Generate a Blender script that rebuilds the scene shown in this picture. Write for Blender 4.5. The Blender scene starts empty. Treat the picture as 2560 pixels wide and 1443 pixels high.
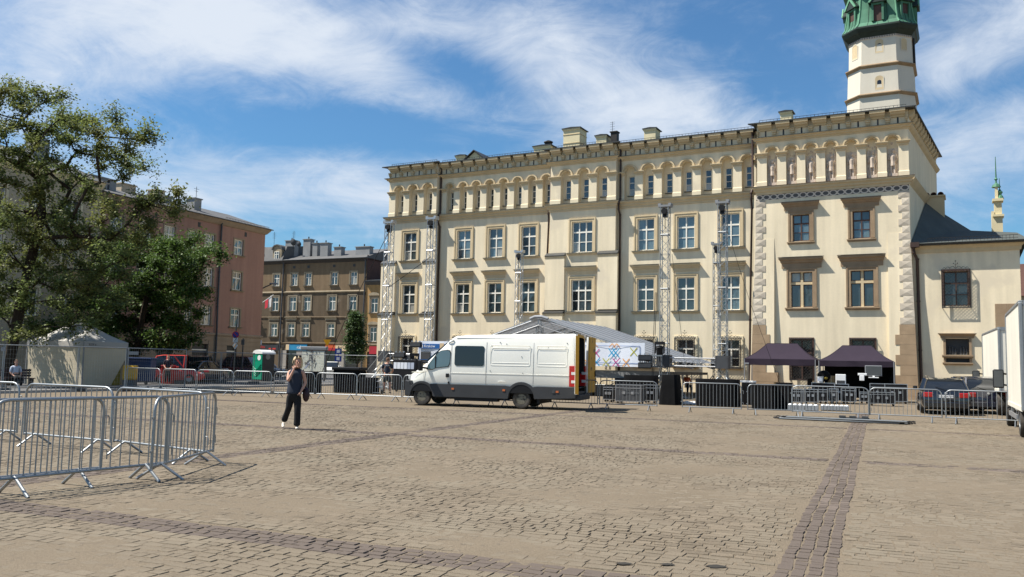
import bpy, bmesh, math, random
import numpy as np
from math import sin, cos, tan, atan, atan2, radians, pi, sqrt
from mathutils import Matrix, Vector
random.seed(7); rng = np.random.default_rng(11)
scene = bpy.context.scene
COL = scene.collection

# ------------------------------------------------------------------ camera
FPX, CX, CY, HCAM, ROLL = 2133., 1280., 721.5, 1.6, 0.021
TH = atan((912 - CY) / FPX)
cd = bpy.data.cameras.new('camera'); cam = bpy.data.objects.new('camera', cd); COL.objects.link(cam)
cd.sensor_width = 36; cd.lens = 36 * FPX / 2560; cd.clip_end = 3000; cd.clip_start = .05
cam.matrix_world = Matrix.Translation((0, 0, HCAM)) @ Matrix.Rotation(pi/2 + TH, 4, 'X') @ Matrix.Rotation(ROLL, 4, 'Z')
scene.camera = cam

# ------------------------------------------------------------------ sun, sky, exposure
SUN_EL, SHADOW_DIR = radians(57), radians(2)          # shadows fall to +X
Lh = Vector((cos(SHADOW_DIR), sin(SHADOW_DIR)))
sun_vec = Vector((-Lh.x*cos(SUN_EL), -Lh.y*cos(SUN_EL), sin(SUN_EL)))
sl = bpy.data.lights.new('sun', 'SUN'); sl.energy = 5.0; sl.angle = radians(.53); sl.color = (1, .955, .88)
so = bpy.data.objects.new('sun', sl); COL.objects.link(so)
so.rotation_euler = sun_vec.to_track_quat('Z', 'Y').to_euler(); so.location = (-40, 0, 60)
scene.view_settings.view_transform = 'Standard'; scene.view_settings.look = 'None'
scene.view_settings.gamma = 1; scene.view_settings.exposure = 0.8
try: scene.view_settings.use_curve_mapping = False
except Exception: pass

world = bpy.data.worlds.new('World'); scene.world = world; world.use_nodes = True
wn = world.node_tree; wn.nodes.clear()
def W(t, **k):
    n = wn.nodes.new(t)
    for a, b in k.items(): setattr(n, a, b)
    return n
def wl(a, b): wn.links.new(a, b)
out = W('ShaderNodeOutputWorld'); bg = W('ShaderNodeBackground'); bg.inputs[1].default_value = .056
sky = W('ShaderNodeTexSky', sky_type='NISHITA', sun_disc=False, sun_elevation=SUN_EL, sun_rotation=atan2(sun_vec.x, sun_vec.y))
sky.air_density = 1.25; sky.dust_density = .3; sky.ozone_density = 3.0; sky.altitude = 200
tc = W('ShaderNodeTexCoord')
def wmath(op, a, b=None, c=None, clamp=False):
    n = W('ShaderNodeMath', operation=op, use_clamp=clamp)
    for i, x in enumerate((a, b, c)):
        if x is None: continue
        if isinstance(x, (int, float)): n.inputs[i].default_value = x
        else: wl(x, n.inputs[i])
    return n.outputs[0]
def wdot(v):
    n = W('ShaderNodeVectorMath', operation='DOT_PRODUCT'); wl(tc.outputs['Generated'], n.inputs[0]); n.inputs[1].default_value = v
    return n.outputs['Value']
sep = W('ShaderNodeSeparateXYZ'); wl(tc.outputs['Generated'], sep.inputs[0])
zz = wmath('ADD', wmath('MAXIMUM', sep.outputs[2], 0.0), .16)
comb = W('ShaderNodeCombineXYZ'); wl(wmath('DIVIDE', sep.outputs[0], zz), comb.inputs[0]); wl(wmath('DIVIDE', sep.outputs[1], zz), comb.inputs[1])
def wnoise(scale, detail, rough, dist, loc=(0, 0, 0), sc=(1, 1, 1), rot=0, planar=True):
    mp = W('ShaderNodeMapping'); mp.inputs['Location'].default_value = loc; mp.inputs['Scale'].default_value = sc; mp.inputs['Rotation'].default_value = (0, 0, rot)
    wl(comb.outputs[0] if planar else tc.outputs['Generated'], mp.inputs[0])
    n = W('ShaderNodeTexNoise'); n.inputs['Scale'].default_value = scale; n.inputs['Detail'].default_value = detail
    n.inputs['Roughness'].default_value = rough; n.inputs['Distortion'].default_value = dist; wl(mp.outputs[0], n.inputs['Vector'])
    return n.outputs['Fac']
n1 = wnoise(3.4, 9, .58, .7, (3.1, 1.7, .4), (1, 1, 1.7), 0, False)
n2 = wnoise(1.9, 11, .64, 1.2, (7.3, 2.2, 0), (.6, 1.25, 1), .5)
n3 = wnoise(9, 12, .68, 1.6, (1.3, 4.4, 2.0), (1, 1, 2.2), 0, False)
dens = wmath('ADD', wmath('ADD', wmath('MULTIPLY', n1, .66), wmath('MULTIPLY', n2, .34)), wmath('MULTIPLY', n3, .40))
def ray(x, y):
    u = (x - CX)/FPX; v = (CY - y)/FPX; c, s = cos(ROLL), sin(ROLL)
    r = c*u - s*v; up = s*u + c*v
    return Vector((r, cos(TH) - up*sin(TH), sin(TH) + up*cos(TH)))
# cloud banks seen over the square: (pixel x, y, half width, half height, tilt, strength)
BANKS = [(60, 170, 300, 120, 0, .22), (800, 60, 640, 90, .05, .22), (950, 190, 300, 65, .22, .22), (420, 90, 260, 120, 0, .14), (1450, 60, 260, 80, 0, .16),
         (900, 470, 560, 85, -.06, .24), (1520, 250, 290, 110, .28, .22), (1750, 290, 200, 60, .2, .12), (2480, 110, 260, 90, -.45, .22), (2480, 330, 280, 90, -.2, .2), (2050, 90, 260, 70, 0, .06),
         (820, 330, 420, 55, .05, -.24), (400, 300, 190, 90, .3, -.12), (1130, 170, 150, 55, .3, -.26), (1800, 110, 240, 90, 0, -.15), (2480, 220, 260, 45, -.4, -.2), (1230, 230, 110, 60, 0, -.12), (2000, 240, 160, 70, 0, -.12)]
for (bx, by, hw, hh, tl, st) in BANKS:
    c = ray(bx, by).normalized(); rt = Vector((c.y, -c.x, 0)).normalized(); up = rt.cross(c).normalized()
    r2 = (rt*cos(tl) - up*sin(tl))*(FPX/hw); u2 = (rt*sin(tl) + up*cos(tl))*(FPX/hh)
    a = wdot(tuple(r2)); b = wdot(tuple(u2))
    q = wmath('ADD', wmath('MULTIPLY', a, a), wmath('MULTIPLY', b, b))
    front = wmath('GREATER_THAN', wdot(tuple(c)), 0)
    g = wmath('MULTIPLY', wmath('EXPONENT', wmath('MULTIPLY', q, -.8)), front)
    dens = wmath('ADD', dens, wmath('MULTIPLY', g, st))
ss = W('ShaderNodeMapRange', interpolation_type='SMOOTHSTEP'); wl(dens, ss.inputs[0])
ss.inputs[1].default_value = .60; ss.inputs[2].default_value = 1.14; ss.inputs[3].default_value = 0.02; ss.inputs[4].default_value = .96
tint = W('ShaderNodeMix', data_type='RGBA', blend_type='MULTIPLY'); tint.inputs[0].default_value = 1
wl(sky.outputs[0], tint.inputs[6]); tint.inputs[7].default_value = (.56, .95, 1.22, 1)
mixc = W('ShaderNodeMix', data_type='RGBA'); wl(ss.outputs[0], mixc.inputs[0]); wl(tint.outputs[2], mixc.inputs[6]); mixc.inputs[7].default_value = (7.9, 8.6, 9.6, 1)
wl(mixc.outputs[2], bg.inputs[0]); wl(bg.outputs[0], out.inputs[0])

# ------------------------------------------------------------------ measuring helpers (photo pixel -> place)
def G(x, y, z=0):
    d = ray(x, y); t = (z - HCAM)/d.z; return Vector((d.x*t, d.y*t, z))
def at(x, y, Y):
    d = ray(x, y); t = Y/d.y; return Vector((d.x*t, Y, HCAM + d.z*t))

# ------------------------------------------------------------------ mesh helpers
class M:
    def __init__(s): s.v = []; s.f = []; s.mi = []; s.m = 0; s.T = None
    def add(s, vs, fs):
        b = len(s.v)
        if s.T is not None: vs = [tuple(s.T @ Vector(p)) for p in vs]
        s.v += [tuple(p) for p in vs]; s.f += [[i + b for i in f] for f in fs]; s.mi += [s.m]*len(fs); return s
    def box(s, x0, x1, y0, y1, z0, z1):
        return s.add([(x0,y0,z0),(x1,y0,z0),(x1,y1,z0),(x0,y1,z0),(x0,y0,z1),(x1,y0,z1),(x1,y1,z1),(x0,y1,z1)],
                     [(0,3,2,1),(4,5,6,7),(0,1,5,4),(1,2,6,5),(2,3,7,6),(3,0,4,7)])
    def hexa(s, p): return s.add(p, [(0,3,2,1),(4,5,6,7),(0,1,5,4),(1,2,6,5),(2,3,7,6),(3,0,4,7)])
    def ext(s, poly, a0, a1, ax='y', m0=None):
        n = len(poly); f = {'x': lambda p, a: (a, p[0], p[1]), 'y': lambda p, a: (p[0], a, p[1]), 'z': lambda p, a: (p[0], p[1], a)}[ax]
        vs = [f(p, a0) for p in poly] + [f(p, a1) for p in poly]
        return s.add(vs, [list(range(n))[::-1], list(range(n, 2*n))] + [(i, (i+1) % n, n + (i+1) % n, n + i) for i in range(n)])
    def mould(s, prof, x0, x1, y, ml=1, mr=1):   # prof: (projection, z) outline, mitred ends, front towards -y
        n = len(prof); vs = [(x0 - ml*max(p, 0), y - p, z) for p, z in prof] + [(x1 + mr*max(p, 0), y - p, z) for p, z in prof]
        return s.add(vs, [list(range(n))[::-1], list(range(n, 2*n))] + [(i, (i+1) % n, n + (i+1) % n, n + i) for i in range(n)])
    def tube(s, p, q, r, n=8, r2=None):
        p = Vector(p); q = Vector(q); d = q - p
        if d.length < 1e-6: return s
        d.normalize(); a = d.orthogonal().normalized(); b = d.cross(a); r2 = r if r2 is None else r2
        vs = [p + (a*cos(2*pi*i/n) + b*sin(2*pi*i/n))*r for i in range(n)] + [q + (a*cos(2*pi*i/n) + b*sin(2*pi*i/n))*r2 for i in range(n)]
        return s.add(vs, [(i, (i+1) % n, n + (i+1) % n, n + i) for i in range(n)] + [list(range(n))[::-1], list(range(n, 2*n))])
    def path(s, pts, r, n=8, closed=False):
        P = [Vector(p) for p in pts]; K = len(P); rs = r if isinstance(r, (list, tuple)) else [r]*K
        vs = []; a = None
        for i in range(K):
            d = (P[(i+1) % K] - P[i-1]) if closed else (P[min(i+1, K-1)] - P[max(i-1, 0)])
            d.normalize()
            a = d.orthogonal().normalized() if a is None else (a - d*a.dot(d)).normalized()
            b = d.cross(a)
            vs += [P[i] + (a*cos(2*pi*j/n) + b*sin(2*pi*j/n))*rs[i] for j in range(n)]
        fs = [(i*n + j, i*n + (j+1) % n, ((i+1) % K)*n + (j+1) % n, ((i+1) % K)*n + j) for i in range(K if closed else K-1) for j in range(n)]
        if not closed: fs += [list(range(n))[::-1], list(range((K-1)*n, K*n))]
        return s.add(vs, fs)
    def lathe(s, prof, n=16, c=(0, 0, 0), axis='z'):
        k = len(prof); vs = []
        for r, h in prof:
            for j in range(n):
                x, y = r*cos(2*pi*j/n), r*sin(2*pi*j/n)
                p = {'z': (x, y, h), 'y': (x, h, y), 'x': (h, x, y)}[axis]
                vs.append((p[0] + c[0], p[1] + c[1], p[2] + c[2]))
        fs = [(i*n + j, i*n + (j+1) % n, (i+1)*n + (j+1) % n, (i+1)*n + j) for i in range(k-1) for j in range(n)]
        return s.add(vs, fs + [list(range(n))[::-1], list(range((k-1)*n, k*n))])
    def ball(s, c, r, n=10, m=6):
        r = (r, r, r) if isinstance(r, (int, float)) else r
        vs = [(c[0], c[1], c[2] - r[2])]
        for i in range(1, m):
            t = -pi/2 + pi*i/m
            vs += [(c[0] + r[0]*cos(t)*cos(2*pi*j/n), c[1] + r[1]*cos(t)*sin(2*pi*j/n), c[2] + r[2]*sin(t)) for j in range(n)]
        vs.append((c[0], c[1], c[2] + r[2])); L = len(vs) - 1
        fs = [(0, 1 + (j+1) % n, 1 + j) for j in range(n)] + [(L, L - n + j, L - n + (j+1) % n) for j in range(n)]
        fs += [(1 + i*n + j, 1 + i*n + (j+1) % n, 1 + (i+1)*n + (j+1) % n, 1 + (i+1)*n + j) for i in range(m-2) for j in range(n)]
        return s.add(vs, fs)
    def quad(s, a, b, c, d): return s.add([a, b, c, d], [(0, 1, 2, 3)])
    def mesh(s, name, mats, smooth=False, fix=True):
        me = bpy.data.meshes.new(name); me.from_pydata(s.v, [], s.f)
        mats = mats if isinstance(mats, (list, tuple)) else [mats]
        for m in mats: me.materials.append(MAT(m))
        if len(mats) > 1: me.polygons.foreach_set('material_index', s.mi)
        if fix:
            bm = bmesh.new(); bm.from_mesh(me); bmesh.ops.recalc_face_normals(bm, faces=bm.faces); bm.to_mesh(me); bm.free()
        if smooth:
            me.polygons.foreach_set('use_smooth', [True]*len(me.polygons)); me.set_sharp_from_angle(angle=radians(42))
        me.update(); return me
    def build(s, name, mats, parent=None, smooth=False, bevel=0, fix=True, seg=2):
        o = bpy.data.objects.new(name, s.mesh(name, mats, smooth, fix)); COL.objects.link(o)
        if parent is not None: o.parent = parent
        if bevel:
            b = o.modifiers.new('bevel', 'BEVEL'); b.width = bevel; b.segments = seg; b.limit_method = 'ANGLE'; b.angle_limit = radians(40); b.harden_normals = False
        return o
def tag(o, label=None, cat=None, group=None, kind=None):
    if label: o['label'] = label
    if cat: o['category'] = cat
    if group: o['group'] = group
    if kind: o['kind'] = kind
    return o
def thing(name, label, cat, loc=(0, 0, 0), rz=0, group=None):
    o = bpy.data.objects.new(name, None); COL.objects.link(o); o.location = loc; o.rotation_euler = (0, 0, rz); o.empty_display_size = .3
    return tag(o, label, cat, group)
def dup(root, loc=None, rz=None, label=None, group=None, parent=None, scale=None):
    r = root.copy(); COL.objects.link(r); r.parent = parent
    if loc is not None: r.location = loc
    if rz is not None: r.rotation_euler = (0, 0, rz)
    if scale is not None: r.scale = scale
    if label: r['label'] = label
    if group: r['group'] = group
    for ch in list(root.children): dup(ch, parent=r)
    return r
def put(name, me, parent, loc=(0, 0, 0), rz=0, scale=None):
    o = bpy.data.objects.new(name, me); COL.objects.link(o); o.parent = parent; o.location = loc; o.rotation_euler = (0, 0, rz)
    if scale: o.scale = scale
    return o
def text(name, body, size, mat, parent, M4, depth=.004, align='CENTER', sx=1):
    cu = bpy.data.curves.new(name, 'FONT'); cu.body = body; cu.size = size; cu.extrude = depth; cu.align_x = align; cu.align_y = 'CENTER'; cu.resolution_u = 2
    t = bpy.data.objects.new(name, cu); me = bpy.data.meshes.new_from_object(t); bpy.data.objects.remove(t)
    me.materials.clear(); me.materials.append(MAT(mat))
    o = bpy.data.objects.new(name, me); COL.objects.link(o); o.parent = parent; o.matrix_local = M4 @ Matrix.Diagonal((sx, 1, 1, 1)); return o
FRONT = Matrix.Rotation(pi/2, 4, 'X')      # text in the xz plane facing -y

# ------------------------------------------------------------------ materials
MATS = {}; SPEC = {}
def MAT(k):
    if k not in MATS: MATS[k] = make(k, **SPEC[k])
    return MATS[k]
def make(name, col, rough=.75, metal=0, var=.1, scale=1.5, fine=.06, fscale=25, streak=0, bump=0, bscale=60, spec=.4, island=0, trans=0, coat=0, alpha=1, emit=0, wear=None, hue=None):
    m = bpy.data.materials.new(name); m.use_nodes = True; nt = m.node_tree; N = nt.nodes; L = nt.links.new
    b = N['Principled BSDF']; b.inputs['Roughness'].default_value = rough; b.inputs['Metallic'].default_value = metal
    b.inputs['Specular IOR Level'].default_value = spec
    if coat: b.inputs['Coat Weight'].default_value = coat; b.inputs['Coat Roughness'].default_value = .06
    tc = N.new('ShaderNodeTexCoord'); src = tc.outputs['Object']
    def mth(op, a, bb):
        n = N.new('ShaderNodeMath'); n.operation = op
        for i, x in enumerate((a, bb)):
            if isinstance(x, (int, float)): n.inputs[i].default_value = x
            else: L(x, n.inputs[i])
        return n.outputs[0]
    def noise(sc, det=4, vec=None):
        n = N.new('ShaderNodeTexNoise'); n.inputs['Scale'].default_value = sc; n.inputs['Detail'].default_value = det; L(vec or src, n.inputs['Vector']); return n.outputs['Fac']
    f = None
    def acc(x, k):
        nonlocal f
        t = mth('MULTIPLY', mth('SUBTRACT', x, .5), 2*k); f = t if f is None else mth('ADD', f, t)
    if var: acc(noise(scale), var*1.6)
    if fine: acc(noise(fscale, 3), fine*1.6)
    if streak:
        mp = N.new('ShaderNodeMapping'); mp.inputs['Scale'].default_value = (2.2, 2.2, .16); L(src, mp.inputs[0]); acc(noise(1, 5, mp.outputs[0]), streak*1.6)
    if island:
        g = N.new('ShaderNodeNewGeometry'); acc(g.outputs['Random Per Island'], island)
    c0 = (*col, 1)
    if f is not None:
        k = mth('ADD', f, 1.0)
        mx = N.new('ShaderNodeVectorMath'); mx.operation = 'SCALE'; mx.inputs[0].default_value = col; L(k, mx.inputs['Scale']); cout = mx.outputs[0]
        if hue:                                  # slow drift towards a second colour
            h = N.new('ShaderNodeMix'); h.data_type = 'RGBA'; r = N.new('ShaderNodeMapRange'); L(noise(hue[1], 5), r.inputs[0]); r.inputs[1].default_value = .42; r.inputs[2].default_value = .68
            L(r.outputs[0], h.inputs[0]); L(cout, h.inputs[6]); h.inputs[7].default_value = (*hue[0], 1); cout = h.outputs[2]
        if wear:                                 # patches of another colour with edges of their own
            h = N.new('ShaderNodeMix'); h.data_type = 'RGBA'; r = N.new('ShaderNodeMapRange'); L(noise(wear[1], 8), r.inputs[0]); r.inputs[1].default_value = wear[2]; r.inputs[2].default_value = wear[2] + .05
            L(r.outputs[0], h.inputs[0]); L(cout, h.inputs[6]); h.inputs[7].default_value = (*wear[0], 1); cout = h.outputs[2]
        L(cout, b.inputs['Base Color'])
    else: b.inputs['Base Color'].default_value = c0
    if bump:
        bp = N.new('ShaderNodeBump'); bp.inputs['Strength'].default_value = bump; bp.inputs['Distance'].default_value = .02; L(noise(bscale, 5), bp.inputs['Height']); L(bp.outputs[0], b.inputs['Normal'])
    if trans:
        o = N['Material Output']; t = N.new('ShaderNodeBsdfTranslucent'); mxs = N.new('ShaderNodeMixShader'); mxs.inputs[0].default_value = trans
        if f is not None: L(cout, t.inputs[0])
        else: t.inputs[0].default_value = c0
        L(b.outputs[0], mxs.inputs[1]); L(t.outputs[0], mxs.inputs[2]); L(mxs.outputs[0], o.inputs[0])
    if alpha < 1: b.inputs['Alpha'].default_value = alpha
    if emit: b.inputs['Emission Color'].default_value = c0; b.inputs['Emission Strength'].default_value = emit
    return m
S = lambda k, *a, **kw: SPEC.__setitem__(k, dict(zip(('col', 'rough', 'metal'), a), **kw))
S('plaster', (.735, .63, .445), .9, 0, var=.06, scale=.45, fine=.035, fscale=9, streak=.15, wear=((.675, .58, .42), .3, .58), bump=.12, bscale=25, spec=.15)
S('trim', (.56, .445, .275), .85, 0, var=.08, scale=1.2, streak=.09, bump=.1, spec=.2)
S('trim_pale', (.74, .635, .44), .85, 0, var=.06, scale=.9, streak=.08, spec=.2)
S('flashing', (.045, .045, .042), .5, .3, var=.2, scale=3)
S('roof_metal', (.075, .082, .072), .8, .1, var=.2, scale=.8, streak=.1)
S('pipe', (.055, .032, .024), .5, .2, var=.15)
S('stone', (.30, .215, .135), .9, 0, var=.18, scale=1.8, fine=.08, streak=.1, bump=.3, spec=.15)
S('quoin', (.56, .49, .385), .9, 0, var=.14, scale=2, bump=.25, spec=.15)
S('quoin_dark', (.46, .40, .315), .9, 0, var=.16, scale=2, bump=.25, spec=.15)
S('relief', (.56, .46, .37), .9, 0, var=.25, scale=8, bump=.6, bscale=30, spec=.1)
S('sgraffito_dark', (.20, .17, .15), .9, 0, var=.2, scale=6)
S('sgraffito_light', (.60, .52, .43), .9, 0, var=.12, scale=6)
S('grey_band', (.10, .095, .09), .9, 0)
S('glass', (.035, .05, .055), .04, 0, var=.5, scale=.35, fine=0, spec=.9, coat=.5)
S('glass_sky', (.10, .15, .17), .05, 0, var=.35, scale=.4, fine=0, spec=.9, coat=.6)  # paler blue-grey base colour stands in for sky reflected in the panes
S('glass_curtain', (.30, .29, .25), .08, 0, var=.25, scale=2.5, fine=.1, fscale=14, spec=.8, coat=.6)
S('glass_dark', (.012, .014, .016), .06, 0, var=.3, scale=.5, fine=0, spec=.8)
S('sash', (.78, .74, .64), .6, 0, var=.04)
S('sash_brown', (.075, .038, .026), .6, 0, var=.12)
S('iron', (.028, .024, .022), .6, .4, var=.15)
S('tower_plaster', (.61, .56, .46), .92, 0, var=.05, scale=.6, streak=.05, bump=.1, spec=.12)
S('copper', (.07, .185, .115), .65, .1, var=.25, scale=1.1, streak=.3, spec=.3)
S('copper_bright', (.14, .33, .2), .65, .1, var=.15, scale=1.1, streak=.2)
S('copper_dark', (.022, .035, .028), .6, .2, var=.3, scale=2)
S('chimney', (.66, .57, .36), .9, 0, var=.08, streak=.08)
S('pink', (.335, .195, .15), .9, 0, var=.1, scale=.25, fine=.05, fscale=4, streak=.14, bump=.15, bscale=15, spec=.12)
S('pink_base', (.30, .225, .155), .9, 0, var=.12, scale=.5, streak=.15)
S('beige_house', (.46, .38, .27), .9, 0, var=.1, scale=.3, streak=.15)
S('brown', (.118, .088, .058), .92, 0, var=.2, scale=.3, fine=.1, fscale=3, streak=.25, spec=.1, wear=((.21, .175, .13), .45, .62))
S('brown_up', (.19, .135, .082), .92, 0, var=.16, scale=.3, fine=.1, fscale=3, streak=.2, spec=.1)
S('brown_trim', (.30, .245, .165), .9, 0, var=.15, streak=.15)
S('brick', (.085, .04, .03), .9, 0, var=.25, scale=.8, fine=.2, fscale=5)
S('ochre', (.36, .215, .085), .9, 0, var=.12, streak=.12)
S('slate', (.10, .098, .095), .8, 0, var=.18, scale=.8, streak=.12)
S('chimney_grey', (.25, .25, .245), .9, 0, var=.2, scale=1)
S('asphalt', (.095, .092, .088), .9, 0, var=.14, scale=.3, fine=.1, fscale=20)
S('pavement', (.30, .27, .23), .9, 0, var=.12, scale=.8)
S('kerb', (.34, .32, .29), .9, 0, var=.12)
S('sand', (.174, .140, .099), .95, 0, var=.10, scale=.6, fine=.22, fscale=38, bump=.6, bscale=80, spec=.1, wear=((.15, .122, .09), 9, .60))
S('sett', (.172, .139, .099), .9, 0, var=.10, scale=.5, fine=.24, fscale=42, bump=.5, bscale=90, island=.14, spec=.15, hue=((.196, .164, .119), .8))
S('sett_red', (.128, .102, .083), .88, 0, var=.1, scale=1, fine=.1, fscale=60, bump=.35, bscale=120, island=.24, spec=.18)
S('hole', (.03, .026, .02), .95, 0)
S('galv', (.29, .305, .31), .44, .8, var=.14, scale=4, fine=.08, fscale=60)
S('galv_dull', (.27, .285, .29), .5, .65, var=.15, scale=4)
S('steel_pipe', (.15, .16, .165), .6, .3, var=.2, scale=4)
S('alu', (.47, .48, .49), .4, .8, var=.1, scale=4)
S('black_cloth', (.006, .006, .0065), .9, 0, var=.3, scale=2, bump=.5, bscale=4, spec=.12)
S('black_paint', (.010, .010, .011), .55, 0, var=.2, scale=5, spec=.25)
S('dark_grey', (.055, .057, .06), .6, 0, var=.2, scale=3)
S('mid_grey', (.22, .225, .23), .6, 0, var=.12)
S('purple', (.038, .028, .041), .85, 0, spec=.15, var=.08, scale=2, fine=.04, bump=.15, bscale=6, trans=.12)
S('canvas', (.62, .535, .385), .85, 0, var=.07, scale=1.2, fine=.04, bump=.4, bscale=2.2, trans=.18)
S('canvas_roof', (.46, .44, .40), .8, 0, var=.07, scale=1.2, bump=.4, bscale=2, trans=.18)
S('yellow_cloth', (.34, .24, .035), .85, 0, var=.1)
S('tarp', (.36, .37, .385), .6, 0, var=.1, scale=.8, fine=.04, trans=.25)
S('tarp_rib', (.22, .225, .24), .6, 0, var=.1)
S('banner', (.74, .77, .83), .7, 0, var=.04)
S('blue_print', (.012, .10, .32), .6, 0, var=.05)
S('cyan_print', (.0, .33, .58), .6, 0, var=.04)
S('magenta_print', (.50, .012, .20), .6, 0, var=.04)
S('lime_print', (.47, .44, .02), .6, 0, var=.04)
S('orange_print', (.80, .34, .02), .6, 0, var=.04)
S('white_paint', (.80, .79, .73), .38, 0, var=.02, scale=1.2, fine=.01, spec=.5, coat=.4, streak=.02)
S('van_white', (.82, .80, .715), .3, 0, var=.025, scale=1.4, fine=.015, fscale=12, spec=.5, coat=.5, streak=.03, wear=((.48, .45, .38), 2.2, .735))
S('box_white', (.72, .68, .575), .5, 0, var=.05, scale=.8, streak=.08, spec=.4)
S('van_grey', (.036, .037, .039), .62, 0, var=.18, scale=2, fine=.08)
S('tyre', (.022, .020, .018), .85, 0, var=.3, scale=6, hue=((.07, .06, .048), 5))
S('rim', (.20, .18, .135), .5, .5, var=.35, scale=14, wear=((.05, .045, .04), 12, .55))
S('van_yellow', (.50, .26, .022), .5, 0, var=.15, scale=3, wear=((.10, .07, .03), 3, .6))
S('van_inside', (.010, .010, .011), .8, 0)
S('glass_tint', (.008, .009, .011), .05, 0, var=0, fine=0, spec=.7, coat=.3)
S('red_lamp', (.38, .012, .012), .15, 0, var=.15, spec=.6, coat=.5)
S('clear_lamp', (.62, .62, .60), .15, 0, var=.1, spec=.7, coat=.5)
S('orange_lamp', (.48, .13, .04), .25, 0, spec=.6)
S('car_black', (.008, .009, .012), .18, 0, var=.1, fine=0, spec=.6, coat=.9)
S('car_blue', (.010, .013, .03), .18, 0, var=.1, fine=0, spec=.6, coat=.9)
S('car_red', (.10, .014, .02), .25, 0, var=.1, fine=0, spec=.5, coat=.7)
S('car_silver', (.42, .44, .46), .3, .3, var=.06, fine=0, coat=.6)
S('red_paint', (.48, .035, .025), .4, 0, var=.1, coat=.3)
S('blue_paint', (.012, .035, .11), .5, 0, var=.15)
S('plate', (.72, .72, .70), .5, 0, var=0, fine=0)
S('ink', (.02, .02, .022), .7, 0, var=0, fine=0)
S('toilet_green', (.004, .26, .15), .45, 0, var=.08, spec=.4)
S('toilet_grey', (.055, .052, .05), .6, 0, var=.1)
S('white_plastic', (.80, .80, .78), .45, 0, var=.03)
S('map_paper', (.74, .74, .62), .7, 0, var=.08, scale=3, wear=((.42, .36, .30), 7, .58))
S('sign_yellow', (.72, .36, .01), .5, 0, var=.05)
S('sign_blue', (.02, .055, .30), .5, 0, var=.05)
S('sign_red', (.45, .02, .03), .5, 0, var=.05)
S('shop_blue', (.02, .20, .36), .5, 0, var=.15, scale=3)
S('shop_orange', (.52, .09, .02), .5, 0, var=.08)
S('shop_cream', (.60, .45, .27), .6, 0, var=.08)
S('shop_red', (.36, .02, .03), .5, 0, var=.1)
S('shop_dark', (.03, .028, .028), .5, 0, var=.2)
S('bark', (.040, .030, .022), .95, 0, var=.3, scale=4, fine=.2, fscale=20, bump=.8, bscale=12, spec=.1)
S('leaf_big', (.135, .172, .052), .55, 0, var=.3, scale=.5, fine=0, island=.5, trans=.45, spec=.35, hue=((.165, .165, .046), .35))
S('leaf_mid', (.075, .125, .026), .55, 0, var=.3, scale=.6, fine=0, island=.5, trans=.35, spec=.3)
S('leaf_young', (.060, .100, .030), .5, 0, var=.25, scale=1, fine=0, island=.5, trans=.3, spec=.4)
S('skin', (.50, .27, .185), .6, 0, var=.05, spec=.35)
S('hair_blond', (.52, .40, .24), .6, 0, var=.2, scale=12, fine=.15, fscale=90)
S('hair_brown', (.16, .09, .05), .7, 0, var=.2, scale=12)
S('navy', (.020, .026, .042), .85, 0, var=.2, scale=4, bump=.4, bscale=9)
S('black_trousers', (.007, .007, .008), .85, 0, var=.2, scale=4, bump=.4, bscale=8)
S('shoe_pale', (.66, .60, .50), .6, 0, var=.06)
S('bag_wine', (.028, .008, .012), .55, 0, var=.2)
S('shorts', (.05, .05, .045), .85, 0, var=.2)
S('wood_box', (.30, .19, .08), .8, 0, var=.15)
S('white_cloth', (.72, .68, .62), .9, 0, var=.1, scale=5)
S('pale_blue', (.42, .46, .54), .8, 0, var=.1, scale=3)
S('grey_cloth', (.20, .225, .27), .85, 0, var=.2, scale=3)
S('screen', (.075, .08, .082), .2, 0, var=.1, scale=3)
S('panel_lit', (.72, .74, .78), .4, 0, var=.1, scale=6)
S('bike_blue', (.02, .03, .10), .4, .2, var=.2)
S('plant_soil', (.06, .045, .03), .9, 0)
# ------------------------------------------------------------------ ground
GA = radians(-23.2); E1 = Vector((cos(GA), sin(GA))); E2 = Vector((-sin(GA), cos(GA)))
def uv2w(u, v): return E1.x*u + E2.x*v, E1.y*u + E2.y*v
plaza = M().quad((-900, -300, -.016), (900, -300, -.016), (900, 1500, -.016), (-900, 1500, -.016)).build('plaza_ground', 'sand', fix=False); tag(plaza, kind='structure')

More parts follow.
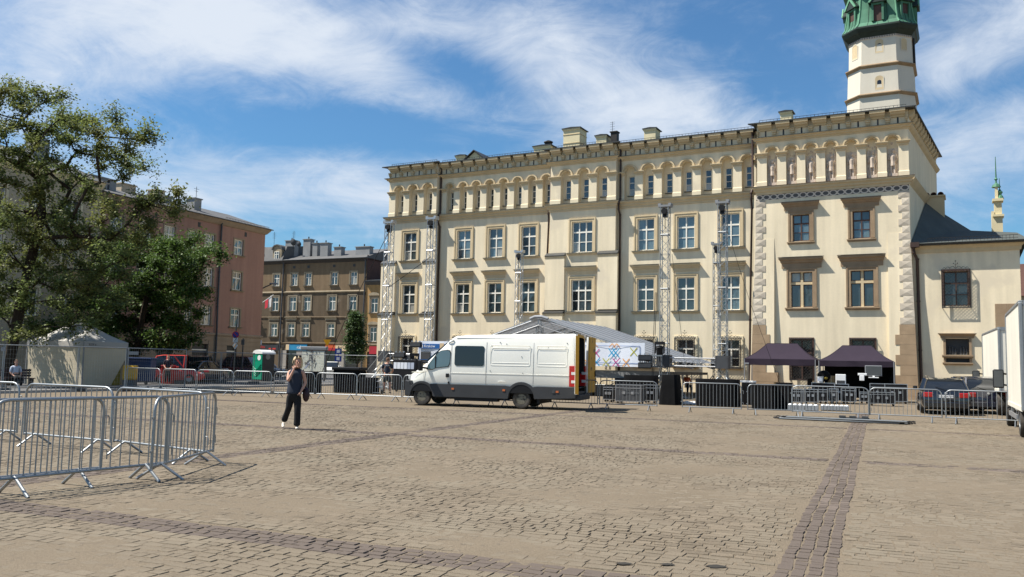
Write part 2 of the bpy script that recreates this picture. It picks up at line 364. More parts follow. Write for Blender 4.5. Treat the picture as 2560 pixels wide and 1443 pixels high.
def washed(u, v):
    """where the joint sand has been washed out (0..1)"""
    w = np.clip(np.sin(u*.9 + 1.3)*np.sin(v*.7 + .4) + .55*np.sin(u*2.3 + v*1.7) - .3, 0, 1)*.34
    return np.clip(w + 0.75*np.exp(-(((u + 2.1)/1.3)**2 + ((v - 8.1)/.7)**2)), 0, 1.1)
def drift(u, v): return .0045*(np.sin(u*1.7 + .6*np.sin(v*2.1)) + np.sin(v*1.9 + .8*np.sin(u*1.3)))*.5
def warp(u, v):
    """the courses wander a little"""
    return u + .010*np.sin(v*1.1 + .5*np.sin(u*.7)) + .006*np.sin(v*5.3), v + .02*np.sin(u*.55 + 1) + .012*np.sin(u*2.9 + v*.6)
STRIPS_U = [-.56, -9.95, 8.8]; STRIPS_V = [6.4, 16.7, 26.3]; HW = .235
def make_setts():
    beige = []; red = []
    def stone(u0, u1, v0, v1, lst):
        lst.append((u0, u1, v0, v1))
    # beige courses run along E1; red bands of four courses cross them
    v = 2.0
    while v < 42:
        h = random.uniform(.10, .16); v1 = v + h
        vm = v + h/2
        if not any(abs(vm - s) < HW + .02 for s in STRIPS_V):
            u = -34 + random.random()*.2
            while u < 16:
                l = random.choice((random.uniform(.09, .16), random.uniform(.14, .26))); um = u + l/2
                x = E1.x*um + E2.x*vm; y = E1.y*um + E2.y*vm
                if 5.2 < y < 31 and abs(x) < .63*y + .7 and not any(abs(um - s) < HW + l/2 for s in STRIPS_U):
                    stone(u, u + l, v, v1, beige)
                u += l
        v = v1
    w = 2*HW/4
    for s in STRIPS_U:
        for r in range(4):
            v = 2 + random.random()*.2
            while v < 44:
                l = random.uniform(.10, .17)
                x, y = uv2w(s, v)
                if 5.2 < y < 34 and abs(x) < .63*y + .7: stone(s - HW + r*w, s - HW + (r+1)*w, v, v + l, red)
                v += l
    for s in STRIPS_V:
        for r in range(4):
            u = -34 + random.random()*.2
            while u < 18:
                l = random.uniform(.11, .19); x, y = uv2w(u, s)
                if 5.2 < y < 34 and abs(x) < .63*y + .7 and not any(abs(u + l/2 - q) < HW + l/2 for q in STRIPS_U): stone(u, u + l, s - HW + r*w, s - HW + (r+1)*w, red)
                u += l
    return np.array(beige), np.array(red)
def sett_verts(R, gap, relief, jit):
    """8 corner points for each stone: a slightly tapered block with uneven corners"""
    n = len(R); um = (R[:, 0] + R[:, 1])/2; vm = (R[:, 2] + R[:, 3])/2
    # joints open up where the sand has been washed out
    wash = washed(um, vm)
    g = gap*(.35 + rng.random(n)*.6 + wash*1.0)
    P = np.zeros((n, 8, 3))
    base = (rng.random(n) - .5)*relief; tu = (rng.random(n) - .5)*.05; tv = (rng.random(n) - .5)*.06
    for k, (a, b) in enumerate(((0, 2), (1, 2), (1, 3), (0, 3))):
        su = 1 if a == 0 else -1; sv = 1 if b == 2 else -1
        ju = (rng.random(n) - .5)*.018; jv = (rng.random(n) - .5)*.02
        uu = R[:, a] + su*g/2 + ju; vv = R[:, b] + sv*g/2 + jv
        P[:, k, 0] = uu; P[:, k, 1] = vv; P[:, k, 2] = -.03
        bt = .006 + .004*rng.random(n)
        P[:, k+4, 0] = uu + su*bt; P[:, k+4, 1] = vv + sv*bt; P[:, k+4, 2] = base + tu*(uu - um) + tv*(vv - vm)
    P[:, :, 0], P[:, :, 1] = warp(P[:, :, 0], P[:, :, 1])
    X = P[:, :, 0]*E1.x + P[:, :, 1]*E2.x; Y = P[:, :, 0]*E1.y + P[:, :, 1]*E2.y
    return np.stack([X, Y, P[:, :, 2]], -1)
SF = np.array([(4,5,6,7),(0,1,5,4),(1,2,6,5),(2,3,7,6),(3,0,4,7)])
def lay(R, mat, big, small, gap, relief, jit):
    V = sett_verts(R, gap, relief, jit); c = V.mean(1)
    px = (c[:, 0]/c[:, 1]); size = 1/c[:, 1]; size[(np.abs(px) > .6) | (c[:, 1] < 6.5)] = 0
    order = np.argsort(-size); top = order[:300]; rest = order[300:]
    for i in top:
        q = V[i]; me = bpy.data.meshes.new(big); o0 = q[:4].mean(0); o0[2] = 0
        me.from_pydata((q - o0).tolist(), [], SF.tolist()); me.materials.append(MAT(mat))
        o = bpy.data.objects.new(big, me); COL.objects.link(o); o.parent = plaza; o.location = o0
    n = len(rest); me = bpy.data.meshes.new(small)
    vs = V[rest].reshape(-1, 3); fs = (SF[None] + (np.arange(n)*8)[:, None, None]).reshape(-1, 4)
    me.vertices.add(len(vs)); me.vertices.foreach_set('co', vs.ravel()); me.loops.add(fs.size); me.loops.foreach_set('vertex_index', fs.ravel())
    me.polygons.add(len(fs)); me.polygons.foreach_set('loop_start', np.arange(len(fs))*4); me.polygons.foreach_set('loop_total', np.full(len(fs), 4))
    me.polygons.foreach_set('use_smooth', [False]*len(fs)); me.update(); me.validate(); me.materials.append(MAT(mat))
    o = bpy.data.objects.new(small, me); COL.objects.link(o); o.parent = plaza; tag(o, kind='stuff')
B, Rd = make_setts()
lay(B, 'sett', 'paving_stone', 'paving_stones', .0075, .005, True)
lay(Rd, 'sett_red', 'red_sett', 'red_setts', .011, .007, False)

# sand in the joints: level with the stones where it is packed, low where it is washed out
gu = np.arange(-30, 16, .16); gv = np.arange(2, 40, .16); U, V = np.meshgrid(gu, gv, indexing='ij')
Zs = -.0022 + drift(U, V) + (rng.random(U.shape) - .5)*.0035 - .013*washed(U, V)
for s_ in STRIPS_U: Zs -= .004*np.exp(-((U - s_)/.3)**4)
for s_ in STRIPS_V: Zs -= .004*np.exp(-((V - s_)/.3)**4)
Xs = U*E1.x + V*E2.x; Ys = U*E1.y + V*E2.y; keep = (Ys > 4.8) & (Ys < 31.5) & (np.abs(Xs) < .64*Ys + 1)
idx = -np.ones(U.shape, int); idx[keep] = np.arange(keep.sum()); q4 = np.stack([idx[:-1, :-1], idx[1:, :-1], idx[1:, 1:], idx[:-1, 1:]], -1).reshape(-1, 4); q4 = q4[(q4 >= 0).all(1)]
me = bpy.data.meshes.new('joint_sand'); me.from_pydata(np.stack([Xs[keep], Ys[keep], Zs[keep]], -1).tolist(), [], q4.tolist()); me.polygons.foreach_set('use_smooth', [True]*len(me.polygons)); me.materials.append(MAT('sand'))
o = bpy.data.objects.new('joint_sand', me); COL.objects.link(o); o.parent = plaza; tag(o, kind='stuff')
# three little washed-out drain holes near the band
for i, (x, y, a, b) in enumerate(((1560, 1411, .055, .035), (1668, 1413, .05, .03), (1790, 1418, .07, .045))):
    p = G(x, y); m = M(); n = 14
    ring = [(a*cos(2*pi*j/n)*(1 + .2*sin(3*j)), b*sin(2*pi*j/n)*(1 + .15*cos(2*j))) for j in range(n)]
    m.add([(u, v, .0085) for u, v in ring] + [(u*1.18, v*1.25, .0075) for u, v in ring] + [(u*.6, v*.6, .0082) for u, v in ring],
          [list(range(2*n, 3*n))] + [(j, (j+1) % n, 2*n + (j+1) % n, 2*n + j) for j in range(n)] + [(j, (j+1) % n, n + (j+1) % n, n + j) for j in range(n)])
    o = m.build('drain_hole', 'hole', plaza); o.location = (p.x, p.y, 0)

# streets along the far sides of the square
def sheet(name, pts, z, mat):
    m = M(); P = [uv2w(*p) for p in pts]; m.add([(x, y, z) for x, y in P], [list(range(len(P)))]); return tag(m.build(name, mat, fix=False), kind='structure')
sheet('street', [(-54, 10), (-33, 10), (-33, 66), (20, 66), (20, 90), (-140, 90), (-140, 66), (-54, 66)], -.004, 'asphalt')
def slab(name, u0, u1, v0, v1, z0, z1, mat):
    m = M(); c = [uv2w(u0, v0), uv2w(u1, v0), uv2w(u1, v1), uv2w(u0, v1)]
    m.hexa([(x, y, z0) for x, y in c] + [(x, y, z1) for x, y in c]); return tag(m.build(name, mat), kind='structure')
slab('pavement', -61, -51, 10, 62, -.02, .12, 'pavement')
slab('pavement', -100, 0, 90, 96, -.02, .12, 'pavement')
slab('kerb', -33.3, -33, 10, 66, -.02, .1, 'kerb')
# ------------------------------------------------------------------ building helpers (local frame: x along the front, y into the house, z up)
def holed(m, x0, x1, z0, z1, y, holes, dep):
    """a wall front with rectangular openings and their reveals"""
    xs = sorted({x0, x1, *[min(max(h[i], x0), x1) for h in holes for i in (0, 1)]}); zs = sorted({z0, z1, *[min(max(h[i], z0), z1) for h in holes for i in (2, 3)]})
    for i in range(len(xs)-1):
        for j in range(len(zs)-1):
            cx, cz = (xs[i]+xs[i+1])/2, (zs[j]+zs[j+1])/2
            if any(h[0] < cx < h[1] and h[2] < cz < h[3] for h in holes): continue
            m.quad((xs[i], y, zs[j]), (xs[i+1], y, zs[j]), (xs[i+1], y, zs[j+1]), (xs[i], y, zs[j+1]))
    for a, b, c, d in holes:
        m.quad((a, y, c), (a, y+dep, c), (a, y+dep, d), (a, y, d)); m.quad((b, y+dep, c), (b, y, c), (b, y, d), (b, y+dep, d))
        m.quad((a, y, d), (a, y+dep, d), (b, y+dep, d), (b, y, d)); m.quad((a, y+dep, c), (a, y, c), (b, y, c), (b, y+dep, c))
    return m
def window(par, x0, x1, z0, z1, y, cols=2, rows=(.66, .33), bar=.07, sash='sash', glass='glass', fr=.07, open_leaf=None, jit=True):
    """a window: sash bars as the part, every pane a sub-part.  rows: heights (from the top) of the horizontal bars, as fractions"""
    m = M(); w = x1 - x0; h = z1 - z0
    m.box(x0, x0+fr, y, y+.08, z0, z1).box(x1-fr, x1, y, y+.08, z0, z1).box(x0+fr, x1-fr, y, y+.08, z1-fr, z1).box(x0+fr, x1-fr, y, y+.08, z0, z0+fr)
    xe = [x0+fr] + [x0 + w*i/cols for i in range(1, cols)] + [x1-fr]
    ze = [z0+fr] + sorted(z0 + h*r for r in rows) + [z1-fr]
    for i in range(1, cols): m.box(xe[i]-bar/2, xe[i]+bar/2, y-.012, y+.07, z0+fr, z1-fr)
    for k, r in enumerate(sorted(rows, reverse=True)):
        b = bar*(1.2 if k == 0 else .55)
        for i in range(cols): m.box(xe[i] + (bar/2 if i else 0), xe[i+1] - (bar/2 if i < cols-1 else 0), y-.006, y+.066, z0+h*r-b/2, z0+h*r+b/2)
    win = m.build('window', sash, par)
    for i in range(cols):
        for j in range(len(ze)-1):
            a, b, c, d = xe[i], xe[i+1], ze[j], ze[j+1]
            t = random.uniform(-.006, .006) if jit else 0; t2 = random.uniform(-.006, .006) if jit else 0
            g = glass
            if glass in ('glass', 'glass_sky') and j == 0 and hash((round(x0, 1), round(z0, 1), i)) % 7 < 2: g = 'glass_curtain'
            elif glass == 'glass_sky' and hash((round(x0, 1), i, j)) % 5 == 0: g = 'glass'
            if open_leaf and (i, j) in open_leaf: g = 'glass_dark'
            M().hexa([(a, y+.035+t, c), (b, y+.035-t, c), (b, y+.05, c), (a, y+.05, c), (a, y+.035+t2, d), (b, y+.035-t2, d), (b, y+.05, d), (a, y+.05, d)]).build('pane', g, win, fix=False)
    return win
def surround(par, x0, x1, z0, z1, y, w=.22, p=.09, mat='trim', name='window_surround', bottom=True):
    m = M()
    for a, b, c in ((0, w*.62, p*.62), (w*.62, w, p)):      # a = from the opening outwards
        m.box(x0-b, x0-a, y-c, y+.02, z0, z1+a).box(x1+a, x1+b, y-c, y+.02, z0, z1+a).box(x0-b, x1+b, y-c, y+.02, z1+a, z1+b)
    return m.build(name, mat, par)
def sill(par, x0, x1, z, y, p=.2, h=.14, mat='trim', flash=True):
    m = M(); m.mould([(0, z-h), (p*.45, z-h), (p*.6, z-h*.55), (p, z-h*.5), (p, z-.02), (0, z)], x0, x1, y, .3, .3)
    o = m.build('sill', mat, par)
    if flash: M().mould([(0, z+.012), (p+.03, z-.018), (p+.03, z-.003), (0, z+.03)], x0-.03, x1+.03, y, .3, .3).build('sill_flashing', 'flashing', o)
    return o
def hood(par, x0, x1, z0, z1, y, p=.3, mat='trim', flash=True):
    h = z1 - z0
    m = M().mould([(0, z0), (.05, z0), (.06, z0+h*.42), (p*.45, z0+h*.52), (p*.55, z0+h*.66), (p*.95, z0+h*.78), (p, z0+h*.95), (0, z1)], x0, x1, y, .6, .6)
    o = m.build('hood', mat, par)
    if flash: M().mould([(0, z1+.02), (p+.04, z0+h*.955), (p+.04, z0+h*.955+.03), (0, z1+.055)], x0, x1, y, .6, .6).build('hood_flashing', 'flashing', o)
    return o
def grille(par, x0, x1, z0, z1, y, crest=True):
    """bulging iron window basket with a diagonal lattice and a scrolled crest"""
    m = M(); r = .016; yo = y - .26; d = .2
    for a, b in (((x0, yo, z0), (x1, yo, z0)), ((x0, yo, z1), (x1, yo, z1)), ((x0, yo, z0), (x0, yo, z1)), ((x1, yo, z0), (x1, yo, z1)),
                 ((x0, yo, z0), (x0, y, z0)), ((x1, yo, z0), (x1, y, z0)), ((x0, yo, z1), (x0, y, z1)), ((x1, yo, z1), (x1, y, z1))): m.tube(a, b, .024, 5)
    W_, H_ = x1-x0, z1-z0; k = d
    while k < W_ + H_:
        a = (x0 + min(k, W_), z0 + max(0, k - W_)); b = (x0 + max(0, k - H_), z0 + min(k, H_)); m.tube((a[0], yo, a[1]), (b[0], yo, b[1]), r*.62, 4)
        a = (x1 - min(k, W_), z0 + max(0, k - W_)); b = (x1 - max(0, k - H_), z0 + min(k, H_)); m.tube((a[0], yo, a[1]), (b[0], yo, b[1]), r*.62, 4); k += d
    n = int(W_/.16)
    for i in range(n):
        x = x0 + W_*(i+.5)/n
        for z in (z0+.07, z1-.07): m.path([(x + .06*cos(t*pi/4), yo-.012, z + .06*sin(t*pi/4)) for t in range(8)], .011, 4, True)
    n = int(H_/.16)
    for i in range(n):
        z = z0 + H_*(i+.5)/n
        for x in (x0+.07, x1-.07): m.path([(x + .06*cos(t*pi/4), yo-.012, z + .06*sin(t*pi/4)) for t in range(8)], .011, 4, True)
    if crest:
        xm = (x0+x1)/2
        m.tube((xm, yo, z1), (xm, yo, z1+.5), .014, 5, .006)
        for s in (-1, 1):
            for (cx, rr) in ((.16, .15), (.42, .12), (.63, .09)):
                m.path([(xm + s*(cx*W_/1.6 + rr*cos(t*.5)*(1 - t*.05)), yo, z1 + .02 + rr*.9*abs(sin(t*.5)) + .02) for t in range(11)], .014, 4)
            m.ball((xm + s*.11, yo, z1+.36), .035, 6, 4); m.tube((xm, yo, z1+.25), (xm + s*.11, yo, z1+.36), .01, 4)
        m.ball((xm, yo, z1+.5), .04, 6, 4)
    return m.build('window_grille', 'iron', par)
def pipe_run(par, pts, r=.075, mat='pipe', name='downpipe', clips=True):
    m = M().path(pts, r, 8)
    if clips:
        for p in pts[1:-1]: m.lathe([(r*1.25, -.05), (r*1.25, .05)], 8, p)
        (x, y, z) = pts[0]
        m.lathe([(r, -.25), (r*1.9, 0), (r*1.9, .12)], 8, (x, y, z))
    return m.build(name, mat, par, smooth=True)
# ------------------------------------------------------------------ town hall
TA = radians(-28); TP = Vector((16.364, 58.0, 0))
hall = thing('town_hall', 'long cream town hall with arcaded attic storey and pale tower with green copper roof', 'town hall', TP, TA)
D1 = -.5; DT = -1.2
ZB, ZL0, ZL1, ZP, ZC0, ZC, ZU0, ZU1, ZE = 0, 13.3, 13.85, 13.9, 15.74, 16.0, 16.85, 17.15, 18.1
def frieze(x0, x1, y, niches, hw, deep=.46, figures=False, left_open=False):
    """attic storey: arched niches between pilasters, corbel table on top"""
    m = M()                                          # wall front with round-headed niches
    edges = sorted([(c-hw, c+hw) for c in niches]); zs = ZC if not figures else 16.12
    prev = x0
    for a, b in edges:
        a2, b2 = max(a, x0), min(b, x1)
        if a2 > prev: m.quad((prev, y, ZL1), (a2, y, ZL1), (a2, y, ZU0+.02), (prev, y, ZU0+.02))
        c = (a+b)/2; K = 14; pts = [(c - hw*cos(pi*i/K), zs + hw*sin(pi*i/K)) for i in range(K+1)]
        pts = [(min(max(p[0], x0), x1), p[1]) for p in pts]
        for i in range(K):
            p, q = pts[i], pts[i+1]
            if q[0]-p[0] > 1e-5:
                m.quad((p[0], y, p[1]), (q[0], y, q[1]), (q[0], y, ZU0+.02), (p[0], y, ZU0+.02))
                m.quad((p[0], y, p[1]), (p[0], y+deep, p[1]), (q[0], y+deep, q[1]), (q[0], y, q[1]))
        if a >= x0: m.quad((a, y, ZL1), (a, y+deep, ZL1), (a, y+deep, zs), (a, y, zs))
        if b <= x1: m.quad((b, y+deep, ZL1), (b, y, ZL1), (b, y, zs), (b, y+deep, zs))
        prev = b2
    if prev < x1: m.quad((prev, y, ZL1), (x1, y, ZL1), (x1, y, ZU0+.02), (prev, y, ZU0+.02))
    m.quad((x0, y, ZU1-.02), (x1, y, ZU1-.02), (x1, y, ZE), (x0, y, ZE))
    m.build('attic_wall', 'plaster', hall, fix=False)
    wh = [] if figures else [(c-.23, c+.23, 14.3, 15.76) for c in niches if c-.24 > x0 and c+.24 < x1]
    holed(M(), x0, x1, ZL1, ZU0, y+deep, wh, .14).build('niche_wall', 'plaster', hall, fix=False)
    for i, (a, b, c, d) in enumerate(wh):
        window(hall, a, b, c, d, y+deep+.09, cols=1, rows=(.66, .33), bar=.05, fr=.05, glass='glass', open_leaf=[(0, 0), (0, 1)] if (i == len(wh)-2 and len(wh) > 3 and x0 > -10) or (len(wh) == 3 and i == 2 and x0 < -20) else None)
        M().mould([(0, c-.07), (.1, c-.06), (.1, c-.02), (0, c)], a-.05, b+.05, y+deep, .2, .2).build('sill', 'flashing', hall)
    # pilaster caps, bases, archivolts
    bounds = [x0] + [v for e in edges for v in e] + [x1]
    for k in range(0, len(bounds), 2):
        a, b = max(bounds[k], x0), min(bounds[k+1], x1)
        if b - a < .12: continue
        M().mould([(0, zs-.28), (.06, zs-.28), (.07, zs-.18), (.17, zs-.11), (.21, zs-.04), (.21, zs), (0, zs)], a, b, y, .6, .6).build('pilaster_cap', 'trim', hall)
        M().mould([(0, ZL1), (.06, ZL1), (.06, ZP+.26), (.02, ZP+.3), (0, ZP+.3)], a, b, y, .4, .4).build('pilaster_base', 'trim_pale', hall)
    for c in niches:
        if c - hw < x0 - .35 or c + hw > x1 + .35: continue
        m = M(); K = 16
        for r0, r1, p in ((hw, hw+.065, .07), (hw+.065, hw+.165, .13)):
            ring = []
            for i in range(K+1):
                t = pi*i/K
                ring.append([(c - r*cos(t), yy, zs + r*sin(t)) for r, yy in ((r0, y-p), (r1, y-p), (r1, y+.02), (r0, y+.02))])
            vs = [p_ for q in ring for p_ in q]
            m.add(vs, [(i*4+j, i*4+(j+1) % 4, (i+1)*4+(j+1) % 4, (i+1)*4+j) for i in range(K) for j in range(4)] + [(3, 2, 1, 0), tuple(K*4+j for j in range(4))])
        m.build('archivolt', 'trim', hall)
    # upper cornice and corbel table
    M().mould([(0, ZU0), (.05, ZU0), (.07, ZU0+.09), (.18, ZU0+.13), (.2, ZU0+.22), (.32, ZU0+.26), (.32, ZU1), (0, ZU1)], x0, x1, y, 1, 1).build('cornice', 'trim', hall)
    M().mould([(0, ZU1), (.35, ZU1-.005), (.35, ZU1+.02), (0, ZU1+.05)], x0, x1, y, 1, 1).build('cornice_flashing', 'flashing', hall)
    n = max(1, round((x1-x0)/1.11)); pt = (x1-x0)/n
    for i in range(n):
        c = x0 + pt*(i+.5); w = pt*.345
        M().box(c-.05, c+.05, y-.012, y+.03, ZU1+.12, ZU1+.5).build('slit', 'shop_dark' if i % 3 else 'grey_band', hall)
        M().mould([(0, ZE-.46), (.10, ZE-.46), (.14, ZE-.38), (.30, ZE-.31), (.36, ZE-.22), (.46, ZE-.17), (.48, ZE-.02), (0, ZE-.02)], c-w, c+w, y, .12, .12).build('corbel_cap', 'trim', hall)
    for i in range(n+1):
        c = x0 + pt*i; a, b = max(x0, c-.15), min(x1, c+.15)
        m = M()
        for k, (z0, z1, p) in enumerate(((ZU1+.03, ZU1+.15, .1), (ZU1+.15, ZU1+.28, .17), (ZU1+.28, ZU1+.4, .24), (ZU1+.4, ZU1+.47, .28))):
            m.ext([(y+.01, z0), (y-p*.75, z0), (y-p, z0+.05), (y-p, z1-.004), (y+.01, z1-.004)], a+.012*(3-k), b-.012*(3-k), 'x')
        m.build('bracket', 'trim', hall)
    M().mould([(-.5, ZE-.02), (.5, ZE-.02), (.5, ZE+.06), (-.5, ZE+.06)], x0, x1, y, 1, 1).build('eave', 'flashing', hall)
    # snow guard rail
    m = M(); m.tube((x0+.15, y+.05, ZE+.33), (x1-.1, y+.05, ZE+.33), .016, 4).tube((x0+.15, y+.05, ZE+.14), (x1-.1, y+.05, ZE+.14), .012, 4)
    k = int((x1-x0)/.24)
    for i in range(k+1):
        x = x0+.15 + (x1-x0-.25)*i/k; m.tube((x, y+.05, ZE+.03), (x, y+.05, ZE+.33), .009 if i % 5 else .02, 4)
    m.build('roof_guard', 'iron', hall)
    # string course below the attic
    M().mould([(0, ZL0), (.07, ZL0), (.08, ZL0+.14), (.17, ZL0+.2), (.19, ZL0+.32), (.32, ZL0+.40), (.34, ZL0+.5), (0, ZL1-.03)], x0, x1, y, 1, 1).build('string_course', 'trim' , hall)
    M().mould([(0, ZL1-.025), (.37, ZL0+.505), (.37, ZL0+.525), (0, ZL1+.01)], x0, x1, y, 1, 1).build('string_course_flashing', 'flashing' if not figures else 'brick', hall)

def bay(x0, x1, y, centres, w=1.27, cols=2, ground=True, sill_run=True):
    """two storeys of casements under the attic"""
    up = [(c-w/2, c+w/2, 10.08, 12.42) for c in centres]; lo = [(c-w/2, c+w/2, 5.66, 8.04) for c in centres]
    gr = [(c-.6, c+.6, 1.75, 3.62) for c in centres] if ground else []
    holed(M(), x0, x1, -.05, ZL0+.02, y, up+lo+gr, .24).build('wall', 'plaster', hall, fix=False)
    for i, c in enumerate(centres):
        for (a, b, z0, z1), isup in ((up[i], 1), (lo[i], 0)):
            op = random.choice([None, None, [(0, 0), (0, 1)], [(1, 0)]]) if x0 < -14 else None
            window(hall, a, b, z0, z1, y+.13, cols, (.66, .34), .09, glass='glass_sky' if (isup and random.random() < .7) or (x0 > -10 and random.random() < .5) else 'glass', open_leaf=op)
            surround(hall, a, b, z0, z1, y, .26, .09)
            sill(hall, a-.32, b+.32, z0-.02, y, .2, .17)
        hood(hall, c-w/2-.3, c+w/2+.3, 8.45, 9.02, y, .30, 'trim')
        if ground:
            a, b, z0, z1 = gr[i]; window(hall, a, b, z0, z1, y+.16, 2, (.66, .33), .1, 'sash', 'glass_dark'); surround(hall, a, b, z0, z1, y, .26, .07, 'trim_pale'); grille(hall, a-.12, b+.12, z0-.1, z1+.12, y)
            sill(hall, a-.3, b+.3, z0-.02, y, .14, .14)
# bays from the far corner to the clock-tower block
B1, B2, B3, B4 = (-30.3, -25.5), (-25.5, -15.1), (-15.1, -9.75), (-9.75, .35)
bay(*B1, D1, [-27.98]); bay(*B2, 0, [-23.05, -20.1, -17.15]); bay(*B3, D1, [-12.4], 1.66, 3); bay(*B4, 0, [-7.58, -4.6, -1.43])
for (a, b) in (B1, B3):      # returns of the projecting bays, pushed back past the wall behind
    for x, s in ((a, 1), (b, -1)):
        M().quad((x, D1, -.05), (x, .4, -.05), (x, .4, ZE), (x, D1, ZE)).build('return_wall', 'plaster', hall, fix=False)
frieze(*B1, D1, [-28.9-.34+.0, -27.48-.34, -26.02-.34], .42)
frieze(*B2, 0, [-24.5+1.26*i for i in range(8)], .34)
frieze(*B3, D1, [-13.6-.21, -12.13-.21, -10.65-.21], .43)
frieze(*B4, 0, [-8.86+1.438*i for i in range(7)], .42)
def buttress(a, b, y, steps):
    """stepped wall strip: each step a little further out, with a weathered cap"""
    for (z0, z1, p) in steps:
        M().box(a, b, y-p, y+.02, z0, z1).build('buttress', 'plaster', hall)
        M().mould([(0, z1), (p+.07, z1), (p+.07, z1+.06), (0, z1+.28)], a, b, y, .03/.3, .03/.3).build('buttress_cap', 'flashing', hall)
        M().mould([(0, z1-.16), (p+.02, z1-.16), (p+.05, z1-.03), (p+.05, z1-.004), (0, z1-.004)], a, b, y, .1, .1).build('buttress_moulding', 'trim', hall)
for a, b in ((-30.75, -29.3), (-26.55, -25.35)): buttress(a, b, D1, [(-.05, 5.5, .42), (5.78, 9.85, .2)])
for a, b in ((-15.35, -13.75), (-11.05, -9.5)): buttress(a, b, D1, [(-.05, 5.5, .42), (5.78, 9.85, .2)])
# shell: far end, back, roof
m = M().box(-30.29, 9.9, 12.4, 12.8, -.05, ZE-.06); m.box(-30.29, -30.0, D1+.01, 12.4, -.05, ZE-.06); m.build('rear_wall', 'plaster', hall)
m = M(); m.ext([(-.45, ZE-.0), (6.2, ZE+1.6), (13, ZE+.02), (13, ZE-.06), (-.45, ZE-.06)], -30.6, .4, 'x'); m.build('roof', 'roof_metal', hall)
m = M(); m.ext([(DT-.3, ZE+.06), (5.5, ZE+.9), (13.5, ZE+.06), (13.5, ZE-.03), (DT-.3, ZE-.03)], .4, 10.0, 'x'); m.build('roof', 'roof_metal', hall)
def chimney(x0, x1, y0, y1, z0, z1, mat='chimney', cap='flashing', bands=()):
    o = M().box(x0, x1, y0, y1, z0, z1-.12).build('chimney', mat, hall)
    M().mould([(0, z1-.3), (.08, z1-.2), (.08, z1-.12), (0, z1-.12)], x0, x1, y0, 1, 1).build('chimney_band', mat, o)
    M().ext([(x0-.12, z1-.12), (x1+.12, z1-.12), (x1+.12, z1-.06), ((x0+x1)/2, z1), (x0-.12, z1-.06)], y0-.12, y1+.12, 'y').build('chimney_cap', cap, o)
    for b in bands: M().box(x0-.03, x1+.03, y0-.03, y1+.03, b, b+.05).build('chimney_band', 'trim', o)
    return o
chimney(-24.95, -24.1, 1.5, 2.4, 18.0, 19.2); chimney(-17.6, -16.1, 1.5, 2.5, 18.0, 19.25)
m = M().box(-16.75, -16.3, 1.7, 2.2, 19.2, 19.5); m.lathe([(.4, 19.5), (.36, 19.56), (.1, 19.68)], 8, (-16.52, 1.95, 0)); m.build('chimney_cowl', 'iron', hall)
chimney(-15.0, -13.6, 1.5, 2.9, 18.0, 20.4, bands=(19.1, 19.8)); chimney(-12.2, -11.35, 1.5, 2.6, 18.0, 19.55)
M().box(-11.0, -10.5, 1.5, 2.0, 18.0, 19.6).box(-11.06, -10.44, 1.44, 2.06, 19.6, 19.68).build('flue', 'iron', hall)
chimney(-8.3, -7.4, 1.5, 2.6, 18.0, 19.65); chimney(1.75, 2.5, 1.2, 2.0, 18.0, 19.65)
m = M().ext([(-24.1, 18.2), (-21.6, 18.2), (-22.85, 19.15)], 1.0, 5, 'y'); m.build('dormer_gable', 'chimney', hall)
m = M(); m.add([(-24.35, .8, 18.15), (-22.85, .8, 19.3), (-22.85, 5.5, 19.3), (-24.35, 5.5, 18.15), (-24.35, .8, 18.09), (-22.85, .8, 19.22), (-22.85, 5.5, 19.22), (-24.35, 5.5, 18.09)], [(0,1,2,3),(4,7,6,5),(0,4,5,1),(1,5,6,2),(2,6,7,3),(3,7,4,0)])
m.add([(-21.35, .8, 18.15), (-22.85, .8, 19.3), (-22.85, 5.5, 19.3), (-21.35, 5.5, 18.15), (-21.35, .8, 18.09), (-22.85, .8, 19.22), (-22.85, 5.5, 19.22), (-21.35, 5.5, 18.09)], [(3,2,1,0),(5,6,7,4),(1,5,4,0),(2,6,5,1),(3,7,6,2),(0,4,7,3)]); m.build('dormer_roof', 'flashing', hall)
m = M().tube((-11.05, 2.0, 18.2), (-11.05, 2.0, 20.6), .018, 5)
for z in (20.0, 20.2, 20.4, 20.55): m.tube((-11.25, 2.0, z), (-10.85, 2.0, z), .01, 4)
m.build('antenna', 'iron', hall)
# downpipes
pipe_run(hall, [(-25.35, -.12, 17.95), (-25.35, -.12, 14), (-25.35, -.42, 13.6), (-25.35, -.42, 13.2), (-25.35, -.12, 12.8), (-25.35, -.12, 0)])
pipe_run(hall, [(-15.25, -.14, 17.95), (-15.25, -.14, 14), (-15.25, -.45, 13.6), (-15.25, -.45, 13.2), (-15.35, -.16, 12.8), (-15.5, -.3, 5.4), (-15.5, -.3, 0)])
pipe_run(hall, [(-9.55, -.12, 17.95), (-9.55, -.12, 14), (-9.55, -.42, 13.6), (-9.55, -.42, 13.2), (-9.55, -.12, 12.8), (-9.5, -.12, 0)])
pipe_run(hall, [(.16, -.3, 18.0), (.16, -.3, 14), (.12, -.6, 13.6), (.12, -.6, 13.2), (.1, -.3, 12.6), (-.05, -.3, 5), (-.1, -.3, 0)])

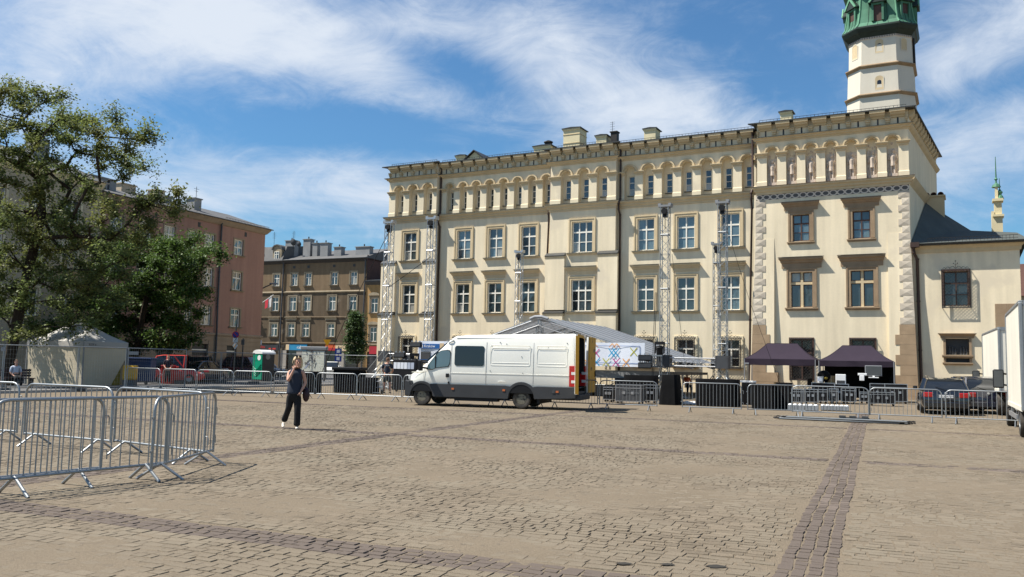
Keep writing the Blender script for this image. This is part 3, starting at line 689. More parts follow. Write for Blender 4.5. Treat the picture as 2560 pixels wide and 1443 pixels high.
# ---- block under the tower
TX0, TX1 = .45, 9.95
upw = [(2.93, 3.99, 10.05, 11.82), (6.62, 7.67, 10.05, 11.82)]; low = [(2.8, 4.14, 5.72, 8.0), (6.46, 7.8, 5.72, 8.0)]; grw = [(2.75, 4.1, 1.0, 3.65), (6.42, 7.8, 1.0, 3.65)]
holed(M(), TX0, TX1, -.05, ZL0+.02, DT, upw+low+grw, .28).build('wall', 'plaster', hall, fix=False)
for (a, b, z0, z1) in upw:
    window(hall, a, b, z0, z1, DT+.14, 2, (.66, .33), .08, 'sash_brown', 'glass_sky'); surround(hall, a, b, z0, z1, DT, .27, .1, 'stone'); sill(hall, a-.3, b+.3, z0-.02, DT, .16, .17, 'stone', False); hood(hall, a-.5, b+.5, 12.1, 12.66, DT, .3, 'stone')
for (a, b, z0, z1) in low:
    M().box(a, b, DT+.1, DT+.22, 7.2, 7.36).box((a+b)/2-.08, (a+b)/2+.08, DT+.1, DT+.22, z0, 7.195).box((a+b)/2-.08, (a+b)/2+.08, DT+.1, DT+.22, 7.365, z1).build('stone_mullion', 'trim', hall)
    for x0, x1, c, d in ((a, (a+b)/2-.08, z0, 7.2), ((a+b)/2+.08, b, z0, 7.2), (a, (a+b)/2-.08, 7.36, z1), ((a+b)/2+.08, b, 7.36, z1)):
        window(hall, x0, x1, c, d, DT+.16, 1, (), .06, 'sash_brown', 'glass', fr=.05)
    surround(hall, a, b, z0, z1, DT, .27, .1, 'stone'); sill(hall, a-.32, b+.32, z0-.02, DT, .18, .2, 'stone', False); hood(hall, a-.55, b+.55, 8.28, 9.0, DT, .32, 'stone')
for (a, b, z0, z1) in grw:
    window(hall, a, b, z0, z1, DT+.2, 2, (.66, .33), .09, 'sash_brown', 'glass_dark'); M().box(a-.1, a, DT-.05, DT+.02, z0, z1+.1).box(b, b+.1, DT-.05, DT+.02, z0, z1+.1).box(a, b, DT-.05, DT+.02, z1, z1+.1).build('window_surround', 'sash_brown', hall)
    grille(hall, a-.02, b+.02, z0, z1+.02, DT, False)
frieze(TX0+.2, TX1, DT, [1.63, 2.89, 4.11, 5.35, 6.6, 7.82, 9.03], .345, .34, True)
# carved figures in the niches
for i, c in enumerate((1.63, 2.89, 4.11, 5.35, 6.6, 7.82, 9.03)):
    m = M(); y = DT + .33
    M().box(c-.33, c+.33, y-.02, y+.015, 13.9, 15.75).build('niche_panel', 'sgraffito_light', hall)
    m.box(c-.27, c+.27, y-.16, y, 13.9, 14.12)
    random.seed(40+i)
    m.path([(c-.1, y-.09, 14.1), (c-.11, y-.1, 14.5), (c-.06, y-.1, 14.75)], [.075, .085, .1], 6); m.path([(c+.1, y-.09, 14.1), (c+.09, y-.1, 14.5), (c+.05, y-.1, 14.75)], [.075, .085, .1], 6)
    m.path([(c, y-.1, 14.6), (c, y-.11, 14.9), (c+.01, y-.11, 15.2), (c+.01, y-.1, 15.42)], [.17, .15, .19, .07], 8)
    m.ball((c+.01, y-.11, 15.55), (.09, .09, .115), 8, 6)
    for s in (-1, 1):
        ez = random.uniform(14.85, 15.05); hz = random.uniform(14.7, 15.5)
        m.path([(c+s*.17, y-.1, 15.3), (c+s*.25, y-.12, ez), (c+s*random.uniform(.05, .2), y-.16, hz)], [.065, .05, .035], 6)
    if i % 2: m.tube((c+.24, y-.12, 14.1), (c+.22, y-.12, 15.9), .02, 5)
    for k in range(34):
        a = random.uniform(0, 2*pi); rr = random.uniform(.2, .3); zc = random.uniform(14.15, 16.1)
        m.ball((c + rr*cos(a)*1.0, y-.01, zc), (random.uniform(.03, .07), .035, random.uniform(.03, .1)), 5, 4)
    m.build('niche_figure', 'relief', hall)
random.seed(91)
# painted guilloche under the string course: a dark band with interlaced rings
M().box(TX0+.12, TX1-.02, DT-.012, DT+.01, 12.94, 13.29).build('band', 'grey_band', hall)
n = 20
for i in range(n):
    c = TX0+.35 + (TX1-TX0-.6)*i/(n-1); K = 14
    vs = [(c + r*cos(2*pi*j/K), DT-.02, 13.115 + .72*r*sin(2*pi*j/K)) for r in (.26, .17) for j in range(K)]
    M().add(vs, [(j, (j+1) % K, K+(j+1) % K, K+j) for j in range(K)]).build('band_ring', 'sgraffito_light', hall)
# corner quoins: facetted blocks following the battered corner, plain brown blocks at the foot
def batter(z): return .38*max(0, (10.4 - z)/10.4)
def quoins(xa, sgn):
    z = 12.92; k = 0
    while z > 4.65:
        h = .44; L = .66 if k % 2 == 0 else .46; b0, b1 = batter(z-h), batter(z)
        xo0 = xa - sgn*(b0*.8); xo1 = xa - sgn*(b1*.8); xi = xa + sgn*L; yb, yt = DT-.03-b0, DT-.03-b1
        m = M(); A = [(xo0, yb, z-h+.008), (xi, yb, z-h+.008), (xi, yt, z-.008), (xo1, yt, z-.008)]; c = ((xo0+xi)/2, (yb+yt)/2-.03, z-h/2)
        Bk = [(p[0], DT+.05, p[2]) for p in A]
        m.add(A + [c] + Bk, [(0,1,4),(1,2,4),(2,3,4),(3,0,4),(0,5,6,1),(1,6,7,2),(2,7,8,3),(3,8,5,0)]); m.build('quoin', 'quoin' if k % 2 else 'quoin_dark', hall); z -= h; k += 1
    while z > 0:
        h = .62; L = (.95 if k % 2 == 0 else .7) + (.5 if z < 1.9 else 0); b0, b1 = batter(z-h), batter(z); xo0 = xa - sgn*b0*.8; xo1 = xa - sgn*b1*.8; xi = xa + sgn*L; yb, yt = DT-.035-b0, DT-.035-b1
        M().hexa([(xo0, yb, z-h+.006), (xi, yb, z-h+.006), (xi, DT+.05, z-h+.006), (xo0, DT+.05, z-h+.006), (xo1, yt, z-.006), (xi, yt, z-.006), (xi, DT+.05, z-.006), (xo1, DT+.05, z-.006)]).build('stone_block', 'stone', hall); z -= h; k += 1
quoins(TX0+.08, 1); quoins(TX1, -1)
for xa, xb in ((TX0-.0, 1.78), (8.62, TX1+.0)):   # raked buttress strips
    b = batter(0); so_ = -.8*b if xa < 5 else 0; se = .8*b if xa > 5 else 0
    M().hexa([(xa+so_+.03, DT-b, 0), (xb+se-.03, DT-b, 0), (xb+se-.03, DT+.1, 0), (xa+so_+.03, DT+.1, 0), (xa+.03, DT-.012, 10.3), (xb-.03, DT-.012, 10.3), (xb-.03, DT+.1, 10.3), (xa+.03, DT+.1, 10.3)]).build('raked_buttress', 'plaster', hall)
# shaded side above the annexe, slightly splayed
def sx(y, x=TX1): return x + .085*(y - DT)
m = M(); m.quad((sx(DT), DT, -.05), (sx(13), 13, -.05), (sx(13), 13, ZE), (sx(DT), DT, ZE)); m.build('side_wall', 'plaster', hall, fix=False)
for prof, mt in (([(0, ZU0), (.15, ZU0+.13), (.24, ZU0+.26), (.24, ZU1), (0, ZU1)], 'trim'), ([(0, ZL0), (.17, ZL0+.2), (.34, ZL0+.45), (0, ZL1-.03)], 'trim')):
    vs = [(sx(DT)+p, DT-p*0, z) for p, z in prof] + [(sx(13)+p, 13, z) for p, z in prof]; k = len(prof)
    M().add(vs, [list(range(k))[::-1], list(range(k, 2*k))] + [(i, (i+1) % k, k+(i+1) % k, k+i) for i in range(k)]).build('side_cornice', mt, hall)
for i in range(12):
    y = DT + .6 + i*1.1; x = sx(y)
    M().ext([(x-.02, ZE-.5), (x+.1, ZE-.45), (x+.3, ZE-.2), (x+.33, ZE), (x-.02, ZE)], y-.42, y+.42, 'y').build('corbel_cap', 'trim', hall)
M().hexa([(sx(DT)-.3, DT-.3, ZE-.01), (sx(DT)+.42, DT-.4, ZE-.01), (sx(13)+.42, 13, ZE-.01), (sx(13)-.3, 13, ZE-.01), (sx(DT)-.3, DT-.3, ZE+.055), (sx(DT)+.42, DT-.4, ZE+.055), (sx(13)+.42, 13, ZE+.055), (sx(13)-.3, 13, ZE+.055)]).build('eave', 'flashing', hall)

# ---- tower
def octa(c, hw, ch, z):   # square with chamfered corners
    x, y = c; a = hw; b = hw - ch
    return [(x-b, y-a, z), (x+b, y-a, z), (x+a, y-b, z), (x+a, y+b, z), (x+b, y+a, z), (x-b, y+a, z), (x-a, y+b, z), (x-a, y-b, z)]
TC = (7.68, 9.35)
tower = M()
def storey(m, hw0, hw1, ch, z0, z1): m.add(octa(TC, hw0, ch, z0) + octa(TC, hw1, ch, z1), [list(range(8))[::-1], list(range(8, 16))] + [(i, (i+1) % 8, 8+(i+1) % 8, 8+i) for i in range(8)])
storey(tower, 2.42, 2.42, .02, 17, 19.4)
tower.box(TC[0]-2.6, TC[0]+2.85, TC[1]-2.2, TC[1]+2.6, 13, 18.9)
tw = tower.build('tower', 'tower_plaster', hall)
for hw0, hw1, z0, z1 in ((2.36, 2.30, 19.4, 21.75), (2.28, 2.22, 21.95, 23.95), (2.17, 2.13, 24.15, 26.2)):
    m = M(); storey(m, hw0, hw1, .98, z0, z1); m.build('tower_storey', 'tower_plaster', tw)
for z, hw in ((21.75, 2.32), (23.95, 2.24)):
    m = M(); P0 = octa(TC, hw, 1.0, z-.1); P1 = octa(TC, hw+.16, 1.05, z+.04); P2 = octa(TC, hw+.16, 1.05, z+.1); P3 = octa(TC, hw-.06, .97, z+.22)
    m.add(P0+P1+P2+P3, [list(range(8))[::-1], list(range(24, 32))] + [(k*8+i, k*8+(i+1) % 8, (k+1)*8+(i+1) % 8, (k+1)*8+i) for k in range(3) for i in range(8)]); m.build('tower_cornice', 'stone', tw)
def tower_win(p, nrm, z0, z1, w, blind=False):
    """round-headed splayed opening set into a tower face"""
    nx, ny = nrm; tx, ty = -ny, nx; m = M(); K = 8
    def arch(hw, za, zb, out):
        pts = [(-hw, za)] + [(-hw*cos(pi*i/K), zb - hw*.8 + hw*.8*sin(pi*i/K)) for i in range(K+1)] + [(hw, za)]
        return [(p[0] + tx*u + nx*out, p[1] + ty*u + ny*out, z) for u, z in pts]
    A = arch(w/2+.05, z0-.05, z1+.05, .028); B_ = arch(w/2, z0, z1, .03); k = len(A)
    m.add(A + B_, [(i, (i+1) % k, k+(i+1) % k, k+i) for i in range(k)])
    o = m.build('tower_window', 'tower_plaster', tw)
    C_ = arch(w/2, z0, z1, .03); D_ = arch(w*.26, z0+.27, z0+.27+.45, .012) if not blind else arch(w*.42, z0+.1, z1-.08, .012)
    M().add(C_ + D_, [(i, (i+1) % k, k+(i+1) % k, k+i) for i in range(k)]).build('splay', 'trim', o)
    M().add(D_, [list(range(k))]).build('pane', 'glass_dark' if not blind else 'trim', o)
tower_win((TC[0]+.05, TC[1]-2.13), (0, -1), 24.95, 26.0, .55); tower_win((TC[0]+.02, TC[1]-2.25), (0, -1), 22.15, 23.2, .56)
q = sqrt(.5); tower_win((TC[0]-1.66, TC[1]-1.66), (-q, -q), 24.85, 25.95, .55, True); tower_win((TC[0]+1.66, TC[1]-1.66), (q, -q), 25.05, 25.95, .5, True)
m = M().tube((TC[0]+2.3, TC[1]-.6, 24.1), (TC[0]+2.25, TC[1]-.6, 26.2), .09, 8); m.build('tower_downpipe', 'iron', tw)
# dentil band under the copper eave
m = M(); P0 = octa(TC, 2.14, .985, 26.05); P1 = octa(TC, 2.17, .99, 26.08); P2 = octa(TC, 2.17, .99, 26.24)
m.add(P0+P1+P2, [list(range(8))[::-1], list(range(16, 24))] + [(k*8+i, k*8+(i+1) % 8, (k+1)*8+(i+1) % 8, (k+1)*8+i) for k in range(2) for i in range(8)]); m.build('tower_frieze', 'sgraffito_light', tw)
P = octa(TC, 2.18, .99, 26.16)
for i in (7, 0, 1, 2):
    a = Vector(P[i]); b = Vector(P[(i+1) % 8]); L_ = (b-a).length; k = int(L_/.17)
    for j in range(k):
        c = a + (b-a)*((j+.5)/k); m = M(); m.T = Matrix.Translation(c) @ Matrix.Rotation(atan2(b.y-a.y, b.x-a.x), 4, 'Z'); m.box(-.045, .045, -.012, .02, -.05, .05); m.build('dentil', 'sgraffito_dark', tw)
m = M(); lv = [(2.15, .985, 26.2), (2.38, 1.06, 26.5), (2.46, 1.09, 26.56), (2.6, 1.14, 26.84), (2.6, 1.14, 26.94), (2.52, 1.1, 27.0)]
m.add([p for hw, ch, z in lv for p in octa(TC, hw, ch, z)], [list(range(8))[::-1], list(range(40, 48))] + [(k*8+i, k*8+(i+1) % 8, (k+1)*8+(i+1) % 8, (k+1)*8+i) for k in range(5) for i in range(8)]); m.build('tower_eave', 'copper_dark', tw)
m = M(); lv = [(2.52, 1.10, 27.0), (2.36, 1.05, 27.3), (2.28, 1.03, 27.8), (2.2, 1.0, 28.4), (2.14, .98, 29.3), (2.12, .97, 29.8)]
m.add([p for hw, ch, z in lv for p in octa(TC, hw, ch, z)], [list(range(8))[::-1], list(range(40, 48))] + [(k*8+i, k*8+(i+1) % 8, (k+1)*8+(i+1) % 8, (k+1)*8+i) for k in range(5) for i in range(8)]); cr = m.build('copper_roof', 'copper', tw)
for i in range(8):   # bright standing ribs on the corners and seams between
    for f, mt, r in ((0, 'copper_bright', .055), (.25, 'copper_dark', .012), (.5, 'copper_dark', .012), (.75, 'copper_dark', .012)):
        pts = []
        for hw, ch, z in lv:
            o = octa(TC, hw+.01, ch, z); a = Vector(o[i]); b = Vector(o[(i+1) % 8]); pts.append(a.lerp(b, f))
        M().path(pts, r, 5).build('rib', mt, cr)
m = M(); lv2 = [(2.1, .97, 29.7), (2.5, 1.1, 29.9), (2.5, 1.1, 30.05), (1.9, .85, 30.5), (1.3, .6, 31.8), (.9, .4, 33)]
m.add([p for hw, ch, z in lv2 for p in octa(TC, hw, ch, z)], [list(range(8))[::-1], list(range(40, 48))] + [(k*8+i, k*8+(i+1) % 8, (k+1)*8+(i+1) % 8, (k+1)*8+i) for k in range(5) for i in range(8)]); m.build('copper_helm', 'copper', tw)
for (nx, ny, r) in ((0, -1, 2.2), (-q, -q, 2.3), (q, -q, 2.3), (1, 0, 2.2), (-1, 0, 2.2)):     # copper dormers
    T = Matrix.Translation((TC[0]+nx*r, TC[1]+ny*r, 27.3)) @ Matrix.Rotation(atan2(ny, nx)+pi/2, 4, 'Z')
    m = M(); m.T = T; m.box(-.42, -.27, -.32, .6, 0, 1.35).box(.27, .42, -.32, .6, 0, 1.35).box(-.27, .27, -.3, .6, 1.2, 1.35)
    o = m.build('dormer', 'copper', cr)
    m = M(); m.T = T; m.box(-.27, .27, -.2, .1, 0, 1.2); m.build('dormer_opening', 'sash_brown', o)
    m = M(); m.T = T; m.ext([(-.62, 1.35), (.62, 1.35), (.62, 1.43), (0, 2.15), (-.62, 1.43)], -.45, .5, 'y'); m.build('dormer_gable', 'copper_dark', o)
    m = M(); m.T = T; m.ext([(-.66, 1.36), (-.5, 1.36), (0, 2.03), (.5, 1.36), (.66, 1.36), (0, 2.28)], -.5, -.4, 'y'); m.build('dormer_verge', 'copper_bright', o)

# ---- annexe at the right
AY = -.95
annexe = thing('corner_annexe', 'low cream corner annexe with iron window basket and dark metal roof beside tower block', 'building', TP, TA)
aw = (11.72, 13.05, 5.7, 7.8); an = (11.75, 13.0, 2.75, 3.72)
holed(M(), 9.98, 15.75, -.05, 9.0, AY, [aw, an, (11.75, 13.0, 2.3, 2.55)], .3).build('wall', 'plaster', annexe, fix=False)
M().quad((15.75, AY, -.05), (15.75, 9, -.05), (15.75, 9, 9.4), (15.75, AY, 9.4)).build('side_wall', 'plaster', annexe, fix=False)
window(annexe, *aw, AY+.2, 2, (.66, .33), .08, 'sash_brown', 'glass'); M().box(aw[0]-.12, aw[0], AY-.04, AY+.02, aw[2], aw[3]+.12).box(aw[1], aw[1]+.12, AY-.04, AY+.02, aw[2], aw[3]+.12).box(aw[0], aw[1], AY-.04, AY+.02, aw[3], aw[3]+.12).build('window_surround', 'sash_brown', annexe)
grille(annexe, aw[0]-.1, aw[1]+.1, aw[2]-.12, aw[3]+.1, AY, True)
M().mould([(0, 8.98), (.08, 8.98), (.12, 9.2), (.28, 9.36), (.28, 9.4), (0, 9.4)], 9.98, 15.75, AY, 0, 1).build('eave_moulding', 'trim', annexe)
M().mould([(-.3, 9.4), (.5, 9.4), (.55, 9.52), (-.3, 9.56)], 9.98, 15.75, AY, 0, 1).build('gutter', 'flashing', annexe)
m = M(); m.add([(9.98, AY-.45, 9.53), (16.2, AY-.45, 9.53), (16.0, 6, 11.0), (10.6, 6, 13.4), (9.98, 9, 9.5), (16.2, 9, 9.5), (12.7, 6.0, 11.35)], [(0, 1, 2, 6), (0, 6, 3), (1, 5, 2), (3, 4, 0), (2, 5, 4, 3, 6)]); m.build('roof', 'roof_metal', annexe)
m = M()
for i in range(25):
    x = 10.9 + i*.19; m.tube((x, AY-.1, 9.55), (x, AY-.1, 9.87), .012, 4)
m.tube((10.9, AY-.1, 9.87), (15.7, AY-.1, 9.87), .018, 4).tube((10.9, AY-.1, 9.7), (15.7, AY-.1, 9.7), .014, 4); m.build('roof_guard', 'iron', annexe)
hood(annexe, an[0]-.25, an[1]+.25, 3.75, 4.05, AY, .26, 'stone', False)
M().box(an[0]-.13, an[0], AY-.09, AY+.02, 2.28, 3.75).build('niche_jamb', 'stone', annexe); M().box(an[1], an[1]+.13, AY-.09, AY+.02, 2.28, 3.75).build('niche_jamb', 'stone', annexe)
M().mould([(0, 2.56), (.2, 2.58), (.24, 2.66), (.24, 2.74), (0, 2.74)], an[0]-.13, an[1]+.13, AY, .3, .3).mould([(0, 2.14), (.14, 2.16), (.2, 2.22), (.2, 2.29), (0, 2.29)], an[0]-.13, an[1]+.13, AY, .3, .3).build('niche_ledge', 'stone', annexe)
M().box(an[0], an[1], AY+.26, AY+.3, 2.25, 3.75).build('niche_back', 'shop_dark', annexe)
m = M()
for (x, h) in ((11.95, .55), (12.1, .5), (12.25, .42), (12.55, .55), (12.7, .5), (12.85, .35)):
    m.path([(x, AY+.2, 2.74), (x+.02, AY+.18, 2.74+h*.5), (x, AY+.18, 2.74+h*.8)], [.08, .07, .05], 6); m.ball((x, AY+.17, 2.74+h*.92), .05, 6, 5)
m.build('niche_carving', 'dark_grey', annexe)
for r in range(3):
    for c in range(2): M().box(14.4+c*.67, 15.06+c*.67, AY-.03, AY+.02, 4.0+r*.6, 4.59+r*.6).build('stone_block', 'stone', annexe)
pipe_run(annexe, [(10.12, AY-.45, 9.45), (10.12, AY-.4, 9.0), (10.3, AY-.12, 8.6), (10.32, AY-.12, 6), (10.36, AY-.14, 3), (10.4, AY-.14, 0)], .09)
m = M().box(9.95, 10.45, AY-.65, AY-.3, 9.3, 9.6); m.build('rainwater_head', 'pipe', annexe)
# big ridged chimney and the gable turret behind the annexe roof
def loc_px(x, y, dep):   # pixel -> local (x, z) on a plane of the hall frame
    d = ray(x, y); i2 = Vector((-sin(TA), cos(TA))); e2 = Vector((cos(TA), sin(TA))); P = Vector((TP.x, TP.y)) + i2*dep
    t = P.dot(i2)/(d.x*i2.x + d.y*i2.y); p = Vector((d.x*t, d.y*t)) - Vector((TP.x, TP.y)); return p.dot(e2), HCAM + d.z*t
(xa, za), (xb, zb) = loc_px(2308, 494, 6), loc_px(2362, 552, 6)
m = M().box(xa, xb, 6, 7.5, zb-2.5, za).box(xa-.08, xb+.08, 5.92, 7.58, za, za+.1); ch = m.build('chimney', 'trim', annexe)
for i in range(3):
    c = xa + (xb-xa)*(i+.5)/3; r = (xb-xa)/6*.95; K = 8; pts = [(c-r*cos(pi*j/K), za+.1+r*1.1*sin(pi*j/K)) for j in range(K+1)] + [(c+r*.72*cos(pi*j/K), za+.1+r*.8*sin(pi*j/K)) for j in range(K+1)]
    M().ext(pts, 6, 7.5, 'y').build('cowl_arch', 'brick', ch)
(xa, za), (xb, zb) = loc_px(2484, 500, 9), loc_px(2508, 590, 9); xm = (xa+xb)/2; w = (xb-xa)/2
m = M().box(xm-w, xm+w, 9, 9.8, zb-2, za-1.2).box(xm-w*1.35, xm+w*1.35, 8.85, 9.95, za-1.2, za-1.05).box(xm-w*.9, xm+w*.9, 9.05, 9.75, za-1.05, za-.1).box(xm-w*1.3, xm+w*1.3, 8.9, 9.9, za-.1, za+.08).box(xm-w*.6, xm+w*.1, 9.2, 9.6, za+.08, za+.95).box(xm-w*1.6, xm-w, 9, 9.8, zb-2, za-.8)
tu = m.build('gable_turret', 'chimney', annexe)
m = M().lathe([(.3, 0), (.22, .18), (.06, .32), (.05, .5), (.12, .58), (.05, .7), (.02, 2.2)], 8, (xm-w*.25, 9.4, za+.95)).lathe([(.26, 0), (.2, .2), (.1, .35), (.2, .5), (.1, .62), (.03, .75), (.02, 1.5)], 8, (xm+w*.55, 9.4, za+.08)); m.build('finial', 'copper', tu)
# ------------------------------------------------------------------ houses across the street
def house_window(par, c, z0, z1, w, y, trim, cols=2, rows=(.64,), glass='glass', sw=.14, sp=.05, hoodz=None, dark_sill=True):
    window(par, c-w/2, c+w/2, z0, z1, y+.12, cols, rows, .09, 'sash', glass, fr=.09)
    surround(par, c-w/2, c+w/2, z0, z1, y, sw, sp, trim); sill(par, c-w/2-.18, c+w/2+.18, z0-.01, y, .16, .12, trim, dark_sill)
    if hoodz: hood(par, c-w/2-.3, c+w/2+.3, hoodz, hoodz+.5, y, .28, trim, False)
PA = radians(65.8)
pink = thing('pink_house', 'pink plaster tenement in shade with white casements and rusticated ground floor', 'house', (-22.856, 78, 0), PA)
tops = [(-3.4, 1.15), (-6.9, 1.15), (-8.95, .8), (-11.3, 1.15), (-13.7, 1.15), (-16.4, 1.15)]
rows_ = [(10.72, 12.12), (7.62, 9.25), (4.38, 5.98)]
hol = [(c-w/2, c+w/2, a, b) for c, w in tops for a, b in rows_]
gdoors = [(-8.3, -6.5, .1, 2.8), (-4.3, -3.1, .1, 2.75), (-12, -10.4, .1, 2.8), (-16.5, -14.6, .1, 2.8)]
holed(M(), -17.9, 0, 3.6, 13.1, 0, hol, .2).build('wall', 'pink', pink, fix=False)
holed(M(), -17.9, 0, 0, 3.6, -.03, gdoors, .35).build('ground_wall', 'pink_base', pink, fix=False)
for k in range(8):
    z = .2 + k*.42; prev = -17.88
    for a, b in sorted([(h[0]-.02, h[1]+.02) for h in gdoors if h[3] > z]) + [(-.02, -.02)]:
        if a - prev > .1: M().box(prev, a, -.065, -.02, z, z+.37).build('rusticated_course', 'pink_base', pink)
        prev = b
for i, (c, w) in enumerate(tops):
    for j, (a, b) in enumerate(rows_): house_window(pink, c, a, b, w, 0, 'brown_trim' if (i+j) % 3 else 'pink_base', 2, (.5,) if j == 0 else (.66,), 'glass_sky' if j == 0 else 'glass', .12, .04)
for (a, b, c, d) in gdoors:
    M().box(a, b, .2, .25, c, d).build('shop_door', 'shop_dark', pink); M().box(a, b, .12, .2, d-.55, d-.45).build('door_bar', 'sash', pink)
M().mould([(0, 3.45), (.1, 3.5), (.16, 3.62), (.16, 3.7), (0, 3.78)], -17.9, 0, 0, 0, 1).build('base_cornice', 'pink_base', pink)
M().mould([(0, 13.05), (.12, 13.1), (.35, 13.4), (.4, 13.55), (0, 13.58)], -17.9, 0, 0, 0, 1).build('eave_cornice', 'pink_base', pink)
M().ext([(-.55, 13.56), (5, 15.3), (10.5, 13.56), (10.5, 13.5), (-.55, 13.5)], -17.9, .5, 'x').build('roof', 'slate', pink)
M().quad((0, 0, 0), (0, 10, 0), (0, 10, 13.5), (0, 0, 13.5)).build('end_wall', 'pink', pink, fix=False); M().quad((-17.9, 10, 0), (0, 10, 0), (0, 10, 13.5), (-17.9, 10, 13.5)).build('rear_wall', 'pink', pink, fix=False)
pipe_run(pink, [(-5.75, -.14, 13.4), (-5.75, -.14, 9), (-5.75, -.14, 6), (-5.75, -.2, 3.6), (-5.75, -.2, .1)], .08, 'dark_grey')
for (a, b, z, y) in ((-10.9, -9.95, 15.25, 2.2), (-9.8, -8.6, 15.05, 2.8), (-7.45, -6.65, 15.15, 1.4), (-17.6, -16.1, 15.0, 1.6), (-15.9, -15.3, 15.0, 1.6), (-13.6, -12.2, 15.3, 3)):
    o = M().box(a, b, y, y+.9, 13.7, z).box(a-.08, b+.08, y-.08, y+.98, z, z+.09).build('chimney', 'chimney_grey' if z < 15.2 else 'beige_house', pink)
for x in (-16.8, -12.8, -8.2, -2.6): M().box(x-.14, x+.14, -.02, .03, 12.5, 12.9).build('attic_vent', 'shop_dark', pink)
m = M().tube((-6.9, 1.8, 15.1), (-6.9, 1.8, 16.3), .02, 4).tube((-7.2, 1.8, 16.1), (-6.6, 1.8, 16.1), .015, 4).tube((-7.1, 1.8, 15.9), (-6.7, 1.8, 15.9), .015, 4); m.build('antenna', 'iron', pink)
m = M(); n = 30
for i in range(n): m.tube((-5.5 + i*.19, -.35, 13.55), (-5.5 + i*.19, -.35, 13.75), .012, 4)
m.tube((-5.5, -.35, 13.75), (.1, -.35, 13.75), .016, 4); m.build('roof_guard', 'iron', pink)

beige = thing('beige_house', 'pale beige house mostly hidden behind the big leafy tree', 'house', (-22.856, 78, 0), PA)
tops = [-20.2, -23, -25.8, -28.6, -31.4, -34.2]; rows_ = [(10.9, 12.6), (7.5, 9.4), (4.2, 6.1)]
holed(M(), -37, -17.9, 0, 14.0, -.05, [(c-.6, c+.6, a, b) for c in tops for a, b in rows_], .2).build('wall', 'beige_house', beige, fix=False)
for c in tops:
    for a, b in rows_: house_window(beige, c, a, b, 1.2, -.05, 'trim_pale', 2, (.64,), 'glass', .14, .05)
M().mould([(0, 13.7), (.3, 14.0), (.4, 14.15), (0, 14.15)], -37, -17.9, -.05, 0, 0).build('eave_cornice', 'trim_pale', beige)
M().ext([(-.6, 14.15), (5, 16.4), (10.5, 14.15)], -37, -17.9, 'x').build('roof', 'slate', beige)
M().box(-37, -17.95, 9.9, 10.1, 0, 14).build('rear_wall', 'beige_house', beige)
for a in (-22, -27, -31): M().box(a, a+1.2, 2, 2.9, 14.5, 16.9).build('chimney', 'chimney_grey', beige)

BA = radians(-24); BP = (-20.385, 112, 0)
brown = thing('brown_tenement', 'sooty brown corner tenement with white cross windows and shops below', 'house', BP, BA)
w4 = [-16.9, -13.35, -10.3, -7.98, -3.72, -.62]; w3 = [-16.9, -13.4, -10.4, -7.98, -3.9, -.62]; w2 = [-16.9, -13.4, -10.48, -8.07, -3.95, -.7]
hol = [(c-.52, c+.52, 11.72, 13.42) for c in w4] + [(c-.58, c+.58, 8.3, 10.2) for c in w3] + [(c-.58, c+.58, 4.8, 6.55) for c in w2]
shops = [(-11.0, -9.4, .1, 2.9), (-7.6, -5.4, .1, 2.9), (-4.6, -3.0, .1, 2.9), (-1.6, 0.6, .1, 2.9), (-16.8, -14.2, .1, 2.8)]
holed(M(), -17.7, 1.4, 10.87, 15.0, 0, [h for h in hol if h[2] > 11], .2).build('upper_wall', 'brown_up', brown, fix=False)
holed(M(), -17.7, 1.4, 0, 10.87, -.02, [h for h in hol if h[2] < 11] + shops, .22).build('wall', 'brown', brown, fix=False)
M().quad((1.4, 0, 0), (1.4, 11, 0), (1.4, 11, 15.0), (1.4, 0, 15.6)).build('party_wall', 'brick', brown, fix=False)
M().add([(1.4, 0, 15.0), (1.4, 11, 15.0), (1.4, 5.5, 17.2)], [(0, 1, 2)]).build('party_gable', 'brick', brown, fix=False)
for c in w4: house_window(brown, c, 11.72, 13.42, 1.04, 0, 'brown_trim', sw=.16)
for c in w3: house_window(brown, c, 8.3, 10.2, 1.16, -.02, 'brown_trim', sw=.22, sp=.08)
for c in w2: house_window(brown, c, 4.8, 6.55, 1.16, -.02, 'brown_trim', sw=.2, sp=.08, hoodz=7.0)
for z, p in ((10.8, .14), (7.36, .1), (3.85, .2)): M().mould([(0, z-.1), (p, z), (p, z+.08), (0, z+.16)], -17.7, 1.4, -.02, 0, 0).build('string_course', 'brown_trim' if z > 10 else 'brown', brown)
M().mould([(0, 14.75), (.25, 14.95), (.5, 15.12), (.5, 15.22), (0, 15.22)], -17.7, 1.4, 0, 0, .6).build('eave_cornice', 'shop_dark', brown)
for x in (-10.4, -8, -3.8, -.6): M().box(x-.2, x+.2, -.02, .04, 14.1, 14.45).build('attic_vent', 'shop_dark', brown)
M().ext([(-.6, 15.22), (5.5, 17.15), (11.5, 15.2)], -12.1, 1.45, 'x').build('roof', 'slate', brown)
M().ext([(-.5, 15.22), (.5, 17.3), (5.5, 18.0), (11, 15.2)], -17.7, -12.15, 'x').build('mansard_roof', 'slate', brown)
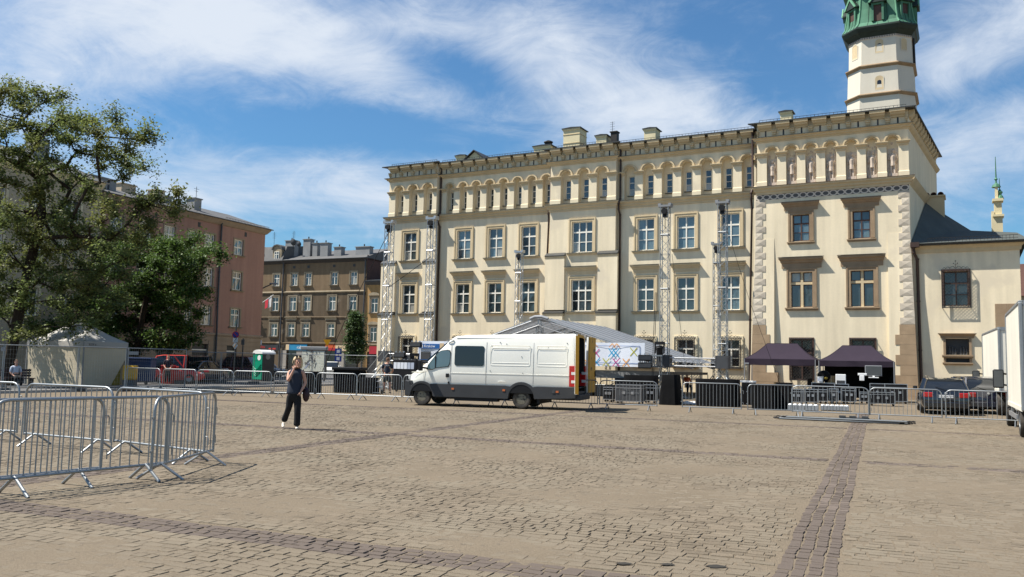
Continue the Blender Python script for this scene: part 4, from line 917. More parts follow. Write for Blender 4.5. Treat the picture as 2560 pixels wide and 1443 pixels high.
for c in (-16.9, -13.2):
    K = 8; pts = [(c-.75, 15.15)] + [(c-.75*cos(pi*j/K), 16.75 + .6*sin(pi*j/K)) for j in range(K+1)] + [(c+.75, 15.15)]
    d = M().ext(pts, -.3, 3, 'y').build('dormer', 'brown_trim', brown); window(brown, c-.4, c+.4, 15.4, 16.5, -.38, 2, (.64,), .07, 'sash', 'glass')
    K = 10; pts = [(c-.9*cos(pi*j/K), 16.75 + .75*sin(pi*j/K)) for j in range(K+1)] + [(c+.75*cos(pi*j/K), 16.75 + .6*sin(pi*j/K)) for j in range(K+1)]; M().ext(pts, -.45, 3, 'y').build('dormer_hood', 'slate', d)
pipe_run(brown, [(-12.1, -.15, 15), (-12.1, -.15, 11), (-12.1, -.22, 8), (-12.1, -.22, 4), (-12.1, -.22, .1)], .1, 'dark_grey')
pipe_run(brown, [(1.25, -.15, 15), (1.25, -.15, 11), (1.25, -.22, 8), (1.25, -.22, 4), (1.25, -.22, .1)], .1, 'dark_grey')
for (a, b, z, y) in ((-13.7, -12.1, 18.4, 2), (-10.3, -9.1, 18.4, 1.6), (-8.7, -7.9, 17.8, 1.6), (-7.1, -5.85, 17.7, 1.2), (-4.8, -3.65, 17.05, 1.2), (-1.3, .9, 16.95, 1.2)):
    o = M().box(a, b, y, y+.9, 15.3, z-.1).box(a-.1, b+.1, y-.1, y+1, z-.1, z).build('chimney', 'chimney_grey', brown); M().tube(((a+b)/2, y+.4, z), ((a+b)/2, y+.4, z+.35), .09, 6).build('flue', 'dark_grey', o)
for x, z, r in ((-11.6, 17.9, .5), (-10.6, 17.6, .38)):
    m = M(); m.T = Matrix.Translation((x, .9, z)) @ Matrix.Rotation(radians(-75), 4, 'X'); m.lathe([(.02, 0), (r*.6, .05), (r, .16), (r*.98, .17), (r*.58, .07)], 14); m.T = None; m.tube((x, 1.0, z-1.2), (x, 1.0, z+.1), .03, 5); m.build('satellite_dish', 'dark_grey', brown, smooth=True)
for x in (-15.3, -11.9):
    m = M().tube((x, 1.5, 17), (x, 1.5, 19.6), .025, 5)
    for i in range(5): m.tube((x-.3, 1.5, 18.7 + i*.18), (x+.3, 1.5, 18.7 + i*.18), .014, 4)
    m.build('antenna', 'iron', brown)
m = M().box(-17.6, -15.9, -.7, 0, 7.0, 7.15)      # balcony
for i in range(15): m.tube((-17.55 + i*.115, -.68, 7.15), (-17.55 + i*.115, -.68, 8.1), .015, 4)
m.tube((-17.6, -.68, 8.1), (-15.9, -.68, 8.1), .03, 5); m.build('balcony', 'iron', brown)
for (a, b, c, d) in shops: M().box(a, b, .16, .2, c, d).build('shop_window', 'glass_dark', brown); 
for (a, b) in ((-12.0, -11.05), (-9.35, -7.65), (-2.95, -1.65)): M().box(a, b, -.08, -.025, .1, 2.9).build('shop_pier', 'pavement', brown)
sg = M().box(-11.1, -7.6, -.16, -.03, 2.95, 3.75).build('shop_sign', 'shop_blue', brown); M().box(-11.1, -10.55, -.18, -.165, 2.98, 3.72).build('sign_panel', 'shop_cream', sg)
text('sign_lettering', 'rabec', .62, 'white_plastic', sg, Matrix.Translation((-8.55, -.175, 3.33)) @ FRONT)
sg = M().box(-4.6, -3.02, -.16, -.03, 2.95, 3.78).build('shop_sign', 'shop_orange', brown); M().box(-4.6, -3.02, -.175, -.165, 2.98, 3.3).build('sign_stripe', 'shop_red', sg)
sg = M().box(-3.0, -1.3, -.16, -.03, 2.95, 3.76).build('shop_sign', 'shop_cream', brown)
M().add([(-2.7, -.17, 3.35), (-2.35, -.17, 3.25), (-1.6, -.17, 3.6), (-2.3, -.17, 3.36)], [(0, 1, 2, 3)]).build('sign_tick', 'brick', sg)
sg = M().box(-17.6, -12.4, -.16, -.03, 2.85, 3.65).build('shop_sign', 'shop_dark', brown); text('sign_lettering', 'di epizu', .62, 'red_paint', sg, Matrix.Translation((-15.6, -.175, 3.35)) @ FRONT)
M().box(-14, -12.8, -.18, -.165, 3.0, 3.2).build('sign_stripe', 'red_paint', sg)

ochre = thing('ochre_house', 'narrow ochre house with arched pediments squeezed beside the brown tenement', 'house', BP, BA)
hol = [(c-.55, c+.55, a, b) for c in (2.75, 5.6) for a, b in ((7.95, 9.9), (4.2, 6.1))]
holed(M(), 1.42, 9, 0, 11.8, -.05, hol + [(1.9, 3.6, .1, 2.9)], .2).build('wall', 'ochre', ochre, fix=False)
for c in (2.75, 5.6):
    for a, b in ((7.95, 9.9), (4.2, 6.1)):
        house_window(ochre, c, a, b, 1.1, -.05, 'brown_trim', sw=.18, sp=.07)
        K = 8; pts = [(c-.85*cos(pi*j/K), b+.3 + .42*sin(pi*j/K)) for j in range(K+1)]; M().ext(pts, -.22, -.04, 'y').build('pediment', 'brown_trim', ochre)
M().mould([(0, 11.6), (.3, 11.85), (.5, 12.0), (.5, 12.15), (0, 12.15)], 1.45, 9, -.05, 0, 0).build('eave_cornice', 'dark_grey', ochre)
M().ext([(-.6, 12.15), (5, 13.0), (11, 12.0)], 1.45, 9, 'x').build('roof', 'slate', ochre)
M().box(1.9, 3.6, .12, .16, .1, 2.9).build('shop_window', 'shop_dark', ochre)
M().box(2.3, 4.4, -.16, -.06, 2.6, 3.6).build('shop_sign', 'shop_red', ochre)
M().mould([(0, 3.7), (.16, 3.8), (.16, 3.9), (0, 4.0)], 1.45, 9, -.05, 0, 0).build('string_course', 'brown_trim', ochre)
# red-roofed house that peeps out to the right of the annexe
p = at(2556, 800, 78)
rr = thing('red_roofed_house', 'distant house with red tile roof peeping out beside the annexe', 'house', (p.x+4.3, p.y, 0), TA)
M().box(-4, 4, 0, 8, 0, 9).build('wall', 'beige_house', rr); M().ext([(-.5, 9), (4, 12.5), (8.5, 9)], -4.3, 4.3, 'x').build('roof', 'brick', rr)
# ------------------------------------------------------------------ vehicles
def wheel(par, c, r, w, side=-1, holes=6, rimmat='rim', steer=0):
    """tyre with a dished steel rim; side = -1 faces -y"""
    m = M(); h = w/2; T = Matrix.Translation(c) @ Matrix.Rotation(steer, 4, 'Z') @ Matrix.Diagonal((1, -side, 1, 1)); m.T = T
    m.lathe([(r*.5, -h*.7), (r*.62, -h), (r*.93, -h*.96), (r, -h*.6), (r, h*.6), (r*.93, h*.96), (r*.62, h)], 28, axis='y')
    t = m.build('wheel', 'tyre', par, smooth=True)
    m = M(); m.T = T; m.lathe([(r*.56, -h*.85), (r*.52, -h*.9), (r*.48, -h*.5), (r*.34, -h*.35), (r*.27, -h*.72), (r*.13, -h*.78), (0.001, -h*.8)], 24, axis='y'); rim = m.build('rim', rimmat, t, smooth=True)
    m = M(); m.T = T
    for i in range(holes):
        a = 2*pi*i/holes; m.lathe([(r*.06, -h*.47), (r*.06, -h*.3)], 8, (r*.405*cos(a), 0, r*.405*sin(a)), 'y')
    m.build('rim_hole', 'ink', rim)
    m = M(); m.T = T
    for i in range(6):
        a = 2*pi*i/6+.3; m.lathe([(r*.035, -h*.85), (r*.035, -h*.7)], 6, (r*.22*cos(a), 0, r*.22*sin(a)), 'y')
    m.build('wheel_nut', 'dark_grey', rim); return t
def loft(m, rings, closed=True, cap0=True, cap1=True, mats=None):
    n = len(rings[0]); b = len(m.v); vs = [p for r in rings for p in r]; fs = []; 
    for k in range(len(rings)-1):
        for j in range(n if closed else n-1): fs.append((k*n+j, k*n+(j+1) % n, (k+1)*n+(j+1) % n, (k+1)*n+j))
    if cap0: fs.append(list(range(n))[::-1])
    if cap1: fs.append(list(range((len(rings)-1)*n, len(rings)*n)))
    return m.add(vs, fs)
def arc(cx, cz, r, a0, a1, n=10): return [(cx + r*cos(radians(a0 + (a1-a0)*i/n)), cz + r*sin(radians(a0 + (a1-a0)*i/n))) for i in range(n+1)]
def rrect(x0, x1, z0, z1, r, n=4):
    return arc(x1-r, z0+r, r, -90, 0, n) + arc(x1-r, z1-r, r, 0, 90, n) + arc(x0+r, z1-r, r, 90, 180, n) + arc(x0+r, z0+r, r, 180, 270, n)

VANA = radians(-16.3)
van = thing('panel_van', 'long white high-roof panel van with its rear doors standing open', 'van', (-4.296, 32.899, 0), VANA)
def vring(x, zt, zb, y0, tum):
    W2 = 2.0; h = zt - zb
    half = [(y0+.03, zb), (y0, zb+min(.12, h*.3)), (y0, zb + h*.3), (y0+tum*.12, zb+h*.62), (y0+tum*.55, zb+h*.9), (y0+tum*.9, zb+h*.965), (y0+tum*1.6+.06, zb+h*.992), (y0+tum*3+.25, zt)]
    return [(x, y, z) for y, z in half] + [(x, W2-y, z) for y, z in reversed(half)]
st = [(.34, 1.0, .80, .30, .05), (.42, 1.13, .79, .18, .06), (.56, 1.22, .79, .09, .08), (.8, 1.38, .79, .035, .1), (1.04, 1.56, .79, .01, .11), (1.5, 2.0, .79, 0, .13), (1.92, 2.40, .79, 0, .14), (2.06, 2.56, .79, 0, .14), (2.25, 2.66, .79, 0, .14), (2.7, 2.70, .79, 0, .14), (4.5, 2.75, .79, 0, .14), (6.7, 2.79, .79, 0, .14), (6.88, 2.77, .79, .02, .15)]
m = M(); loft(m, [vring(*s) for s in st], True, True, False); m.build('body', 'van_white', van, smooth=True)
# inside of the load bay, open at the back
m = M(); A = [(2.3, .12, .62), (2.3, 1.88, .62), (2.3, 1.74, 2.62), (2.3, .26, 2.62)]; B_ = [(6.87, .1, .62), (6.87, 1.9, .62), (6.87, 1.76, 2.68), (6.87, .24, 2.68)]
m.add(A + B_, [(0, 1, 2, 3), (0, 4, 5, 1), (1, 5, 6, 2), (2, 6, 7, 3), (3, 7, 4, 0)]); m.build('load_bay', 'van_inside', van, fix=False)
ro = vring(6.885, 2.77, .62, .02, .15); ri = [(6.885, .1, .66), (6.885, .1, .7), (6.885, .1, 1.2), (6.885, .12, 2.0), (6.885, .2, 2.45), (6.885, .24, 2.58), (6.885, .3, 2.63), (6.885, .5, 2.66)]; ri = ri + [(6.885, 2-p[1], p[2]) for p in reversed(ri)]
k = len(ro); m = M().add(ro + ri, [(i, i+1, k+i+1, k+i) for i in range(k-1)]); m.build('rear_door_frame', 'van_yellow', van)
m = M().ext([(.1, .58), (1.9, .58), (1.9, .66), (.1, .66)], 6.3, 6.9, 'x'); m.build('load_sill', 'dark_grey', van)
m = M().box(4.9, 6.0, .4, 1.0, .62, 1.25).box(5.2, 6.3, 1.3, 1.7, .62, 1.0); m.build('cargo', 'bag_wine', van)
# grey lower cladding with the wheel arches cut out
low_ = [(.3, .36)] + [(.52, .36)] + arc(.98, .37, .45, 178, 2, 14) + [(1.46, .34)] + [(4.40, .34)] + arc(4.91, .38, .49, 178, 2, 14) + [(5.42, .36), (6.95, .43), (6.95, .83), (5.52, .83)] + arc(4.91, .38, .60, 45, 135, 8) + [(4.3, .83), (1.55, .83)] + arc(.98, .37, .55, 55, 140, 8) + [(.45, .88), (.3, .93)]
for y0, y1 in ((-.025, .08), (1.92, 2.025)): M().ext(low_, y0, y1, 'y').build('side_cladding', 'van_grey', van, bevel=.012)
m = M(); loft(m, [[(x, y, .36) for x, y in P] if k == 0 else [(x - (.03 if k == 2 else 0), y, z) for x, y in P] for k, (P, z) in enumerate((([(.4, .1), (.28, .3), (.22, .7), (.22, 1.3), (.28, 1.7), (.4, 1.9), (.6, 1.9), (.6, .1)], .36), ([(.34, .06), (.22, .28), (.16, .7), (.16, 1.3), (.22, 1.72), (.34, 1.94), (.6, 1.94), (.6, .06)], .6), ([(.34, .08), (.25, .3), (.2, .7), (.2, 1.3), (.25, 1.7), (.34, 1.92), (.6, 1.92), (.6, .08)], .93)))]); m.build('front_bumper', 'van_grey', van, bevel=.02)
m = M().box(1.5, 4.38, .1, 1.9, .3, .6).box(.55, 1.5, .35, 1.65, .3, .7).box(5.45, 6.85, .1, 1.9, .36, .62).box(4.3, 5.5, .35, 1.65, .45, .75).box(2.3, 4.0, .02, .3, .22, .36).box(5.5, 5.6, .05, 1.95, .2, .4); m.build('underbody', 'black_paint', van)
m = M().box(6.9, 7.1, .06, 1.94, .36, .56); m.build('rear_bumper', 'van_grey', van, bevel=.03)
for cx_, cz_, r_ in ((4.91, .38, .52), (.98, .37, .47)):
    for y0, y1 in ((-.014, -.004), (2.004, 2.014)): M().ext(arc(cx_, cz_, r_, 20, 160, 10), y0, y1, 'y').build('arch_liner', 'black_paint', van)
# seams and pressed panels
def seam(pts, r=.006, mat='mid_grey'): return M().path(pts, r, 4).build('panel_seam', mat, van)
yN = lambda z: .14*.12*max(0, min(1, (z-1.38)/.63)) + .0
for x, z1 in ((1.06, 1.42), (2.13, 2.42), (3.53, 2.42), (5.35, 2.42)): seam([(x, -.004, .84), (x, -.004, 1.4), (x, yN(2.0)-.004, 2.0), (x, .06, z1)] if z1 > 2 else [(x, -.004, .84), (x, -.004, z1)])
m = M()
for x0, x1 in ((.55, 2.12), (2.14, 3.52), (3.54, 5.34), (5.36, 6.68)): m.ext([(-.010 + .03*(x0 < 1), 1.235), (.02, 1.23), (.02, 1.27), (-.010 + .03*(x0 < 1), 1.262)], x0, x1, 'x')
m.build('belt_crease', 'van_white', van)
m = M().tube((.5, .07, 1.222), (6.7, -.012, 1.222), .005, 4); m.build('belt_shadow_line', 'mid_grey', van)  # grey line drawn in for the shade below the belt crease
for x0, x1 in ((3.68, 5.24), (5.46, 6.62)):
    o = rrect(x0, x1, 1.55, 2.32, .07); i_ = rrect(x0+.03, x1-.03, 1.58, 2.29, .06); k = len(o)
    f = lambda P, d: [(x, yN(z)-d, z) for x, z in P]
    M().add(f(o, .002) + f([( (a[0]+b[0])/2, (a[1]+b[1])/2) for a, b in zip(o, i_)], .009) + f(i_, .002), [(r*k+j, r*k+(j+1) % k, (r+1)*k+(j+1) % k, (r+1)*k+j) for r in range(2) for j in range(k)]).build('pressed_panel', 'van_white', van, smooth=True)
    for z, d in ((1.66, .008), (2.2, .008)): M().ext([(yN(z)-.001, z-.012), (yN(z)-d, z), (yN(z)-.001, z+.025)], x0+.08, x1-.08, 'x').build('pressed_rib', 'van_white', van)
M().ext([(.09, 2.56), (.075, 2.575), (.1, 2.6)], 2.3, 6.7, 'x').build('roof_gutter', 'white_paint', van)
# glazing, lamps, small fittings
def slab_poly(name, poly, d0, d1, mat, par=van, bevel=0):
    vs = [(x, yN(z)+(.05*(z-1.9) if z > 1.9 else 0)-d1, z) for x, z in poly] + [(x, yN(z)+(.05*(z-1.9) if z > 1.9 else 0)-d0, z) for x, z in poly]; k = len(poly)
    return M().add(vs, [list(range(k))[::-1], list(range(k, 2*k))] + [(i, (i+1) % k, k+(i+1) % k, k+i) for i in range(k)]).build(name, mat, par, bevel=bevel)
dw = [(1.19, 1.38), (1.42, 1.37), (1.55, 1.43), (2.02, 1.49), (2.08, 1.6), (2.10, 1.98), (2.06, 2.07), (1.95, 2.09), (1.72, 2.06), (1.6, 1.98), (1.24, 1.55)]
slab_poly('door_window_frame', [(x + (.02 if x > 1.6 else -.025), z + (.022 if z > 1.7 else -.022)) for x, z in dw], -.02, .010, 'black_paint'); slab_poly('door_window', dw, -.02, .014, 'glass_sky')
M().box(1.5, 1.54, -.018, .01, 1.42, 1.86).build('quarter_light_bar', 'black_paint', van)
sw_ = rrect(2.28, 3.45, 1.52, 2.27, .09); slab_poly('side_window', sw_, -.02, .012, 'glass_tint')
ws = [(1.10, .16, 1.66), (1.10, 1.84, 1.66), (1.88, 1.72, 2.36), (1.88, .28, 2.36)]; M().add([(x-.03, y, z+.03) for x, y, z in ws] + [(x+.02, y, z-.02) for x, y, z in ws], [(0, 1, 2, 3), (7, 6, 5, 4), (0, 4, 5, 1), (1, 5, 6, 2), (2, 6, 7, 3), (3, 7, 4, 0)]).build('windscreen', 'glass_tint', van)
M().box(.36, .5, .16, .3, .98, 1.12).build('headlamp', 'clear_lamp', van); M().box(.36, .5, 1.7, 1.84, .98, 1.12).build('headlamp', 'clear_lamp', van)
for y in (.0, 1.87):
    o = M().box(6.7, 6.93, y-.018, y+.148, .85, 1.6).build('tail_lamp', 'red_lamp', van, bevel=.012)
    for z in (1.28, .98): M().box(6.78, 6.94, y-.026, y+.12, z, z+.1).build('reversing_lens', 'clear_lamp', o)
for x in (2.2, 4.2, 6.22): M().box(x, x+.1, -.04, .0, .62, .69).build('side_marker', 'orange_lamp', van)
M().box(6.08, 6.18, -.04, 0, .6, .7).build('fuel_flap', 'dark_grey', van)
M().box(1.95, 2.08, -.035, .0, 1.08, 1.22).build('door_handle', 'black_paint', van, bevel=.01); M().box(2.04, 2.1, -.03, 0, .84, .92).build('door_lock_plate', 'black_paint', van)
m = M().path([(1.2, .0, 1.4), (1.1, -.14, 1.42), (1.05, -.2, 1.44)], .035, 6).path([(1.2, .0, 1.62), (1.08, -.14, 1.6), (1.05, -.2, 1.58)], .03, 6); mi = m.build('mirror', 'black_paint', van); M().box(.95, 1.08, -.36, -.14, 1.3, 1.7).build('mirror_housing', 'black_paint', mi, bevel=.03); M().box(.965, .985, -.34, -.16, 1.5, 1.72).build('mirror_glass', 'clear_lamp', mi)
m = M().path([(1.2, 2.0, 1.5), (1.08, 2.16, 1.5)], .03, 6).box(.98, 1.1, 2.12, 2.34, 1.3, 1.7); m.build('mirror', 'black_paint', van)
M().path([(1.92, .06, 2.46), (2.02, .05, 2.40), (2.16, .045, 2.41), (2.22, .06, 2.47), (2.12, .07, 2.50)], .014, 5, True).build('roof_lamp_trim', 'mid_grey', van)
m = M().path([(4.0, -.028, .94), (4.08, -.034, .99), (4.2, -.036, .985), (4.32, -.028, .955)], [.004, .012, .012, .003], 5); m.build('dent_crease', 'white_paint', van)
for x, z in ((3.72, 2.3), (4.05, 2.42), (4.3, 2.36), (4.9, 1.9), (5.9, 2.24), (6.6, 2.42), (3.7, 1.36), (4.95, 1.3)): M().lathe([(.018, -.012), (.018, .004)], 8, (x, yN(z) + (.05*(z-1.9)+.012 if z > 1.9 else 0) - .002, z), 'y').build('body_chip', 'mid_grey', van)
# rear doors: one swung out towards the viewer, one swung back on the far side
for hinge, dirv, nm in (((6.93, .02), Vector((.235, -.97)).normalized(), 1), ((6.95, 1.98), Vector((.10, .99)).normalized(), -1)):
    T = Matrix.Translation((hinge[0], hinge[1], 0)) @ Matrix.Rotation(atan2(dirv.y, dirv.x), 4, 'Z'); 
    prof = [(0, .6), (.03, 1.1), (.0, 1.5), (.01, 2.1), (.07, 2.72)]
    m = M(); m.T = T; L_ = .93
    loft(m, [[(0+p, -.035, z), (L_-.02, -.035, z), (L_-.02, .035, z), (0+p, .035, z)] for p, z in prof]); d = m.build('rear_door', 'van_white', van)
    m = M(); m.T = T; s = 1 if nm == 1 else -1
    loft(m, [[(0.03+p, s*.037, z), (L_-.05, s*.037, z), (L_-.05, s*.09, z), (.06+p, s*.09, z)] for p, z in prof]); m.build('door_lining', 'van_yellow', d)
    m = M(); m.T = T; m.box(.75, .9, s*.09, s*.11, 1.2, 1.42); m.build('door_latch', 'black_paint', d)
    m = M(); m.T = T; m.box(L_-.03, L_+.0, -.04, .08*s if s > 0 else .04, .62, 2.66); m.build('door_edge', 'van_yellow', d)
for x in (.98, 4.91): wheel(van, (x, .12, .345), .345, .2, -1); wheel(van, (x, 1.88, .345), .345, .2, 1)

def car(name, label, loc, rz, paint, L=4.5, Wd=1.76, H=1.42, kind='estate', plate=None, group=None):
    """local x runs from the tail (0) to the nose (L)"""
    t = thing(name, label, 'car', loc, rz, group); w = Wd/2; bz = .92
    def ring(x, wb, zb, zs, zt): return [(x, -wb*.9, zb), (x, -wb, zb+.16), (x, -wb, zs-.08), (x, -wb*.955, zs+.02), (x, -wb*.86, zt), (x, wb*.86, zt), (x, wb*.955, zs+.02), (x, wb, zs-.08), (x, wb, zb+.16), (x, wb*.9, zb)]
    st = [(0, w*.9, .34, .62, .70), (.06, w*.955, .28, .78, .9), (.22, w*.985, .24, .86, bz+.02), (.9, w, .22, .86, bz+.02), (2.0, w, .22, .84, bz), (L-1.35, w, .22, .82, bz-.02), (L-.8, w*.985, .22, .76, .84), (L-.25, w*.93, .24, .64, .72), (L-.04, w*.8, .3, .54, .6), (L, w*.7, .36, .46, .5)]
    m = M(); loft(m, [ring(*s) for s in st]); m.build('body', paint, t, smooth=True)
    rear = .12 if kind != 'saloon' else .85; rt = rear + (.42 if kind != 'saloon' else .7)
    gh = [(rear, bz), (rt, H-.06), (rt+.35, H), (2.25, H), (L-1.75, H-.06), (L-1.1, bz-.02)]
    def gring(x, z):
        f = (z-bz)/(H-bz); wt = w*(.9 - .17*max(0, f)); zz_ = max(z, bz-.01)
        return [(x, -w*.9, bz-.03), (x, -wt, zz_-.03), (x, -wt+.09, zz_), (x, wt-.09, zz_), (x, wt, zz_-.03), (x, w*.9, bz-.03)]
    m = M(); loft(m, [gring(*g) for g in gh]); m.build('greenhouse', 'glass_dark', t, smooth=True)
    m = M(); rf = [(rt-.02, H-.05), (rt+.35, H+.012), (2.25, H+.014), (L-1.78, H-.05)]
    loft(m, [[(x, -w*.735-.0, z-.035), (x, -w*.66, z+.006), (x, w*.66, z+.006), (x, w*.735, z-.035), (x, w*.6, z-.06), (x, -w*.6, z-.06)] for x, z in rf]); m.build('roof', paint, t, smooth=True)
    m = M()
    for s in (-1, 1):
        for a, b in (((rear+.02, bz), (rt, H-.06)), ((L-1.14, bz), (L-1.78, H-.06)), ((1.05, bz), (1.12, H-.02)), ((2.1, bz), (2.14, H-.01))): m.tube((a[0], s*w*.905, a[1]), (b[0], s*w*.745, b[1]), .045, 5)
        m.tube((.25, s*w*.93, bz+.01), (L-1.15, s*w*.93, bz-.02), .02, 4)
        if kind == 'estate': m.path([(rt+.1, s*w*.66, H), (rt+.3, s*w*.66, H+.07), (2.6, s*w*.66, H+.07), (2.8, s*w*.66, H)], .018, 5)
    m.build('pillars', paint, t)
    for s in (-1, 1):
        M().box(-.02, .2, s*w*.9-(.34 if s > 0 else 0), s*w*.9+(.34 if s < 0 else 0), .66, .86).build('tail_lamp', 'red_lamp', t, bevel=.03); M().box(L-.32, L-.1, s*w*.84-(.3 if s > 0 else 0), s*w*.84+(.3 if s < 0 else 0), .58, .7).build('headlamp', 'clear_lamp', t, bevel=.03)
        mi_ = M().box(L-1.62, L-1.45, s*(w+.0), s*(w+.17), bz+.02, bz+.15).build('wing_mirror', paint, t, bevel=.03)
        for x in (.85, L-.85): wheel(t, (x, s*(w-.1), .31), .31, .2, s, 5, 'galv_dull')
    M().box(-.03, L*.3, -w*.85, w*.85, .26, .5).build('rear_bumper', paint, t, bevel=.04)
    M().box(.3, L-.3, -w*.8, w*.8, .17, .3).build('underbody', 'black_paint', t)
    if plate:
        pl = M().box(-.055, -.02, -.26, .26, .66, .77).build('number_plate', 'plate', t)
        tag(text('plate_number', plate, .1, 'ink', pl, Matrix.Translation((-.057, 0, .715)) @ Matrix.Rotation(-pi/2, 4, 'Z') @ FRONT, .001), kind='stuff')
    M().lathe([(.045, -.012), (.045, .012)], 10, (0.01, 0, .84), 'x').build('badge', 'clear_lamp', t); 
    m = M().tube((rear-.01, -.05, bz+.03), (rear+.12, .35, bz+.15), .012, 4); m.build('rear_wiper', 'black_paint', t)
    m = M()
    for y in (-.38, .38): m.box(1.3, 1.5, y-.24, y+.24, .6, 1.2)
    for y in (-.38, .38): m.box(.62, .8, y-.2, y+.2, .6, 1.12)
    m.build('seats', 'dark_grey', t); return t
AZ = lambda deg: radians(90 - deg)      # heading measured from +Y towards +X
p = G(2366, 1037)
car('estate_car', 'black estate car parked tail-on behind the crowd barriers beside the flight cases', (p.x, p.y, 0), AZ(23), 'car_black', 4.5, 1.78, 1.42, 'estate', 'D 5 WA7293')
q_ = p + Vector((2.35, 1.2, 0)); car('hatchback', 'dark blue hatchback parked between the black estate car and the box truck', (q_.x, q_.y, 0), AZ(11), 'car_blue', 4.2, 1.78, 1.5, 'hatch')

def box_truck(name, label, corner, ang, Lb, Wb, z0, z1, cab=True):
    """corner: left rear bottom corner of the load box; local x runs forward along the left side, y to the right side"""
    t = thing(name, label, 'truck', corner, AZ(ang)); s = -1
    M().box(0, Lb, -Wb, 0, z0, z1).build('load_box', 'box_white', t, bevel=.05)
    for x in (0, Lb): M().box(x-.05, x+.05, -.06, .03, z0, z1-.02).build('corner_post', 'galv_dull', t, bevel=.02)
    for x in (0,): M().box(x-.03, x+.05, -Wb+.02, -.07, z1-.12, z1+.03).build('rear_rail', 'galv_dull', t)
    M().box(0.02, Lb-.02, .0, .018, z0-.02, z0+.1).build('box_skirt', 'box_white', t); M().box(0, Lb-.01, -.07, .025, z1-.05, z1+.03).build('top_rail', 'galv_dull', t, bevel=.015)
    M().box(-.02, -.005, -Wb/2-.01, -Wb/2+.01, z0, z1-.1).build('door_seam', 'dark_grey', t); M().box(.2, Lb+2.2, -Wb+.5, -.5, z0-.25, z0-.01).build('chassis', 'black_paint', t)
    g = M().box(Lb*.36, Lb*.92, -.03, .02, .42, .54).box(Lb*.38, Lb*.40, -.1, -.03, .42, z0-.1).box(Lb*.88, Lb*.9, -.1, -.03, .42, z0-.1); g.build('side_guard', 'alu', t)
    for x in (1.3, Lb+1.15):
        wheel(t, (x, -.14, .42), .42, .28, 1, 6, 'galv_dull'); wheel(t, (x, -Wb+.14, .42), .42, .28, -1, 6, 'galv_dull')
    if cab:
        m = M(); prof = [(Lb+.12, .5), (Lb+1.95, .5), (Lb+2.0, 1.05), (Lb+1.9, 1.35), (Lb+1.35, 2.25), (Lb+.6, 2.42), (Lb+.12, 2.42)]; m.ext(prof, -Wb+.2, -.2, 'y'); m.build('cab', 'white_paint', t, bevel=.08)
        M().ext([(Lb+.75, 1.35), (Lb+1.75, 1.35), (Lb+1.3, 2.15), (Lb+.75, 2.2)], -.2, -.185, 'y').build('cab_window', 'glass_tint', t)
        m = M().path([(Lb+1.5, -.2, 1.62), (Lb+1.5, .1, 1.65)], .03, 5).path([(Lb+1.5, -.2, 1.25), (Lb+1.5, .1, 1.3)], .03, 5); mm = m.build('mirror', 'black_paint', t)
        M().box(Lb+1.42, Lb+1.55, .02, .34, 1.18, 1.78).build('mirror_housing', 'black_paint', mm, bevel=.05); M().box(Lb+1.408, Lb+1.42, .05, .31, 1.22, 1.74).build('mirror_glass', 'screen', mm)
    M().box(-.04, .0, -.5, -.25, z0-.18, z0-.04).build('tail_lamp', 'red_lamp', t); M().box(-.04, .0, -Wb+.25, -Wb+.5, z0-.18, z0-.04).build('tail_lamp', 'red_lamp', t)
    return t
q_ = Vector((14.15, 24.1, 0)); dv = Vector((sin(radians(27)), cos(radians(27)), 0)); e_ = q_ + dv*2.5; c_ = e_ - dv*5.6
nt_ = box_truck('box_truck', 'big white box truck cropped by the picture edge, its left mirror sticking out', (c_.x, c_.y, 0), 27, 5.6, 2.3, .72, 3.45)
p = at(2498, 900, 33.5); box_truck('box_truck', 'white box truck with grey corner post parked beyond the dark hatchback', (p.x, p.y, 0), 24, 6.5, 2.3, .95, 3.45)
# ------------------------------------------------------------------ stage under construction
STA = radians(-25); SX = Vector((cos(STA), sin(STA), 0)); SY = Vector((-sin(STA), cos(STA), 0))
T2 = at(1070, 912, 51.4); T2.z = 0
def SP(u, v, z=0): p = T2 + SX*u + SY*v; return Vector((p.x, p.y, z))       # stage frame: u along the front, v to the back
def truss_mesh(L, s=.4, r=.026, step=.42, brace=.013, faces=4):
    """square box truss along +z from 0 to L"""
    m = M(); h = s/2; C = [(-h, -h), (h, -h), (h, h), (-h, h)]
    for x, y in C: m.tube((x, y, 0), (x, y, L), r, 6)
    n = max(1, int(round(L/step))); st = L/n
    for f in range(4):
        a, b = C[f], C[(f+1) % 4]
        for i in range(n):
            z = i*st; p, q = (a, b) if i % 2 == 0 else (b, a)
            m.tube((*p, z), (*q, z+st), brace, 4)
            if i % 3 == 0: m.tube((*a, z), (*b, z), brace, 4)
        m.tube((*a, L), (*b, L), brace*1.4, 4)
    return m
def plates(m, L, s, every):
    h = s/2
    k = int(L/every)
    for i in range(1, k+1):
        z = i*every
        for a, b in (((-h, -h), (h, -h)), ((h, -h), (h, h)), ((h, h), (-h, h)), ((-h, h), (-h, -h))): m.tube((*a, z), (*b, z), .03, 5)
    return m
towers = [(0, 0, 'slim truss mast by the blue-headed banner, nearer the white van than its neighbour', 10.3, 'alu'), (-3.05, 0, 'slim truss mast at the outer left corner of the stage, guy wire at its head', 10.2, 'alu'),
          (14.45, 0, 'truss mast with black lamps strapped round its foot, left of the horizontal truss', 10.2, 'galv_dull'), (17.5, 0, 'truss mast with grey sleeve block, tallest of the pair beside the purple gazebo', 10.2, 'galv_dull'),
          (14.6, 12.8, 'rear truss mast half hidden behind the mast with grey sleeve block', 9.9, 'galv_dull'), (0.05, 12.8, 'rear truss mast standing behind the roof ridge of the stage', 9.9, 'alu')]
